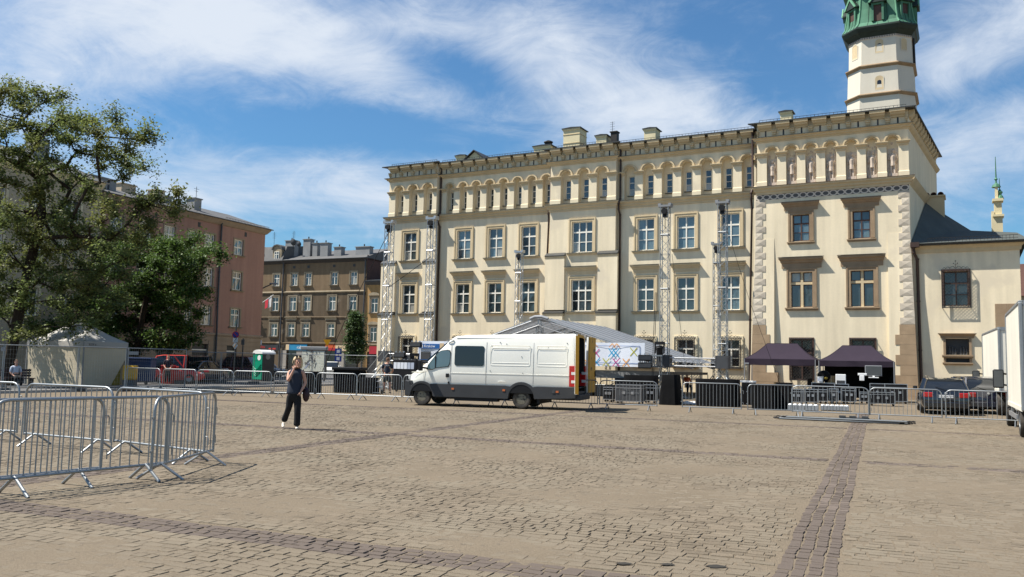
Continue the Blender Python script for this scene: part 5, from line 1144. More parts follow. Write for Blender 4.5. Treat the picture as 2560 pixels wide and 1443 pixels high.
for (u, v, lab, Hh, mt) in towers:
    t = thing('truss_tower', lab, 'truss tower', SP(u, v), STA, 'stage lifting masts')
    m = plates(truss_mesh(Hh, .42), Hh, .42, 2.1 if mt == 'alu' else 2.9); m.build('mast', mt, t)
    m = M().box(-.36, .36, -.36, .36, .02, .1)
    for sx in (-1, 1):
        for sy in (-1, 1): m.tube((sx*.2, sy*.2, .1), (sx*.95, sy*.95, .06), .045, 6).tube((sx*.2, sy*.2, 1.2), (sx*.9, sy*.9, .1), .03, 5).lathe([(.12, 0), (.12, .05)], 8, (sx*.95, sy*.95, 0))
    m.build('outrigger_base', 'galv_dull', t)
    m = M().box(-.34, .34, -.24, .24, Hh, Hh+.1).box(-.36, -.2, -.2, .2, Hh+.1, Hh+.2).box(.2, .36, -.2, .2, Hh+.1, Hh+.2); m.build('mast_head', 'alu' if mt == 'alu' else 'mid_grey', t)
    m = M().lathe([(.16, -.06), (.16, .06)], 12, (0, -.24, Hh-.25), 'y').box(-.1, .1, -.2, .1, Hh-.55, Hh-.1).tube((.05, -.23, Hh-.3), (.05, -.23, Hh-1.2), .02, 4); m.build('chain_hoist', 'black_paint', t)
    m = M()
    for x in (-.3, .3): m.box(x-.03, x+.03, -.32, .32, 1.62, 2.28)
    for y in (-.3, .3): m.box(-.3, .3, y-.02, y+.02, 1.62, 2.28)
    m.build('sleeve_block', 'dark_grey', t)
    if u < -1 or u == 17.5:   # stay rope
        s = -1 if u < 0 else 1
        M().path([(0, 0, Hh-.4), (s*3.4, 1.0, Hh*.5), (s*6.5, 2.0, .4)] if u < 0 else [(0, 0, Hh-.6), (s*1.3, .4, Hh*.5), (s*3.0, .8, .1)], .010 if u > 0 else .02, 5).build('stay_rope', 'black_paint', t)
    if u == 0: M().tube((0.1, -.2, 8.0), (-2.75, -.3, 6.2), .02, 4).build('stay_rope', 'black_paint', t)
    if u == 14.45:
        for dx in (-.5, -.42): M().tube((dx, -.1, Hh*.55), (dx-.15, -.1, 1.0), .018, 4).build('cable', 'black_paint', t)
        M().tube((.4, -.1, Hh*.75), (1.1, -.2, 2.0), .012, 4).build('cable', 'black_paint', t)
# wing trusses and front truss
def span(name, lab, a, b, z, s=.42, mt='alu', cat='truss', group=None):
    A, B_ = SP(*a), SP(*b); L = (B_-A).length; t = thing(name, lab, cat, (A.x, A.y, 0), atan2(B_.y-A.y, B_.x-A.x), group)
    m = truss_mesh(L, s, .032, .5, .021); m.v = [(p[2], p[1], p[0]+z) for p in m.v]; m.build('truss', mt, t); return t
wt = span('horizontal_truss', 'bright horizontal truss joining the two front masts beside the purple gazebos', (14.7, 0), (17.25, 0), 1.92)
wl_ = span('horizontal_truss', 'bright horizontal truss above the workman carrying stage lamps', (-2.8, 0), (-.25, 0), 1.9)
span('horizontal_truss', 'dark front truss behind the long white banner', (.25, .45), (14.2, .45), 1.9, mt='galv_dull')
# stage deck on legs
deck = thing('stage_deck', 'low dark stage platform on scaffold legs between the masts', 'stage', SP(.4, .8), STA)
for i in range(7):
    for j in range(5): M().box(i*1.96+.01, i*1.96+1.95, j*2.3+.01, j*2.3+2.29, 1.2, 1.36).build('deck_panel', 'dark_grey', deck)
m = M()
for i in range(8):
    for j in range(6): m.tube((i*1.95+.05, j*2.3+.05, 0), (i*1.95+.05, j*2.3+.05, 1.2), .03, 6)
for i in range(7): m.tube((i*1.95+.05, .05, .1), ((i+1)*1.95+.05, .05, 1.1), .02, 5).tube((i*1.95+.05, .05, .6), ((i+1)*1.95+.05, .05, .6), .02, 5)
m.build('scaffold_legs', 'galv', deck)
M().box(0, 13.7, -.06, -.02, .98, 1.4).build('deck_fascia', 'mid_grey', deck)
for i, (u, w, h) in enumerate(((9.7, .7, .9), (10.6, 1.0, .6), (11.7, .5, 1.0), (12.4, .9, .75), (13.1, .5, .55))):
    tag(M().box(0, w, 0, .6, 0, h).box(.04, w-.04, -.02, 0, .05, h-.05).build('equipment_case', 'black_paint', bevel=.02), ['tall black case under the deck edge behind the van', 'wide low black case under the stage beside the tall one', 'narrow upright black case under the stage deck', 'squat black case under the stage near the lamp mast', 'smallest black case under the stage by the mast foot'][i], 'case', 'cases stored under the stage').matrix_world = Matrix.Translation(SP(u, .0)) @ Matrix.Rotation(STA, 4, 'Z')
# roof lying low over the deck: gable trusses, purlins and a ribbed sheet
roof = thing('stage_roof', 'low pitched grey stage roof of truss gables and ribbed sheeting resting on the deck', 'stage roof', SP(0, 0), STA)
UM, RH, EH, U0, U1, V0, V1 = 7.1, 4.25, 1.75, .1, 14.5, .3, 12.6
def beam(a, b, par, nm, mt, s=.36, r=.025):
    A, B_ = Vector(a), Vector(b); L = (B_-A).length; m = truss_mesh(L, s, r, .5); R = (B_-A).to_track_quat('Z', 'Y').to_matrix().to_4x4(); m.v = [tuple(Matrix.Translation(A) @ R @ Vector(p)) for p in m.v]; return m.build(nm, mt, par)
for v in (V0, (V0+V1)/2, V1):
    beam((U0, v, EH), (UM, v, RH-.2), roof, 'gable_truss', 'alu'); beam((UM, v, RH-.2), (U1, v, EH), roof, 'gable_truss', 'alu')
    beam((UM, v, 1.4), (UM, v, RH-.4), roof, 'king_post', 'galv_dull', .3)
    if v == V0:
        M().tube((U0+1, v, EH-.1), (UM, v, RH-.75), .03, 6).tube((UM, v, RH-.75), (U1-1, v, EH-.1), .03, 6).build('lower_chord', 'alu', roof)
for u, z in ((U0, EH), (U1, EH), (UM, RH-.1)): M().tube((u, V0, z), (u, V1, z), .04, 6).build('purlin', 'alu', roof)
for s, uA, uB in ((1, UM, U1), (-1, UM, U0)):
    n = 14
    for k in range(n):
        v0, v1 = V0 + (V1-V0)*k/n, V0 + (V1-V0)*(k+1)/n - .015
        z = .05*sin(k*2.1)
        M().add([(uA, v0, RH+.08), (uB, v0, EH+.2), (uB, v1, EH+.2), (uA, v1, RH+.08), ((uA+uB)/2, (v0+v1)/2, (RH+EH)/2+.09)], [(0, 1, 4), (1, 2, 4), (2, 3, 4), (3, 0, 4)]).build('roof_sheet', 'tarp', roof)
        M().tube((uA, v0, RH+.1), (uB, v0, EH+.22), .035, 4).build('sheet_rib', 'tarp_rib' if k % 2 else 'alu', roof)
M().path([(UM-.5, V0-.2, RH-.02), (UM-.2, V0-.22, RH+.1), (UM+.2, V0-.22, RH+.1), (UM+.6, V0-.2, RH-.02)], .09, 8).build('ridge_cover', 'tarp', roof)
# long white banner with coloured crosses along the front
ban = thing('banner', 'long white event banner with coloured crosses and blue city heading', 'banner', SP(-.55, -.3), STA)
BL, Z0, Z1 = 14.0, 1.62, 2.9
m = M(); n = 40
for i in range(n):
    a, b = BL*i/n, BL*(i+1)/n; f = lambda x: .02*sin(x*2.7)
    m.hexa([(a, f(a), Z0), (b, f(b), Z0), (b, f(b)+.02, Z0), (a, f(a)+.02, Z0), (a, f(a), Z1), (b, f(b), Z1), (b, f(b)+.02, Z1), (a, f(a)+.02, Z1)])
m.build('cloth', 'banner', ban)
m = M()
for z in (Z0+.17, Z1-.19): m.box(.12, 13.75, -.032, -.028, z, z+.025)
for x in (.12, 13.73): m.box(x, x+.025, -.0325, -.0285, Z0+.195, Z1-.19)
m.build('border_line', 'blue_print', ban)
M().box(.1, 1.5, -.037, -.033, 2.46, 2.74).build('heading_bar', 'blue_print', ban)
m = M(); f = lambda a, b, r: [(a-r, b-r), (a+r, b-r), (a+r, b+r), (a-r, b+r)]
o_, i_ = f(.28, 2.6, .085), f(.28, 2.6, .045); m.add([(x, -.041, z) for x, z in o_+i_], [(j, (j+1) % 4, 4+(j+1) % 4, 4+j) for j in range(4)]); m.build('heading_mark', 'white_plastic', ban)
text('heading_text', 'Kraków', .235, 'white_plastic', ban, Matrix.Translation((.82, -.04, 2.6)) @ FRONT, .003)
M().box(1.52, 1.8, -.038, -.033, 2.46, 2.78).build('heading_patch', 'shop_cream', ban)
m = M()
for k, z in enumerate((2.34, 2.28, 2.22)):
    for j in range(6 if k == 1 else 4): m.box(.5 + j*.14 - k*.05, .6 + j*.14 - k*.05, -.036, -.033, z, z+.018)
tag(m.build('small_print', 'mid_grey', ban), kind='stuff')
def stroke(m, a, b, w=.045):
    d = Vector((b[0]-a[0], b[1]-a[1])).normalized(); n = Vector((-d.y, d.x))*w/2; P = [(a[0]+n.x, a[1]+n.y), (a[0]-n.x, a[1]-n.y), (b[0]-n.x, b[1]-n.y), (b[0]+n.x, b[1]+n.y)]
    m.add([(x, -.027, z) for x, z in P] + [(x, -.023, z) for x, z in P], [(0, 1, 2, 3), (7, 6, 5, 4), (0, 4, 5, 1), (1, 5, 6, 2), (2, 6, 7, 3), (3, 7, 4, 0)])
def cross(x, z, mat, w=.33, h=.42):
    for s in (-1, 1): m = M(); stroke(m, (x-s*w/2, z-h/2), (x+s*w/2, z+h/2)); m.v = [(p[0], p[1] - (.003 if s > 0 else 0), p[2]) for p in m.v]; m.build('printed_cross', mat, ban)
def half(x, z, mat):
    m = M(); stroke(m, (x-.17, z), (x, z+.19), .04); stroke(m, (x, z+.19), (x+.17, z), .04); m.build('printed_zigzag', mat, ban)
CR = [(13.4, 2.42, 'lime_print'), (12.4, 2.36, 'cyan_print'), (12.18, 2.36, 'cyan_print'), (11.28, 2.34, 'magenta_print'), (10.3, 2.3, 'orange_print'), (9.3, 2.36, 'cyan_print'), (8.2, 2.34, 'lime_print'), (7.1, 2.3, 'magenta_print'), (6.0, 2.36, 'cyan_print'), (4.8, 2.36, 'orange_print')]
for x, z, c in CR: cross(x, z, c, .38, .44)
for x, c in zip([12.98 - .56*i for i in range(12)], ['orange_print', 'magenta_print', 'lime_print', 'cyan_print']*3): cross(x, 1.84, c, .38, .42)
for x in (12.45, 12.2, 11.2, 9.4, 9.1, 7): half(x, 2.66, 'orange_print')
# stage lamps strapped to the trusses
def lamp(name, lab, p, rz, tilt, size=1.0, kind='head', group='lamps hung on the stage trusses'):
    t = thing(name, lab, 'stage lamp', p, rz, group)
    if kind == 'head':
        m = M(); m.T = Matrix.Rotation(tilt, 4, 'X') @ Matrix.Diagonal((size, size, size, 1)); m.lathe([(.1, -.28), (.17, -.2), (.18, .05), (.2, .22), (.17, .26), (.16, .18)], 12, axis='z'); m.build('lamp_head', 'black_paint', t, smooth=True)
        m = M(); m.T = Matrix.Rotation(tilt, 4, 'X') @ Matrix.Diagonal((size, size, size, 1)); m.lathe([(.15, .2), (.08, .23), (.001, .24)], 12, axis='z'); m.build('lens', 'clear_lamp', t)
        m = M(); m.box(-.26*size, -.21*size, -.07, .07, -.12, .34*size).box(.21*size, .26*size, -.07, .07, -.12, .34*size).box(-.26*size, .26*size, -.12, .12, .34*size, .5*size); m.build('yoke', 'black_paint', t)
    else:
        m = M(); m.box(-.35, .35, -.14, .14, -.16, .16); m.build('lamp_body', 'black_paint', t, bevel=.04)
        M().box(-.33, .33, -.15, -.141, -.1, .1).build('lens', 'dark_grey', t)
        m = M(); 
        for x in (-.25, 0, .25): m.box(x-.03, x+.03, -.05, .05, .16, .24)
        tag(m.build('clamps', 'alu', t), kind='stuff')
    return t
for i, (x, y, Y, k, rz, tl, lab) in enumerate(((1612, 895, 45.0, 'bar', .3, 0, 'black batten lamp at the right end of the white banner, upper one'), (1612, 914, 45.0, 'bar', .2, 0, 'black batten lamp at the right end of the white banner, lower one'),
        (1649, 878, 45.0, 'head', 0, .2, 'black moving-head lamp upright on the left front mast of the pair'), (1000, 888, 50.5, 'bar', .1, 0, 'black batten lamp clipped on top of the truss over the workman'), (1021, 896, 50.5, 'bar', -.1, 0, 'second black batten lamp on the truss next to the blue-headed banner'),
        (1020, 908, 50.0, 'bar', 0, 0, 'grey-bodied lamp hanging below the truss next to the blue-headed banner'), (1040, 862, 50.8, 'bar', .1, 0, 'black lamp topping the mast left of the blue-headed banner'), (1036, 905, 50.0, 'head', .3, 1.9, 'tilted pale-fronted lamp in front of the blue-headed banner'))):
    lamp('stage_lamp', lab, at(x, y, Y), STA + rz, tl, 1.0 if k == 'head' else .9, k)
lamp_rack = thing('cable_drum_rack', 'grey lamp rack with hanging cables strapped to the left front mast', 'rack', SP(13.75, -.5), STA)
m = M()
for z in (1.62, 2.2): m.box(-.35, .75, -.2, -.1, z, z+.07).box(-.35, .75, .25, .35, z, z+.07)
for x in (-.33, .2, .72): m.tube((x, -.15, 1.65), (x, -.15, 2.22), .03, 5).tube((x, .3, 1.65), (x, .3, 2.22), .03, 5)
m.build('rack_frame', 'galv_dull', lamp_rack)
m = M(); random.seed(5)
for k in range(9):
    x = -.2 + k*.11; m.path([(x, -.22, 2.2), (x+.03, -.26, 1.95), (x-.02, -.26, 1.72), (x+.08, -.2, 1.66)], .022, 5)
m.build('hanging_cable', 'dark_grey', lamp_rack)
# lit panels stacked on a case by the left mast
lp = thing('panel_case', 'open black case holding a row of pale lamp panels beside the van bonnet', 'case', at(1015, 960, 47) * Vector((1, 1, 0)), STA)
M().box(-.75, .75, -.25, .35, .1, 1.75).build('case_body', 'black_paint', lp, bevel=.02)
for i in range(6): M().box(-.66 + i*.22, -.47 + i*.22, -.27, -.251, 1.25, 1.6).build('lamp_panel', 'panel_lit' if i < 4 else 'pale_blue', lp)
for x in (-.6, .6): M().lathe([(.06, -.04), (.06, .04)], 8, (x, 0, .06), 'y').build('castor', 'tyre', lp)
# ------------------------------------------------------------------ crowd barriers
def barrier_proto():
    t = thing('crowd_barrier', 'x', 'barrier'); L, Ht, zb, r = 2.1, 1.08, .2, .0195; R_ = .17
    pts = [(-L/2, 0, zb-.03)] + [(-L/2, 0, Ht-R_)] + [(-L/2+R_-R_*cos(a), 0, Ht-R_+R_*sin(a)) for a in (pi/8, pi/4, 3*pi/8, pi/2)] + [(L/2-R_+R_*sin(a), 0, Ht-R_+R_*cos(a)) for a in (0, pi/8, pi/4, 3*pi/8, pi/2)] + [(L/2, 0, zb-.03)]
    M().path(pts, r, 10).build('frame', 'galv', t, smooth=True)
    M().tube((-L/2, 0, zb), (L/2, 0, zb), r*.95, 10).build('bottom_rail', 'galv', t, smooth=True)
    bar = M().tube((0, 0, zb), (0, 0, Ht), .0078, 6).mesh('bar', 'galv_dull', True)
    n = 17
    for i in range(1, n): put('bar', bar, t, (-L/2 + L*i/n, 0, 0))
    foot = M().path([(0, -.31, .006), (0, -.05, zb-.02), (0, 0, zb+.005), (0, .05, zb-.02), (0, .31, .006)], .0185, 8).mesh('foot', 'galv', True)
    for x in (-L/2+.28, L/2-.28): put('foot', foot, t, (x, 0, 0))
    hook = M().path([(0, 0, 0), (.06, 0, 0), (.075, 0, -.03), (.075, 0, -.12)], .008, 6).mesh('hook', 'galv', True)
    for z in (.85, .42): put('hook', hook, t, (L/2, 0, z)); 
    eye = M().box(-.055, 0, -.012, .012, -.015, .015).mesh('hook_eye', 'galv')
    for z in (.82, .39): put('hook_eye', eye, t, (-L/2, 0, z))
    return t
bp_ = barrier_proto(); first = [True]
def barrier(a, b, label, group):
    a, b = Vector((a[0], a[1], 0)), Vector((b[0], b[1], 0)); c = (a+b)/2; L = (b-a).length; rz = atan2(b.y-a.y, b.x-a.x)
    o = bp_ if first[0] else dup(bp_); first[0] = False
    o.location = c; o.rotation_euler = (random.uniform(-.012, .012), 0, rz); o.scale = (L/2.1, 1, 1); o['label'] = label; o['group'] = group; return o
GN = 'barriers of the empty pen'
def ext_(a, b, e): d = (Vector(b)-Vector(a)).normalized(); return tuple(Vector(a)-d*e), tuple(Vector(b)+d*e)
for a, b, lab in (((-5.62, 9.87), (-4.73, 11.3), 'front barrier of the empty pen, overlapping the next and throwing a long shadow'), ((-4.57, 11.4), (-4.55, 13.0), 'end barrier of the empty pen turned square to the others'),
        ((-6.35, 14.28), (-4.85, 13.25), 'back barrier of the empty pen meeting its end barrier'), ((-8.4, 15.3), (-6.88, 14.5), 'middle barrier in the back row of the empty pen'), ((-10.6, 16.4), (-9.26, 15.87), 'back barrier of the empty pen furthest from its end barrier'),
        ((-6.12, 9.33), (-5.30, 10.67), 'barrier behind the front one of the empty pen, running out of view')): barrier(*ext_(a, b, .3), lab, GN)
GF = 'barriers fencing off the stage'
def gp(x, Y): p = at(x, 912, Y); return (p.x, p.y)
row = [(316, 41, 401, 39.6, 'beside the white tent and blue container'), (409, 39.4, 492, 38.6, 'in front of the grey ground sheet'), (496, 38.4, 585, 37.6, 'with a small red tag, by the black heap'), (586, 37.6, 680, 37.1, 'in front of the green portable toilet'), (688, 37.0, 788, 36.6, 'behind the woman on the phone'),
       (793, 36.6, 893, 36.1, 'before the big black lidded bin'), (895, 36.0, 1006, 35.3, 'in front of the workman in shorts'), (1010, 35.2, 1125, 34.6, 'behind the front wheels of the van'), (1128, 34.6, 1245, 34.0, 'behind the van sill'), (1248, 34.0, 1368, 33.3, 'behind the rear wheels of the van'), (1372, 33.3, 1495, 32.6, 'seen through the open van doors'),
       (1500, 32.6, 1643, 31.9, 'in front of the lettered black flight case'), (1706, 31.6, 1853, 30.9, 'in front of the black draped box by the white cloth'), (1869, 30.7, 2012, 30.3, 'in front of the black stage boxes left of the crates'), (1980, 29.9, 2170, 28.9, 'in front of the silver crates and above the pipes'), (2173, 28.9, 2352, 27.9, 'between the wide flight case and the black estate car'), (2362, 27.8, 2562, 26.6, 'between the estate car and the cropped truck')]
for x0, y0, x1, y1, lab in row: barrier(gp(x0, y0), gp(x1, y1), 'galvanised crowd barrier ' + lab, GF)
# red tag on one barrier
p = at(516, 928, 38.0); tag(M().box(-.11, .11, -.012, .012, -.05, .05).build('tag_plate', 'shop_red', bevel=.004), 'small red plate wired to a far crowd barrier', 'sign').location = p

# ------------------------------------------------------------------ tall mesh fence panels
def fence_panel(a, b, label):
    a, b = Vector((*a, 0)), Vector((*b, 0)); L = (b-a).length; t = thing('mesh_fence_panel', label, 'fence', a, atan2(b.y-a.y, b.x-a.x), 'tall mesh fence panels'); Hh = 2.0
    m = M().path([(0.02, 0, .06), (.02, 0, Hh)], .021, 8).path([(L-.02, 0, .06), (L-.02, 0, Hh)], .021, 8).tube((0, 0, Hh), (L, 0, Hh), .021, 8).tube((0, 0, .22), (L, 0, .22), .016, 8); m.build('frame', 'galv_dull', t)
    m = M(); n = int(L/.11)
    for i in range(1, n): m.tube((L*i/n, 0, .22), (L*i/n, 0, Hh), .0024, 3)
    for k in range(1, 9): m.tube((0, 0, .22 + 1.78*k/9), (L, 0, .22 + 1.78*k/9), .0024, 3)
    tag(m.build('wire_mesh', 'galv_dull', t), kind='stuff')
    for x in (0, L): M().box(x-.35, x+.35, -.12, .12, 0, .14).build('foot_block', 'dark_grey', t, bevel=.02)
    return t
FP = [(-60, 36.5, 8, 37, 'mesh fence panel beside the big tree trunk'), (9, 37, 195, 38.6, 'mesh fence panel across the shaded side of the white tent'), (196, 38.6, 315, 40, 'mesh fence panel across the lit side of the white tent'), (319, 40, 465, 43, 'mesh fence panel in front of the blue container'),
      (469, 55, 552, 56, 'mesh fence panel in front of the dark people carrier'), (553, 56, 636, 57, 'mesh fence panel in front of the parked bicycles'), (700, 57, 780, 57, 'mesh fence panel in front of the map board'), (781, 57, 861, 57, 'mesh fence panel behind the black lidded bin'), (862, 57, 942, 56.5, 'mesh fence panel by the columnar young tree')]
for x0, y0, x1, y1, lab in FP: fence_panel(gp(x0, y0), gp(x1, y1), lab)
for x, y, Y, w in ((333, 883, 41.2, .5), (8, 873, 37, .18)): tag(M().box(-w/2, w/2, -.012, .012, -.08, .08).build('fence_plate', 'mid_grey'), 'small grey maker plate wired high on the mesh fence' if w > .3 else 'little pale plate on the fence by the tree trunk', 'sign').location = at(x, y, Y-.05)

# ------------------------------------------------------------------ tents
def gazebo(label, org, rz, Wd, Dp, eave, val, peak, mat, ridge, legs='mid_grey', name='gazebo'):
    """pop-up tent: origin at the front left foot, x along the front, y to the back"""
    t = thing(name, label, 'tent', org, rz); r0, r1 = Wd/2-ridge/2, Wd/2+ridge/2; ym = Dp/2; zr = peak
    def sag(a, b, k, n=6):
        a, b = Vector(a), Vector(b); return [a.lerp(b, i/n) - Vector((0, 0, k*sin(pi*i/n))) for i in range(n+1)]
    E_ = [(0, 0, eave), (Wd, 0, eave), (Wd, Dp, eave), (0, Dp, eave)]; A, B_ = (r0, ym, zr), (r1, ym, zr)
    def panel(e0, e1, t0, t1):
        l, r = sag(e0, t0, .1), sag(e1, t1, .1); m = M(); n = len(l); k = 6; vs = []
        for i in range(n):
            for j in range(k+1): p = l[i].lerp(r[i], j/k); vs.append(p - Vector((0, 0, .03*sin(pi*j/k)*(1-i/n))))
        m.add(vs, [(i*(k+1)+j, i*(k+1)+j+1, (i+1)*(k+1)+j+1, (i+1)*(k+1)+j) for i in range(n-1) for j in range(k)]); m.build('roof_panel', mat, t, smooth=True, fix=False)
    panel(E_[0], E_[1], A, B_); panel(E_[2], E_[3], B_, A); panel(E_[1], E_[2], B_, B_); panel(E_[3], E_[0], A, A)
    for a, b in ((E_[0], A), (E_[1], B_), (E_[2], B_), (E_[3], A), (A, B_)): M().path(sag(a, b, .095 if a[2] != b[2] else 0), .012, 4).build('seam', mat, t)
    for i in range(4):
        a, b = Vector(E_[i]), Vector(E_[(i+1) % 4]); m = M(); n = 8; vs = []
        for j in range(n+1): p = a.lerp(b, j/n); q = .015*sin(j*1.9); vs += [p + Vector((0, 0, .004)), p + Vector((q, q, -val - .02*abs(sin(j*pi/n*2))))]
        m.add(vs, [(2*j, 2*j+1, 2*j+3, 2*j+2) for j in range(n)]); m.build('valance', mat, t, fix=False)
    leg = M().box(-.025, .025, -.025, .025, 0, eave).box(-.05, .05, -.05, .05, 0, .02).mesh('leg', legs)
    for x, y, _ in E_: put('leg', leg, t, (x*.99+.02, y*.99+.02, 0))
    return t
g1 = gazebo('purple gazebo on the mast side, black boxes below', SP(0, 0)*0 + Vector((*gp(1860, 50.5), 0)), radians(-25), 4.0, 2.7, 2.25, .34, 3.2, 'purple', 1.7)
M().box(.05, .28, -.02, -.01, 1.93, 2.02).build('tent_label', 'mid_grey', g1)
g2 = gazebo('purple gazebo with black backdrop sheltering the video desk', Vector((*gp(2046, 48.2), 0)), radians(-25), 3.9, 2.7, 2.2, .3, 3.1, 'purple', 1.5)
m = M().quad((.1, 2.6, .1), (3.8, 2.6, .1), (3.8, 2.6, 2.0), (.1, 2.6, 2.0)).quad((3.85, .4, .1), (3.85, 2.6, .1), (3.85, 2.6, 2.0), (3.85, 1.2, 2.0)); m.build('backdrop', 'black_cloth', g2, fix=False)
m = M().add([(3.85, -.1, .1), (3.95, .3, .1), (3.9, 1.0, 2.0), (3.85, .9, 2.0), (3.3, .6, .1)], [(0, 1, 2, 3), (0, 3, 4)]); m.build('side_flap', 'black_cloth', g2, fix=False)

TC_ = Vector((*gp(207, 45), 0)); TO = TC_ + Vector((-cos(radians(-25)), -sin(radians(-25)), 0))*4.5
tent = gazebo('white party tent half in tree shade with a yellow-lined open flap', TO, radians(-25), 4.5, 2.8, 2.36, .3, 3.42, 'canvas_roof', 1.2, name='party_tent')
m = M(); n = 26; vs = []
for i in range(n+1):
    x = .04 + 4.42*i/n
    for j in range(6): z = .02 + 2.06*j/5; vs.append((x, .03 + .03*sin(x*3.1 + j*.9) + .018*sin(x*8.3 + j*2), z))
m.add(vs, [(i*6+j, (i+1)*6+j, (i+1)*6+j+1, i*6+j+1) for i in range(n) for j in range(5)]); m.build('front_wall', 'canvas', tent, smooth=True, fix=False)
m = M(); m.add([(4.46, .05, .02), (4.48, 1.0, .02), (4.46, 1.85, .02), (4.47, 2.72, 1.5), (4.46, 2.76, 2.1), (4.44, 1.3, 2.1), (4.46, .05, 2.1), (4.5, 1.2, 1.0)], [(0, 1, 7), (1, 2, 7), (2, 3, 7), (3, 4, 7), (4, 5, 7), (5, 6, 7), (6, 0, 7)]); m.build('side_wall', 'canvas', tent, smooth=True, fix=False)
M().quad((4.1, 1.3, .02), (4.1, 2.76, .02), (4.1, 2.76, 1.7), (4.1, 1.3, 1.7)).build('flap_lining', 'yellow_cloth', tent, fix=False)
m = M().quad((.05, .05, .02), (.05, 2.75, .02), (.05, 2.75, 2.1), (.05, .05, 2.1)).quad((.05, 2.75, .02), (4.45, 2.75, .02), (4.45, 2.75, 2.1), (.05, 2.75, 2.1)); m.build('rear_walls', 'canvas', tent, fix=False)
text('tent_lettering', 'KOF 6', .17, 'dark_grey', tent, Matrix.Translation((4.53, .5, 2.2)) @ Matrix.Rotation(pi/2, 4, 'Z') @ FRONT, .002)

# ------------------------------------------------------------------ flight cases and other kit
def case_at(px0, px1, yt, yb, label, depth=.6, rz=-22, edge='alu', body='black_paint', latches=2, castors=True, name='flight_case', group='flight cases by the video desk', lidz=.78):
    a, b = G(px0, yb), G((px0+px1)/2, yb); Y = b.y; Wd = max(.15, (px1-px0)*Y/FPX*.97); top = at((px0+px1)/2, yt, Y).z
    t = thing(name, label, 'case', (b.x, b.y, 0), radians(rz), group); x0, x1, y1 = -Wd/2, Wd/2, depth; z0 = .1 if castors else 0
    M().box(x0+.01, x1-.01, .01, y1, z0+.01, top-.01).build('case_body', body, t)
    m = M(); e = .028
    for x in (x0, x1-e):
        for y in (0, y1-e): m.box(x, x+e, y, y+e, z0, top)
    for z in (z0, top-e, z0+(top-z0)*lidz):
        for y in (0-.003, y1-e+.003): m.box(x0+e, x1-e, y, y+e, z, z+e)
        for x in (x0-.003, x1-e+.003): m.box(x, x+e, e, y1-e, z, z+e)
    m.build('edging', edge, t)
    for i in range(latches):
        x = x0 + (x1-x0)*(i+1)/(latches+1); M().box(x-.06, x+.06, -.012, .012, (z0+top)/2-.05, (z0+top)/2+.07).build('latch', edge, t)
    if castors:
        for x in (x0+.1, x1-.1):
            for y in (.1, y1-.1): M().lathe([(.05, -.02), (.05, .02)], 8, (x, y, .05), 'y').build('castor', 'tyre', t)
    return t
case_at(1972, 2008, 973, 1011, 'narrow upright flight case first of the silver-edged row', .5); case_at(2010, 2044, 973, 1011, 'flight case with silver bars standing second in the row behind the low crates', .5)
case_at(2046, 2069, 974, 1009, 'slim flight case next to the gazebo leg', .5, latches=1); case_at(2073, 2096, 972, 1009, 'flight case with tan front panels in the middle of the row', .5, latches=1, body='dark_grey')
case_at(2105, 2140, 970, 1010, 'black flight case with two large silver latches', .7); case_at(2150, 2172, 980, 1009, 'small silver-edged case stacked beside the wide low case', .5, edge='alu')
case_at(2176, 2237, 981, 1015, 'wide low flight case with brass-coloured rims in front of the tall black one', .7, edge='galv_dull'); case_at(2214, 2268, 960, 1009, 'tall wide black flight case at the tent corner next to the stone blocks', .8)
case_at(2176, 2212, 959, 1007, 'flight case with pale worktop under the monitor', .7, latches=1); case_at(2030, 2086, 957, 1007, 'flight case used as a table below the cardboard box', .7, castors=True)
case_at(2088, 2122, 960, 1007, 'flight case used as a stand for the white console', .6)
fc = case_at(1536, 1604, 962, 1010, 'black flight case with faded white lettering behind the open van', .8, body='dark_grey', group=None); text('case_lettering', 'MUSIC', .12, 'galv_dull', fc, Matrix.Translation((0, -.002, .62)) @ FRONT, .002); text('case_lettering', 'PRODUCTION', .12, 'galv_dull', fc, Matrix.Translation((.1, -.002, .47)) @ FRONT, .002)
case_at(1506, 1533, 968, 1005, 'small black case tucked between van door and lettered case', .6, group=None); case_at(1608, 1640, 962, 1008, 'plain black case on castors beside the lettered case', .7, group=None, body='black_cloth')
for px0, px1, yt, yb, lab in ((1971, 2043, 1010, 1027, 'low silver ribbed crate in front of the row of cases'), (2054, 2120, 1012, 1027, 'low silver crate with a rounded white load')):
    b = G((px0+px1)/2, yb); Wd = (px1-px0)*b.y/FPX; h = at((px0+px1)/2, yt, b.y).z; t = thing('crate', lab, 'crate', (b.x, b.y, 0), radians(-20))
    M().box(-Wd/2, Wd/2, 0, .5, 0, h*.8).build('crate_body', 'galv', t, bevel=.01)
    for i in range(9): M().box(-Wd/2 + Wd*i/9 + .01, -Wd/2 + Wd*(i+1)/9 - .01, -.02, .0, .02, h*.78).build('rib', 'alu', t)
    for i in range(6): M().ball((-Wd/2 + Wd*(i+.5)/6, .25, h*.8), (Wd/13, .24, h*.2), 8, 6).build('load', 'white_plastic', t, smooth=True)
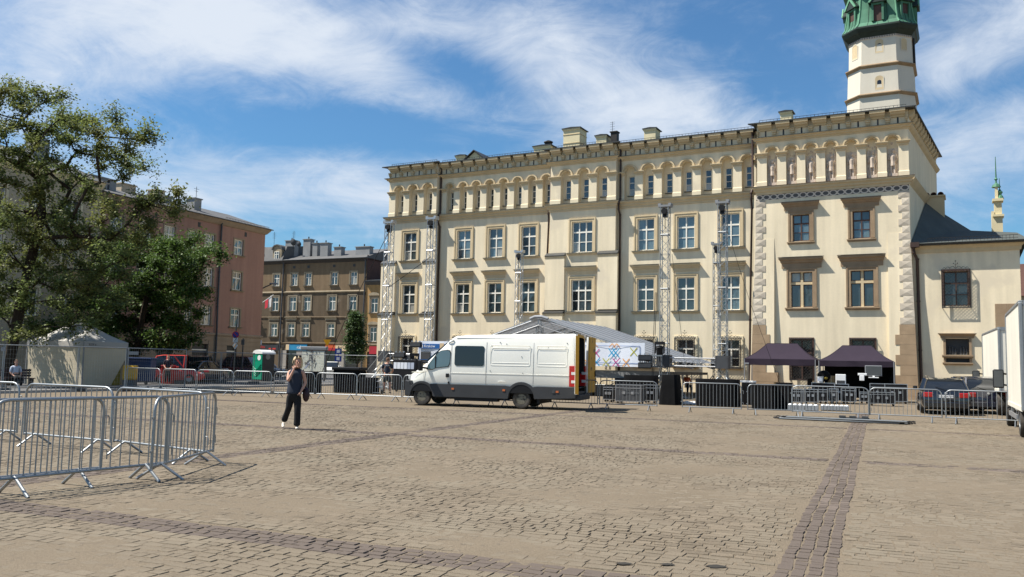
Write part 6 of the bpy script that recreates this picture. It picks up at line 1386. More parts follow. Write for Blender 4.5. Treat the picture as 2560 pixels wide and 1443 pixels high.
def draped(px0, px1, yt, yb, label, depth=.9, taper=.0, rz=-22, mat='black_cloth', lid=False, name='draped_box'):
    b = G((px0+px1)/2, yb); Wd = (px1-px0)*b.y/FPX; h = at((px0+px1)/2, yt, b.y).z; t = thing(name, label, 'box', (b.x, b.y, 0), radians(rz)); m = M(); rings = []; n = 28
    for k, z in enumerate((0, .25, .5, .75, .96, 1)):
        f = 1 - taper*z; r = []
        for i in range(n):
            a = 2*pi*i/n; cx, cy = cos(a), sin(a); q = max(abs(cx), abs(cy)); x, y = cx/q*Wd/2*f, depth/2 + cy/q*depth/2*f
            w_ = .03*(1-z)*sin(i*2.4+k*.4); r.append((x*(1+w_) * (.97 if z == 1 else 1), depth/2 + (y-depth/2)*(1+w_)*(.97 if z == 1 else 1), h*z))
        rings.append(r)
    loft(m, rings); m.build('cover', mat, t, smooth=True)
    if lid: M().box(-Wd*.56, Wd*.56, -.08, depth+.08, h, h+.16).build('lid', 'black_paint', t, bevel=.04)
    return t
draped(830, 896, 926, 982, 'big black wheeled bin with overhanging lid below the young tree', 1.1, -.06, lid=True, name='wheeled_bin', rz=-10); draped(735, 788, 929, 984, 'tall black box standing behind the woman', .9, 0, -10)
draped(1644, 1692, 937, 1012, 'black cloth draped over a mast foot like a cone', 1.3, .25, -25); draped(1738, 1842, 948, 1016, 'wide black draped box below the grey sleeve block', 1.0, 0); draped(1853, 1886, 957, 1012, 'black draped crate by the white trestle table', .8, .05)
draped(1880, 1936, 961, 1022, 'square black box behind the barrier, by the white table', .8, 0); draped(1940, 1978, 957, 1022, 'black box stacked with cabling next to the silver crates', .8, 0)
draped(1555, 1640, 938, 1000, 'black covered stack under the stage edge behind the lettered case', .8, .05); draped(896, 935, 944, 984, 'low black draped heap beside the scaffold steps', .8, .1, -15); draped(1010, 1050, 955, 990, 'black draped crate in front of the van bonnet', .7, .0, -20)
# trestle table with a white top
b = G(1862, 1000); tb = thing('trestle_table', 'white topped trestle table behind the barriers by the purple gazebo', 'table', (b.x, b.y, 0), radians(-22))
zt = at(1862, 952, b.y).z; M().box(-.55, .55, 0, .5, zt-.1, zt).build('table_top', 'white_plastic', tb, bevel=.02)
leg = M().tube((0, 0, 0), (0, 0, zt-.1), .02, 6).mesh('leg', 'mid_grey')
for x in (-.5, .5):
    for y in (.05, .45): put('leg', leg, tb, (x, y, 0))
# things on and behind the cases
def on(name, lab, cat, x, y, Y, build, rz=-22): p = at(x, y, Y); t = thing(name, lab, cat, p, radians(rz)); build(t); return t
def _mon(t): M().box(-.42, .42, -.03, .03, .1, .66).build('casing', 'mid_grey', t, bevel=.02); M().box(-.38, .38, -.036, -.03, .14, .62).build('screen', 'screen', t); M().box(-.25, .25, -.12, .12, 0, .05).box(-.05, .05, -.03, .03, .05, .12).build('stand', 'white_plastic', t)
def _lap(t): M().box(-.25, .25, -.02, .04, .0, .52).build('cover', 'white_plastic', t, bevel=.02); M().box(-.2, .2, -.028, -.02, .04, .2).build('panel', 'dark_grey', t)
def _bag(t): M().ball((0, 0, .3), (.33, .25, .3), 10, 8).build('bag_body', 'black_cloth', t, smooth=True); M().ball((.1, -.2, .2), (.09, .06, .07), 8, 6).build('bag_badge', 'yellow_cloth', t)
def _cart(t): M().box(-.16, .16, -.12, .12, 0, .36).build('box_body', 'wood_box', t, bevel=.01); M().box(-.02, .02, -.122, -.118, 0, .36).build('tape', 'shop_cream', t)
def _buck(t): M().lathe([(.13, 0), (.17, .3), (.18, .32), (.15, .3)], 12).build('tub', 'white_plastic', t, smooth=True); M().box(-.1, .1, -.172, -.155, .08, .22).build('tub_label', 'pale_blue', t)
def _phones(t): M().box(-.12, .12, -.06, .06, 0, .28).box(-.2, .25, -.05, .05, .28, .4).build('body', 'white_plastic', t, bevel=.02)
Yc = G(2190, 1007).y + .3
on('monitor', 'flat grey monitor facing the square on top of a flight case', 'monitor', 2184, 945, Yc, _mon); on('console', 'white upright console box standing on a flight case', 'console', 2102, 961, G(2102, 1007).y+.2, _lap)
on('holdall', 'black holdall with a yellow badge lying on a case under the gazebo', 'bag', 2060, 955, G(2060, 1007).y+.3, _bag); on('cardboard_box', 'brown cardboard box next to the holdall', 'box', 2078, 957, G(2078, 1007).y+.2, _cart)
on('plastic_tub', 'white plastic tub with blue label in front of the holdall', 'tub', 2050, 957, G(2050, 1007).y+.1, _buck); on('desk_phone', 'white desk device left of the grey monitor', 'device', 2155, 952, Yc, _phones)
def _chair(t):
    M().box(-.28, .28, -.25, .25, .42, .52).build('seat', 'black_cloth', t, bevel=.04); M().box(-.26, .26, .2, .3, .6, 1.15).build('backrest', 'black_cloth', t, bevel=.05)
    m = M().tube((0, 0, .1), (0, 0, .42), .03, 6)
    for i in range(5): m.tube((0, 0, .12), (.28*cos(i*1.257), .28*sin(i*1.257), .04), .02, 5)
    m.build('base', 'black_paint', t)
p = G(1965, 985); ch_ = thing('office_chair', 'black swivel chair by the wall window under the gazebo edge', 'chair', p, radians(-10)); _chair(ch_); p = G(2034, 992); ch2 = thing('office_chair', 'second black swivel chair beside the gazebo leg', 'chair', p, radians(40)); _chair(ch2)
# scaffold tubes on the paving
random.seed(21)
A0, B0 = G(1962, 1049), G(2262, 1062); ax_ = (B0-A0).normalized(); nr = Vector((-ax_.y, ax_.x, 0)); L0 = (B0-A0).length
pipe_me = M().tube((0, 0, 0), (L0, 0, 0), .03, 10).mesh('pipe', 'steel_pipe', True); tip = M().path([(-.02, 0, 0), (-.1, 0, .02), (-.16, 0, .0)], .02, 6).mesh('end_hook', 'black_paint', True)
for i in range(9):
    o = A0 + nr*(.068*(i % 6) + (.03 if i > 5 else 0)) + ax_*random.uniform(-.25, .25); z = .034 if i < 6 else .088
    t = thing('scaffold_pipe', 'long galvanised scaffold pipe lying in a bundle on the paving', 'pipe', (o.x, o.y, z), atan2(ax_.y, ax_.x) + random.uniform(-.012, .012), 'scaffold pipes on the ground'); put('tube', pipe_me, t); put('end_hook', tip, t); e = put('end_hook', tip, t, (L0, 0, 0), pi)
p = G(2136, 1055); br_ = thing('bracket_plate', 'flat dark steel bracket lying on the pipe bundle', 'bracket', (p.x, p.y, .09), atan2(ax_.y, ax_.x))
M().box(-.45, .45, -.06, .06, 0, .05).build('plate', 'dark_grey', br_)
for x in (-.36, -.05, .32): M().box(x-.1, x+.1, -.07, .07, .05, .1).build('lug', 'dark_grey', br_)
for (x, y, r, sc, mt, lab) in ((1702, 1010, 16, 1.0, 'white_cloth', 'crumpled white cloth lying on the paving before the cone of black drape'), (406, 953, 26, 1.9, 'grey_cloth', 'long grey-blue ground sheet lying behind the far barriers'), (535, 952, 27, 1.5, 'black_cloth', 'heap of black sheeting on the ground near the parked cars')):
    p = G(x, y); m = M(); n = r; vs = []; hgt = .16 if sc < 1.2 else .32
    for i in range(n+1):
        for j in range(7):
            u, v = i/n, j/6; e = min(1, 4*u*(1-u)*1.3)*min(1, 4*v*(1-v)*1.6)
            vs.append(((u-.5)*1.7*sc*1.25 + .05*sin(j*2.1), (v-.5)*.5*sc + .06*sin(i*1.3), .015 + hgt*e*(.45 + .4*sin(i*1.1+j) * sin(j*1.7+i*.3))))
    m.add(vs, [(i*7+j, (i+1)*7+j, (i+1)*7+j+1, i*7+j+1) for i in range(n) for j in range(6)]); o = m.build('crumpled_sheet', mt, smooth=True); tag(o, lab, 'cloth'); o.location = p; o.rotation_euler = (0, 0, radians(-15))
    sm = o.modifiers.new('thick', 'SOLIDIFY'); sm.thickness = .012
# ------------------------------------------------------------------ people
def skin_mesh(name, joints, bones, mat, parent, sub=2):
    """one continuous skinned body: joints {key: (x, y, z, r)} or (x, y, z, rx, ry)"""
    keys = list(joints); me = bpy.data.meshes.new(name); me.from_pydata([joints[k][:3] for k in keys], [(keys.index(a), keys.index(b)) for a, b in bones], [])
    o = bpy.data.objects.new(name, me); COL.objects.link(o); o.parent = parent
    o.modifiers.new('skin', 'SKIN').use_smooth_shade = True
    bm = bmesh.new(); bm.from_mesh(me); lay_ = bm.verts.layers.skin.verify(); bm.verts.ensure_lookup_table()
    for i, k in enumerate(keys):
        j = joints[k]; bm.verts[i][lay_].radius = (j[3], j[4] if len(j) > 4 else j[3]); bm.verts[i][lay_].use_root = (i == 0)
    bm.to_mesh(me); bm.free(); s = o.modifiers.new('sub', 'SUBSURF'); s.levels = sub; s.render_levels = sub
    me.materials.append(MAT(mat)); return o
def chain(*k): return [(k[i], k[i+1]) for i in range(len(k)-1)]
def hand(J, B, key, wrist, d, up, side, curl=.5, s=1.0):
    """palm and five fingers appended to a joint table; d = pointing direction, up = back of hand, side = thumb side"""
    w = Vector(J[wrist][:3]); d, up, side = Vector(d).normalized(), Vector(up).normalized(), Vector(side).normalized()
    p = w + d*.055*s; J[key+'palm'] = (*p, .030*s, .018*s); B.append((wrist, key+'palm'))
    for i, (o, L) in enumerate(((.026, .070), (.009, .078), (-.009, .073), (-.026, .058))):
        a = p + d*.035*s + side*o*s; b = a + (d*cos(curl*.6) - up*sin(curl*.6))*L*.5*s; c = b + (d*cos(curl*1.8) - up*sin(curl*1.8))*L*.5*s
        for q, pt, r in (('a', a, .0095), ('b', b, .0088), ('c', c, .0072)): J[f'{key}f{i}{q}'] = (*pt, r*s)
        B += [(key+'palm', f'{key}f{i}a'), (f'{key}f{i}a', f'{key}f{i}b'), (f'{key}f{i}b', f'{key}f{i}c')]
    a = p - d*.012*s + side*.032*s; b = a + (side*.7 + d*.7 - up*.25)*.034*s; c = b + (d - up*.4)*.028*s
    for q, pt, r in (('a', a, .012), ('b', b, .0105), ('c', c, .0085)): J[f'{key}t{q}'] = (*pt, r*s)
    B += [(key+'palm', key+'ta'), (key+'ta', key+'tb'), (key+'tb', key+'tc')]
def head_mesh(par, c, f, s=1.0, hair='hair_blond', longhair=True, skinmat='skin'):
    """head with brow, nose, chin, lips, eyes and ears; f = facing angle (about z)"""
    T = Matrix.Translation(c) @ Matrix.Rotation(f, 4, 'Z') @ Matrix.Diagonal((s, s, s, 1))
    m = M(); m.T = T; n = 16; rings = []
    for z, rx, ry, oy in ((-.115, .028, .03, -.045), (-.10, .045, .055, -.03), (-.07, .06, .075, -.014), (-.035, .068, .085, -.004), (0, .072, .093, .004), (.035, .074, .097, .01), (.07, .068, .09, .014), (.095, .05, .07, .014), (.112, .02, .03, .014)):
        rings.append([(rx*cos(2*pi*i/n), oy + ry*sin(2*pi*i/n), z) for i in range(n)])
    loft(m, rings); m.ball((0, -.098, -.012), (.013, .022, .02), 8, 6); m.ball((0, -.09, -.056), (.024, .012, .007), 8, 5); m.ball((0, -.082, -.092), (.025, .02, .018), 8, 6)
    for sd in (-1, 1): m.ball((sd*.074, .012, -.008), (.01, .02, .032), 8, 6); m.ball((sd*.03, -.084, .022), (.022, .012, .008), 8, 5)
    h = m.build('head', skinmat, par, smooth=True)
    m = M(); m.T = T
    for sd in (-1, 1): m.ball((sd*.028, -.086, .004), (.011, .007, .006), 8, 5)
    m.build('eyes', 'ink', h)
    m = M(); m.T = T; n = 20; rings = []
    prof = ((.14, .03, .035), (.132, .06, .072), (.108, .088, .105), (.07, .103, .12), (.03, .11, .124), (-.02, .113, .12), (-.07, .112, .108), (-.12, .10, .092)) if longhair else ((.126, .02, .03), (.118, .05, .07), (.09, .072, .098), (.055, .079, .104), (.02, .08, .104), (-.02, .076, .1))
    for k, (z, rx, ry) in enumerate(prof):
        r = []
        for i in range(n):
            a = 2*pi*i/n; x, y = rx*cos(a), .016 + ry*sin(a)
            lim = -.052 if z > .045 else (-.03 if longhair else .01)      # keep the face free
            if y < lim and z < .085: y = lim + (0 if abs(x) > .05 else .05)
            r.append((x*(1 + .03*sin(7*a + k)), y, z + .008*sin(5*a)))
        rings.append(r)
    loft(m, rings, True, True, True); m.build('hair', hair, par, smooth=True); return h
# woman on the phone, mid-stride towards the viewer's right
wp = G(742, 1073); wom = thing('person', 'woman in dark sleeveless top and black trousers walking with phone at her ear', 'person', (wp.x, wp.y, 0), 0)
J = {'pel': (-.10, 0, .93, .10, .08), 'wst': (-.095, .0, 1.06, .09, .07), 'chs': (-.085, .01, 1.24, .11, .08), 'shc': (-.075, .015, 1.37, .09, .07), 'nk': (-.06, .0, 1.45, .052), 'hd': (-.05, -.02, 1.54, .06)}
Bn = chain('pel', 'wst', 'chs', 'shc', 'nk', 'hd')
J.update({'sl': (-.245, .02, 1.355, .058), 'el': (-.215, -.17, 1.14, .042), 'hl': (-.105, -.14, 1.40, .026), 'sr': (.085, .02, 1.36, .058), 'er': (.155, .03, 1.11, .042), 'wr': (.10, -.10, .93, .028)}); Bn += chain('shc', 'sl', 'el', 'hl') + chain('shc', 'sr', 'er', 'wr')
J.update({'thl': (-.19, .0, .86, .095), 'knl': (-.20, -.02, .50, .062), 'anl': (-.36, .2, .2, .042), 'thr': (-.02, 0, .86, .095), 'knr': (.01, -.06, .48, .06), 'anr': (.0, -.02, .085, .04)}); Bn += chain('pel', 'thl', 'knl', 'anl') + chain('pel', 'thr', 'knr', 'anr')
hand(J, Bn, 'L', 'hl', (.35, .05, 1), (0, -1, .2), (-1, 0, .3), 1.0); hand(J, Bn, 'R', 'wr', (-.3, -.5, -1), (1, 0, 0), (0, -1, -.2), .9)
skin_mesh('body', J, Bn, 'skin', wom)
head_mesh(wom, (-.035, -.03, 1.585), radians(22), 1.08, 'hair_blond', True)
top_ = {'a': (-.10, .0, .80, .20, .155), 'a2': (-.10, .0, .88, .20, .155), 'b': (-.095, .0, 1.0, .185, .145), 'c': (-.09, .005, 1.12, .18, .14), 'd': (-.085, .012, 1.26, .19, .145), 'e': (-.078, .015, 1.37, .15, .11), 'f': (-.07, .01, 1.43, .08), 'g': (-.20, .02, 1.37, .075), 'h': (.045, .02, 1.375, .075)}
skin_mesh('top', top_, chain('a', 'a2', 'b', 'c', 'd', 'e', 'f') + [('e', 'g'), ('e', 'h')], 'navy', wom)
tr = {'p': (-.10, 0, .98, .15, .12), 'q': (-.105, 0, .8, .15, .12), 'l1': (-.19, .0, .7, .105), 'l2': (-.205, -.02, .5, .08), 'l3': (-.29, .10, .33, .075), 'l4': (-.37, .2, .16, .085), 'r1': (-.01, -.01, .7, .105), 'r2': (.01, -.05, .48, .082), 'r3': (.008, -.03, .25, .08), 'r4': (.0, -.02, .06, .088)}
skin_mesh('trousers', tr, chain('p', 'q', 'l1', 'l2', 'l3', 'l4') + chain('q', 'r1', 'r2', 'r3', 'r4'), 'black_trousers', wom)
skin_mesh('shoe', {'a': (.0, .03, .045, .036), 'b': (.015, -.06, .035, .038, .03), 'c': (.03, -.16, .025, .03, .02)}, chain('a', 'b', 'c'), 'shoe_pale', wom); skin_mesh('shoe', {'a': (-.39, .235, .13, .036), 'b': (-.375, .165, .065, .038, .03), 'c': (-.355, .1, .028, .03, .02)}, chain('a', 'b', 'c'), 'shoe_pale', wom)
bag = M(); bag.ball((.17, .06, .80), (.085, .10, .17), 12, 8); bag.path([(.16, .06, .95), (.13, .03, 1.15), (.09, .02, 1.38), (.10, .08, 1.2), (.16, .1, .95)], .012, 6); tag(bag.build('shoulder_bag', 'bag_wine', smooth=True), 'dark wine shoulder bag hanging at the walking woman\'s hip', 'bag').location = wom.location
ph = M().box(-.012, .012, -.006, .006, -.07, .07).build('phone', 'ink', bevel=.003); tag(ph, 'dark phone pressed to the walking woman\'s ear', 'phone'); ph.location = wom.location + Vector((-.13, -.09, 1.53)); ph.rotation_euler = (.25, .1, .4)
gl = M(); gl.T = Matrix.Translation((-.035, -.03, 1.585)) @ Matrix.Rotation(radians(22), 4, 'Z')
for sd in (-1, 1): gl.lathe([(.03, -.004), (.03, .004)], 10, (sd*.036, -.075, .108), 'y'); gl.tube((sd*.07, -.07, .108), (sd*.1, .05, .08), .004, 4)
gl.tube((-.01, -.077, .108), (.01, -.077, .108), .004, 4); tag(gl.build('sunglasses', 'ink'), 'dark sunglasses pushed up into the walking woman\'s blond hair', 'sunglasses').location = wom.location
wom.scale = (.98, .98, .975)
# workman seen from behind
kp = G(966, 984); man = thing('person', 'workman in navy shirt and dark shorts standing with his back turned by the masts', 'person', (kp.x, kp.y, 0), 0)
J = {'pel': (0, 0, .98, .125, .1), 'wst': (0, 0, 1.12, .14, .105), 'chs': (0, 0, 1.33, .165, .115), 'shc': (.0, .0, 1.48, .11, .085), 'nk': (.02, .0, 1.56, .058), 'hd': (.03, .0, 1.66, .065)}; Bn = chain('pel', 'wst', 'chs', 'shc', 'nk', 'hd')
J.update({'sl': (-.2, 0, 1.46, .066), 'el': (-.26, .04, 1.2, .05), 'wl': (-.16, .22, 1.06, .033), 'sr': (.2, 0, 1.46, .066), 'er': (.29, .02, 1.19, .05), 'wr': (.22, .22, 1.08, .033), 'thl': (-.1, 0, .9, .1), 'knl': (-.13, -.01, .52, .068), 'anl': (-.13, .02, .1, .045), 'thr': (.1, 0, .9, .1), 'knr': (.15, .0, .52, .068), 'anr': (.17, .03, .1, .045)})
Bn += chain('shc', 'sl', 'el', 'wl') + chain('shc', 'sr', 'er', 'wr') + chain('pel', 'thl', 'knl', 'anl') + chain('pel', 'thr', 'knr', 'anr'); hand(J, Bn, 'L', 'wl', (.3, 1, 0), (0, 0, 1), (1, 0, 0), .8); hand(J, Bn, 'R', 'wr', (-.3, 1, 0), (0, 0, 1), (-1, 0, 0), .8)
skin_mesh('body', J, Bn, 'skin', man); head_mesh(man, (.035, .0, 1.70), radians(150), 1.05, 'hair_brown', False)
skin_mesh('shirt', {'a': (0, 0, .92, .165, .125), 'b': (0, 0, 1.15, .165, .125), 'd': (0, 0, 1.36, .185, .132), 'e': (0, 0, 1.47, .13, .1), 'f': (.01, 0, 1.535, .075), 'g': (-.2, 0, 1.455, .085), 'g2': (-.25, .02, 1.26, .08), 'h': (.2, 0, 1.455, .085), 'h2': (.27, .01, 1.26, .08)}, chain('a', 'b', 'd', 'e', 'f') + chain('e', 'g', 'g2') + chain('e', 'h', 'h2'), 'navy', man)
skin_mesh('shorts', {'p': (0, 0, .98, .16, .125), 'q': (0, 0, .88, .155, .125), 'l1': (-.115, 0, .74, .115), 'l2': (-.135, -.005, .53, .112), 'r1': (.115, 0, .74, .115), 'r2': (.15, 0, .53, .112)}, chain('p', 'q', 'l1', 'l2') + chain('q', 'r1', 'r2'), 'shorts', man)
for x, y in ((-.13, .03), (.175, .04)): skin_mesh('shoe', {'a': (x, y-.05, .06, .045), 'b': (x, y+.06, .05, .045, .04), 'c': (x+.01, y+.17, .035, .036, .028)}, chain('a', 'b', 'c'), 'black_paint', man)
text('shirt_print', 'CREW', .09, 'white_plastic', man, Matrix.Translation((0, -.133, 1.42)) @ FRONT, .001)
def bystander(x, y, Y, label, shirt, legs_, f=0, sit=False, H_=1.72):
    p = at(x, y, Y); t = thing('person', label, 'person', (p.x, p.y, 0), f); k = H_/1.72; dz = -.42 if sit else 0
    def S_(d): return {a: tuple(v*k for v in b[:3]) + tuple(v*k for v in b[3:]) for a, b in d.items()}
    J = {'pel': (0, 0, .95+dz, .12, .1), 'chs': (0, -.02, 1.28+dz, .15, .11), 'shc': (0, 0, 1.42+dz, .1, .08), 'nk': (0, -.01, 1.5+dz, .052), 'hd': (0, -.02, 1.6+dz, .06), 'sl': (-.19, 0, 1.4+dz, .06), 'el': (-.24, -.03, 1.14+dz, .046), 'wl': (-.16, -.2, 1.0+dz, .03), 'sr': (.19, 0, 1.4+dz, .06), 'er': (.25, -.03, 1.14+dz, .046), 'wr': (.16, -.2, 1.0+dz, .03)}
    if sit: J.update({'kl': (-.12, -.42, .5, .07), 'al': (-.12, -.4, .08, .045), 'kr': (.12, -.42, .5, .07), 'ar': (.12, -.4, .08, .045)})
    else: J.update({'kl': (-.1, -.01, .5, .068), 'al': (-.1, .02, .08, .045), 'kr': (.1, -.01, .5, .068), 'ar': (.1, .02, .08, .045)})
    B = chain('pel', 'chs', 'shc', 'nk', 'hd') + chain('shc', 'sl', 'el', 'wl') + chain('shc', 'sr', 'er', 'wr') + chain('pel', 'kl', 'al') + chain('pel', 'kr', 'ar'); hand(J, B, 'L', 'wl', (.2, -1, -.2), (0, 0, 1), (1, 0, 0), .7); hand(J, B, 'R', 'wr', (-.2, -1, -.2), (0, 0, 1), (-1, 0, 0), .7)
    skin_mesh('body', S_(J), B, 'skin', t, 1); head_mesh(t, (0, -.02*k, (1.635+dz)*k), 0, k, 'hair_brown', False)
    c = {a: J[a][:3] + tuple(r*1.18 for r in J[a][3:]) for a in ('pel', 'chs', 'shc', 'sl', 'el', 'sr', 'er')}; skin_mesh('shirt', S_(c), chain('pel', 'chs', 'shc', 'sl', 'el') + chain('shc', 'sr', 'er'), shirt, t, 1)
    c = {a: J[a][:3] + tuple(r*1.3 for r in J[a][3:]) for a in ('pel', 'kl', 'al', 'kr', 'ar')}; skin_mesh('trousers', S_(c), chain('pel', 'kl', 'al') + chain('pel', 'kr', 'ar'), legs_, t, 1); return t
bystander(40, 912, 41.5, 'person in pale blue shirt sitting in the tree shade left of the white tent', 'pale_blue', 'black_trousers', .9, True)
bystander(420, 912, 52, 'person in dark violet jacket standing beyond the mesh fence near the red car', 'purple', 'black_trousers', .4)
bystander(1717, 912, 54, 'person in orange shirt half hidden under the stage roof sheeting', 'shop_orange', 'black_trousers', .2, True)
p = G(40, 948); st_ = thing('bench', 'dark garden bench in the shade by the tree trunk', 'bench', (at(46, 912, 41.7).x, 41.75, 0), .9)
for i in range(4): M().box(-.7, .7, -.25+i*.13, -.14+i*.13, .42, .46).build('seat_slat', 'bag_wine', st_)
for i in range(3): M().box(-.7, .7, .27, .3, .52+i*.13, .62+i*.13).build('back_slat', 'bag_wine', st_)
for x in (-.6, .6): M().box(x-.03, x+.03, -.25, .27, 0, .42).box(x-.03, x+.03, .24, .27, .42, .9).build('end_frame', 'iron', st_)
# ------------------------------------------------------------------ trees
def tree(name, label, base, trunk, clumps, leafmat, leaf=.14, per=900, seed=1, r0=.26, twig=7, flat=.75):
    """trunk: list of points; clumps: (x, y, z, radius).  Limbs grow from the nearest node to each clump, leaves fill the clumps along twigs."""
    R = random.Random(seed); Rn = np.random.default_rng(seed); t = thing(name, label, 'tree', base)
    nodes = [Vector(p) for p in trunk]; par = [-1] + list(range(len(trunk)-1)); load = [0.0]*len(nodes)
    order = sorted(clumps, key=lambda c: (Vector(c[:3]) - nodes[-1]).length); tips = []; lo = max(1, len(trunk)//3)
    for c in order:
        C = Vector(c[:3]); best = min(range(lo, len(nodes)), key=lambda i: (nodes[i]-C).length + .9*max(0, nodes[i].z - C.z + .2*(nodes[i]-C).length))
        A = nodes[best]; n = max(2, int((C-A).length/.9)); prev = best; off = Vector((R.uniform(-1, 1), R.uniform(-1, 1), R.uniform(-.2, .5)))*.14*(C-A).length
        for i in range(1, n+1):
            f = i/n; P = A.lerp(C, f) + off*sin(pi*f) + Vector((R.uniform(-1, 1), R.uniform(-1, 1), R.uniform(-1, 1)))*.08
            nodes.append(P); par.append(prev); load.append(0); prev = len(nodes)-1
        tips.append((prev, c))
    twigs = []
    for ti, c in tips:
        C = Vector(c[:3]); r = c[3]
        for k in range(int(twig*max(.6, r))):
            d = Vector((R.gauss(0, 1), R.gauss(0, 1), R.gauss(.25, .8))).normalized(); L = r*R.uniform(.65, 1.08); E_ = C + Vector((d.x*L, d.y*L, d.z*L*flat)); mid = C.lerp(E_, .5) + Vector((R.uniform(-.1, .1), R.uniform(-.1, .1), R.uniform(0, .15)))*r
            nodes.append(mid); par.append(ti); load.append(0); a = len(nodes)-1; nodes.append(E_); par.append(a); load.append(1.0); twigs.append((C, mid, E_, r))
    for i in range(len(nodes)-1, 0, -1): load[par[i]] += load[i]
    mx = max(load); rad = [max(.012, r0*(l/mx)**.5) for l in load]
    m = M()
    for i in range(1, len(nodes)):
        a, b = nodes[par[i]], nodes[i]; ra = rad[par[i]] if par[i] > 0 and rad[par[i]] < rad[i]*2.2 else min(rad[par[i]], rad[i]*1.5); m.tube(a, b, ra, 7 if rad[i] > .05 else 4, rad[i])
    m.lathe([(r0*1.9, -.05), (r0*1.35, .12), (r0*1.05, .5)], 9, tuple(nodes[0])); m.build('trunk', 'bark', t, smooth=True)
    # leaves: small folded quads scattered round the twigs
    cen = []; 
    for C, mid, E_, r in twigs:
        k = int(per*r/ max(1, int(twig*max(.6, r)))); f = Rn.random(k)**.75
        P = np.where((f < .5)[:, None], np.array(C) + (np.array(mid)-np.array(C))*(f*2)[:, None], np.array(mid) + (np.array(E_)-np.array(mid))*((f-.5)*2)[:, None])
        sp = (.10 + .16*r)*(.55 + .6*f); cen.append(P + Rn.normal(0, 1, (k, 3))*sp[:, None]*np.array([1, 1, .7]))
    P = np.concatenate(cen); n = len(P); s = leaf*(.55 + .8*Rn.random(n))
    a = Rn.random(n)*2*pi; tilt = Rn.normal(0, .55, n); roll = Rn.normal(0, .5, n)
    ax = np.stack([np.cos(a)*np.cos(tilt), np.sin(a)*np.cos(tilt), np.sin(tilt) - .15], 1); ax /= np.linalg.norm(ax, axis=1)[:, None]
    sd = np.stack([-np.sin(a), np.cos(a), np.sin(roll)], 1); sd /= np.linalg.norm(sd, axis=1)[:, None]
    q = np.stack([P, P + ax*(s*.5)[:, None] + sd*(s*.34)[:, None], P + ax*s[:, None], P + ax*(s*.5)[:, None] - sd*(s*.34)[:, None]], 1).reshape(-1, 3)
    fs = np.arange(n*4).reshape(-1, 4); me = bpy.data.meshes.new('crown'); me.vertices.add(len(q)); me.vertices.foreach_set('co', q.ravel()); me.loops.add(fs.size); me.loops.foreach_set('vertex_index', fs.ravel())
    me.polygons.add(n); me.polygons.foreach_set('loop_start', np.arange(n)*4); me.polygons.foreach_set('loop_total', np.full(n, 4)); me.update(); me.materials.append(MAT(leafmat))
    o = bpy.data.objects.new('crown', me); COL.objects.link(o); o.parent = t; return t
def local(base, x, y, Y): p = at(x, y, Y); return (p.x - base.x, p.y - base.y, p.z)
b1 = Vector((at(18, 912, 44).x, 44, 0)); R1 = random.Random(3)
tr1 = [(0, 0, 0), (.1, 0, 1.2), (.25, .05, 2.6), (.4, .1, 4.2), (.65, .1, 5.8), (.9, .15, 7.4), (1.15, .2, 9.0)]
def fill(hull, n, dmin, R, edge=6):
    """points spread through a crown outline"""
    xs = [h[0] for h in hull]; ys = [h[1] for h in hull]; out = []; tries = 0
    def inside(x, y):
        c = False
        for i in range(len(hull)):
            (x1, y1), (x2, y2) = hull[i-1], hull[i]
            if (y1 > y) != (y2 > y) and x < (x2-x1)*(y-y1)/(y2-y1) + x1: c = not c
        return c
    while len(out) < n and tries < 40000:
        tries += 1; x, y = R.uniform(min(xs), max(xs)), R.uniform(min(ys), max(ys))
        if inside(x, y) and all((x-a)**2 + (y-b)**2 > dmin**2 for a, b in out[-90:]): out.append((x, y))
    return out
H1 = [(-60, 280), (0, 205), (25, 192), (60, 225), (100, 212), (125, 255), (150, 232), (180, 290), (215, 262), (250, 310), (290, 292), (345, 303), (380, 348), (350, 385), (365, 425), (310, 450), (300, 490), (380, 480), (462, 447), (440, 500), (445, 545), (360, 590), (345, 680), (280, 770), (190, 840), (60, 860), (-60, 840)]
cl = []
for x, y in fill(H1, 150, 26, R1): cl.append((*local(b1, x, y, 44 + R1.uniform(-3.6, 3.6)), R1.uniform(.55, .95)))
tree('broadleaf_tree', 'tall airy broadleaf tree spreading over the white tent, its top against the sky', (b1.x, b1.y, 0), tr1, cl, 'leaf_big', .15, 600, 5, .27, 8, 1.0)
b2 = Vector((at(336, 912, 57).x, 57, 0)); cl = []; R2 = random.Random(9)
H2 = [(235, 640), (330, 605), (400, 592), (440, 618), (487, 578), (500, 615), (556, 638), (515, 665), (505, 690), (520, 735), (500, 780), (512, 838), (450, 872), (300, 885), (225, 865)]
for x, y in fill(H2, 95, 20, R2): cl.append((*local(b2, x, y, 57 + R2.uniform(-2.6, 2.6)), R2.uniform(.7, 1.1)))
tree('broadleaf_tree', 'dense dark green tree between the white tent and the pink house', (b2.x, b2.y, 0), [(0, 0, 0), (.05, 0, 1.3), (.15, 0, 2.6), (.35, 0, 4.2), (.6, 0, 6.0)], cl, 'leaf_mid', .18, 700, 12, .22, 8, .9)
b4 = Vector((at(190, 912, 60).x, 60, 0)); cl = [(*local(b4, x + R2.uniform(-15, 15), y, 60 + R2.uniform(-2, 2)), 1.5) for (x, y) in ((80, 560), (160, 600), (230, 620), (60, 680), (140, 700), (200, 760), (80, 780), (240, 820), (150, 830), (20, 740), (40, 830), (0, 620))]
tree('broadleaf_tree', 'shady tree filling the gap behind the white tent', (b4.x, b4.y, 0), [(0, 0, 0), (0, 0, 1.5), (.1, 0, 3), (0, 0, 5)], cl, 'leaf_mid', .2, 900, 31, .2, 7)
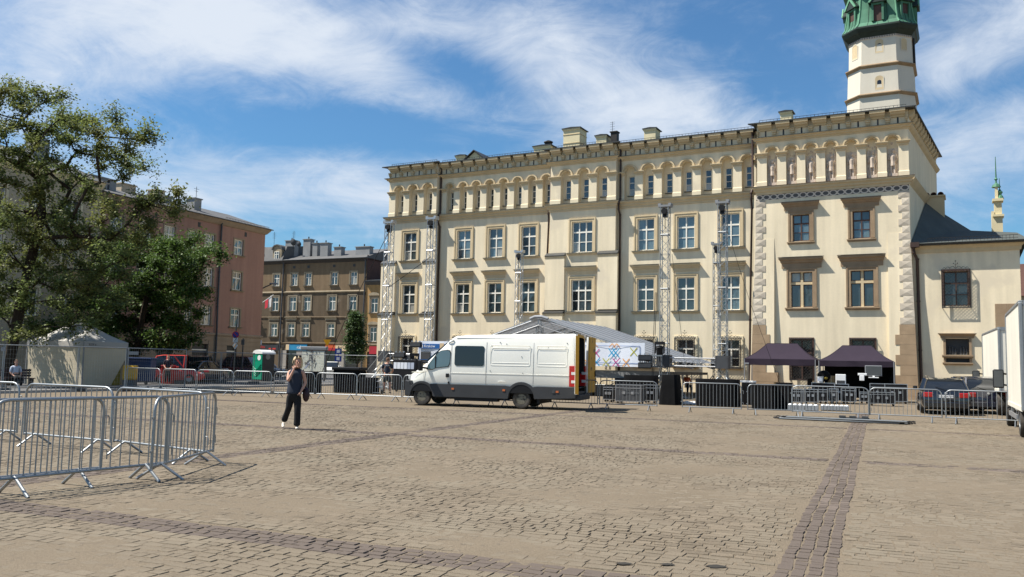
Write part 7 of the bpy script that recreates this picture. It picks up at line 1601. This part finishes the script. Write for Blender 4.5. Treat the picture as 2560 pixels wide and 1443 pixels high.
b3 = Vector((at(893, 912, 61).x, 61, 0)); cl = []
for (y, hw) in ((790, 8), (806, 15), (822, 20), (838, 24), (854, 26), (870, 26), (886, 23), (898, 16)):
    for k in range(3): cl.append((*local(b3, 888 + hw*(k-1)*.62, y, 61 + R2.uniform(-.5, .5)), .42))
tree('young_tree', 'slim columnar young tree beside the corner of the town hall', (b3.x, b3.y, 0), [(0, 0, 0), (0, 0, .8), (.02, 0, 1.6), (0, 0, 2.6), (-.03, 0, 3.8)], cl, 'leaf_young', .15, 900, 22, .06, 9, 1.0)

# ------------------------------------------------------------------ street clutter on the far side
tp_ = Vector((*gp(632, 63.5), 0)); wc = thing('portable_toilet', 'green-doored portable toilet with grey side and white domed roof', 'toilet', tp_, radians(-36))
wc.location = (tp_.x, tp_.y, 0); wd, dp, hh = 1.1, 1.12, 2.0
M().box(.03, wd-.03, .03, dp, .05, hh).build('cabin', 'toilet_grey', wc, bevel=.04); M().box(-.02, wd+.02, -.04, dp+.04, 0, .09).build('skid', 'toilet_grey', wc)
d = M().box(.02, wd-.02, -.02, .028, .12, hh-.02).build('door', 'toilet_green', wc, bevel=.02)
for i in range(4): M().path([(.08+i*.02, -.035, 1.05-.16*i), (.42, -.035, .86-.16*i), (.6, -.035, .9-.14*i), (.98, -.035, 1.25-.16*i)], .028, 6).build('door_rib', 'toilet_green', d)
M().lathe([(.19, -.035), (.19, -.02)], 18, (.74, 0, 1.72), 'y').build('door_disc', 'white_plastic', d); M().box(.1, .5, -.034, -.022, 1.5, 1.95).build('door_panel', 'toilet_green', d, bevel=.01)
m = M(); rings = []
for x, z in ((-.03, 0), (0, .12), (.1, .22), (.3, .29), (wd/2, .31), (wd-.3, .29), (wd-.1, .22), (wd, .12), (wd+.03, 0)): rings.append([(x, -.05, hh), (x, -.05, hh+z), (x, dp+.05, hh+z), (x, dp+.05, hh)])
loft(m, rings); m.build('roof', 'white_plastic', wc, bevel=.02)
M().lathe([(.2, -.015), (.2, .012)], 18, (wd-.02, .5, 1.8), 'x').build('side_disc', 'pavement', wc); M().tube((wd-.25, dp-.15, 1.9), (wd-.25, dp-.15, 2.5), .05, 8).build('vent_pipe', 'toilet_grey', wc)
# map board
mb = Vector((*gp(753, 66), 0)); bd = thing('map_board', 'glazed city map board under a grey canopy', 'notice board', mb, radians(-14))
W_ = 2.0; zt = at(780, 866, 66).z; zb = .72
M().box(0, W_, 0, .16, zb, zt-.32).build('case_body', 'mid_grey', bd); M().box(.04, W_-.1, -.012, .0, zb+.05, zt-.36).build('map_sheet', 'map_paper', bd)
m = M(); rm = random.Random(8)
for k in range(26): x, z = .9 + rm.gauss(0, .22), (zb+zt)/2 - .1 + rm.gauss(0, .5); m.path([(x, -.018, z), (x + rm.uniform(-.2, .2), -.018, z + rm.uniform(-.3, .3)), (x + rm.uniform(-.3, .3), -.018, z + rm.uniform(-.3, .3))], .012, 3)
tag(m.build('map_streets', 'brick', bd), kind='stuff'); M().add([(.25, -.017, zb+.3), (.65, -.017, zb+.75), (.75, -.017, zb+.65), (.4, -.017, zb+.25)], [(0, 1, 2, 3)]).build('map_river', 'pale_blue', bd, fix=False)
M().box(-.1, W_+.1, -.05, .3, zt-.3, zt-.02).build('canopy', 'mid_grey', bd, bevel=.05)
for x in (.08, W_-.08): M().box(x-.06, x+.06, .02, .14, 0, zb).build('post', 'dark_grey', bd)
M().box(W_, W_+.06, -.02, .18, .2, zt-.3).build('edge_post', 'dark_grey', bd)
# lamp post, road signs
def pole(name, lab, x, Y, H_, r=.05, cat='sign'):
    p = at(x, 912, Y); t = thing(name, lab, cat, (p.x, p.y, 0)); M().tube((0, 0, 0), (0, 0, H_), r, 8).build('pole', 'dark_grey', t, smooth=True); return t
lp_ = pole('street_lamp', 'thin dark street lamp with a curved arm in front of the brown tenement', 614, 80, 5.8, .07, 'lamp'); M().path([(0, 0, 5.7), (.1, 0, 6.6), (.5, 0, 7.6), (1.3, 0, 8.3), (2.1, 0, 8.7)], .06, 6).build('arm', 'dark_grey', lp_, smooth=True); M().box(1.9, 2.7, -.12, .12, 8.66, 8.8).build('lamp_head', 'galv', lp_, bevel=.04)
s1 = pole('road_sign', 'pole with round no-stopping sign above two white plates before the pink house', 586, 62, 4.1)
m = M(); zc = at(586, 837, 62).z; m.lathe([(.25, -.06), (.25, -.04)], 20, (0, 0, zc), 'y'); d = m.build('round_plate', 'sign_red', s1); M().lathe([(.2, -.07), (.2, -.061)], 20, (0, 0, zc), 'y').build('disc', 'sign_blue', d); M().box(-.2, .2, -.078, -.071, -.03, .03).build('bar', 'sign_red', d).matrix_local = Matrix.Translation((0, 0, zc)) @ Matrix.Rotation(pi/4, 4, 'Y')
zc = at(586, 849, 62).z; pl = M().box(-.17, .17, -.06, -.04, zc-.2, zc+.14).build('plate', 'white_plastic', s1); M().tube((-.1, -.065, zc-.14), (.1, -.065, zc+.08), .015, 4).build('plate_arrow', 'ink', pl)
zc = at(586, 864, 62).z; dpl = M().add([(0, -.06, zc-.28), (.2, -.06, zc), (0, -.06, zc+.28), (-.2, -.06, zc), (0, -.04, zc-.28), (.2, -.04, zc), (0, -.04, zc+.28), (-.2, -.04, zc)], [(0, 1, 2, 3), (7, 6, 5, 4), (0, 4, 5, 1), (1, 5, 6, 2), (2, 6, 7, 3), (3, 7, 4, 0)]).build('diamond_plate', 'white_plastic', s1); M().tube((-.06, -.065, zc-.12), (.06, -.065, zc+.12), .035, 5).build('diamond_stripe', 'wood_box', dpl)
s2 = pole('road_sign', 'yellow give-way triangle hanging point down over the shop front', 816, 92, at(816, 850, 92).z); zt = at(816, 849, 92).z; zb_ = at(816, 864, 92).z
M().ext([(-.42, zt), (.42, zt), (.06, zb_), (-.06, zb_)], -.08, -.05, 'y').build('triangle_plate', 'sign_yellow', s2)
s3 = pole('road_sign', 'small pale blue street sign on a thin pole before the dark shop', 645, 90, at(645, 852, 90).z); zt = at(645, 851, 90).z; M().box(-.3, .3, -.07, -.04, zt-.45, zt).build('plate', 'pale_blue', s3)
s4 = pole('road_sign', 'plain thin grey sign post beside the pink house door', 605, 66, 3.2)
M().box(-.12, .12, -.07, -.04, 2.7, 3.1).build('plate', 'dark_grey', s4)
s5 = pole('road_sign', 'blue pictogram plates on a post beside the young tree', 845, 75, 2.9)
for z in (2.2, 1.55): pp = M().box(-.3, .3, -.07, -.04, z, z+.5).build('plate', 'sign_blue', s5); M().box(-.14, .14, -.08, -.071, z+.12, z+.38).build('pictogram', 'white_plastic', pp)
fl = thing('flag', 'white over red flag slanting from a short pole on the brown tenement', 'flag', at(655, 752, 108)); M().tube((.1, 0, -.2), (1.6, -.6, .75), .03, 5).build('flagpole', 'white_plastic', fl)
for k, mt in ((0, 'white_cloth'), (1, 'sign_red')): M().add([(.9 - .45*k, -.3 + .15*k, .33 - .26*k), (1.35 - .45*k, -.5 + .18*k, .6 - .27*k), (1.3 - .45*k, -.45, -.75 - .12*k), (.95 - .45*k, -.35, -.95 - .1*k)], [(0, 1, 2, 3)]).build('flag_stripe', mt, fl, fix=False)
# parked cars behind the fence
PK = 'cars parked along the far street'
def parked(x, Y, hd, mt, lab, L=4.3, Wd=1.75, H_=1.45, kind='hatch', name='parked_car'):
    p = at(x, 912, Y); return car(name, lab, (p.x, p.y, 0), AZ(hd), mt, L, Wd, H_, kind, None, PK)
parked(489, 58, -12, 'car_black', 'black people carrier parked tail-on beyond the mesh fence', 4.6, 1.85, 1.75, 'estate'); parked(551, 60, 200, 'car_blue', 'dark saloon with sky-reflecting windscreen parked nose-on', 4.4, 1.76, 1.42, 'saloon')
parked(560, 74, 100, 'car_red', 'dark red van-like car behind the dark saloon', 4.3, 1.8, 1.8, 'estate'); parked(600, 80, 95, 'car_silver', 'silver car behind the row of bicycles', 4.4, 1.75, 1.6, 'estate'); parked(832, 103, 170, 'white_paint', 'white car parked nose-on below the yellow triangle', 4.2, 1.75, 1.5, 'hatch')
parked(445, 60, -14, 'car_blue', 'dark blue car between the red box and the people carrier', 4.3, 1.7, 1.45, 'hatch'); parked(372, 53, 75, 'red_paint', 'small bright red van with open side next to the blue container', 3.3, 1.5, 1.75, 'hatch', 'small_van')
p = at(338, 912, 50); ct = thing('waste_container', 'dark blue waste container with pale rim behind the fence', 'container', (p.x, p.y, 0), radians(5))
M().ext([(-1.0, .2), (1.0, .2), (1.05, 1.45), (-1.05, 1.45)], -.5, .5, 'y').build('tub', 'blue_paint', ct, bevel=.03); M().box(-1.1, 1.1, -.56, .56, 1.45, 1.56).build('lid', 'blue_paint', ct, bevel=.04)
for x in (-.8, .8): M().lathe([(.1, -.04), (.1, .04)], 8, (x, -.4, .1), 'y').build('castor', 'tyre', ct)
p = G(325, 944); sk = thing('yellow_cover', 'mustard yellow covered crate in front of the blue container', 'crate', (at(326, 912, 46).x, 46, 0)); M().box(-.35, .35, -.2, .3, .35, 1.15).build('cover', 'sign_yellow', sk, bevel=.1); M().box(-.3, .3, -.15, .25, 0, .35).build('crate_body', 'dark_grey', sk)
p = at(422, 912, 52.5); rb = thing('red_bin', 'upright red bin beside the dark blue car', 'bin', (p.x, p.y, 0)); M().ext([(-.28, 0), (.28, 0), (.34, 1.05), (-.34, 1.05)], -.3, .3, 'y').build('tub', 'red_paint', rb, bevel=.03); M().box(-.36, .36, -.34, .34, 1.05, 1.13).build('lid', 'shop_red', rb, bevel=.03)
# bicycles
def bicycle(x, Y, rz, lab, mt='bike_blue'):
    p = at(x, 912, Y); t = thing('bicycle', lab, 'bicycle', (p.x, p.y, 0), rz, 'bicycles at the rack'); r = .33
    for wx in (-.52, .52):
        w_ = M().path([(wx + r*cos(2*pi*i/18), 0, r + r*sin(2*pi*i/18)) for i in range(18)], .022, 5, True).build('wheel', 'tyre', t)
        m = M()
        for i in range(9): m.tube((wx, 0, r), (wx + r*cos(2*pi*i/9), 0, r + r*sin(2*pi*i/9)), .004, 3)
        m.build('spokes', 'galv', w_)
    m = M()
    for a, b in (((-.52, .33), (-.08, .3)), ((-.52, .33), (-.2, .78)), ((-.08, .3), (-.2, .82)), ((-.08, .3), (.38, .72)), ((-.2, .76), (.36, .82)), ((.34, .9), (.52, .33)), ((-.2, .82), (-.22, .92))): m.tube((a[0], 0, a[1]), (b[0], 0, b[1]), .02, 5)
    m.build('frame', mt, t); M().ball((-.23, 0, .95), (.13, .06, .035), 8, 5).build('saddle', 'black_paint', t); M().path([(.3, -.28, 1.0), (.36, -.1, 1.02), (.35, 0, .98), (.36, .1, 1.02), (.3, .28, 1.0)], .014, 5).build('handlebar', 'black_paint', t)
    M().lathe([(.09, -.01), (.09, .01)], 10, (-.08, 0, .3), 'y').build('chainring', 'galv', t); return t
for i, x in enumerate((598, 605, 612, 618, 625)): bicycle(x, 68 + .3*i, radians(60 + 7*i), ['bicycle at the outer end of the rack next to the dark saloon', 'second bicycle in the rack from the dark saloon', 'middle bicycle of the rack by the green toilet', 'bicycle one short of the green toilet in the rack', 'bicycle touching the green portable toilet'][i], 'bike_blue' if i % 2 else 'dark_grey')
for i, x in enumerate((694, 706)): bicycle(x, 78, radians(20 + 30*i), ['bicycle leaning by the grey side of the toilet', 'bicycle left under the downpipe near the map board'][i], 'dark_grey')
# steps and ladder frame beside the outer mast
p = at(948, 912, 50); stp = thing('scaffold_steps', 'short aluminium scaffold steps leaning beside the outer mast', 'steps', (p.x, p.y, 0), radians(-25))
for y in (0, .7): M().tube((-.9, y, .1), (.3, y, 1.5), .03, 6).tube((.3, y, 0), (.3, y, 2.3), .03, 6).tube((-.9, y, 1.0), (.3, y, 2.3), .025, 6).build('stringer', 'galv_dull', stp)
for i in range(5): M().box(-.8 + i*.24, -.6 + i*.24, 0, .7, .2 + i*.28, .23 + i*.28).build('tread', 'galv', stp)
tr_ = thing('hand_truck', 'small silver hand truck standing beside the workman', 'trolley', Vector((*gp(946, 43.5), 0)), radians(-10))
for x in (-.18, .18): M().path([(x, 0, .1), (x, .05, 1.2), (x*.6, .1, 1.3)], .018, 6).build('upright', 'alu', tr_); M().lathe([(.11, -.03), (.11, .03)], 12, (x*1.3, .05, .11), 'x').build('wheel', 'tyre', tr_)
for z in (.3, .6, .9): M().tube((-.18, .02, z), (.18, .03, z+.05), .015, 5).build('crossbar', 'alu', tr_)
M().box(-.22, .22, -.25, 0, .05, .07).build('toe_plate', 'alu', tr_)
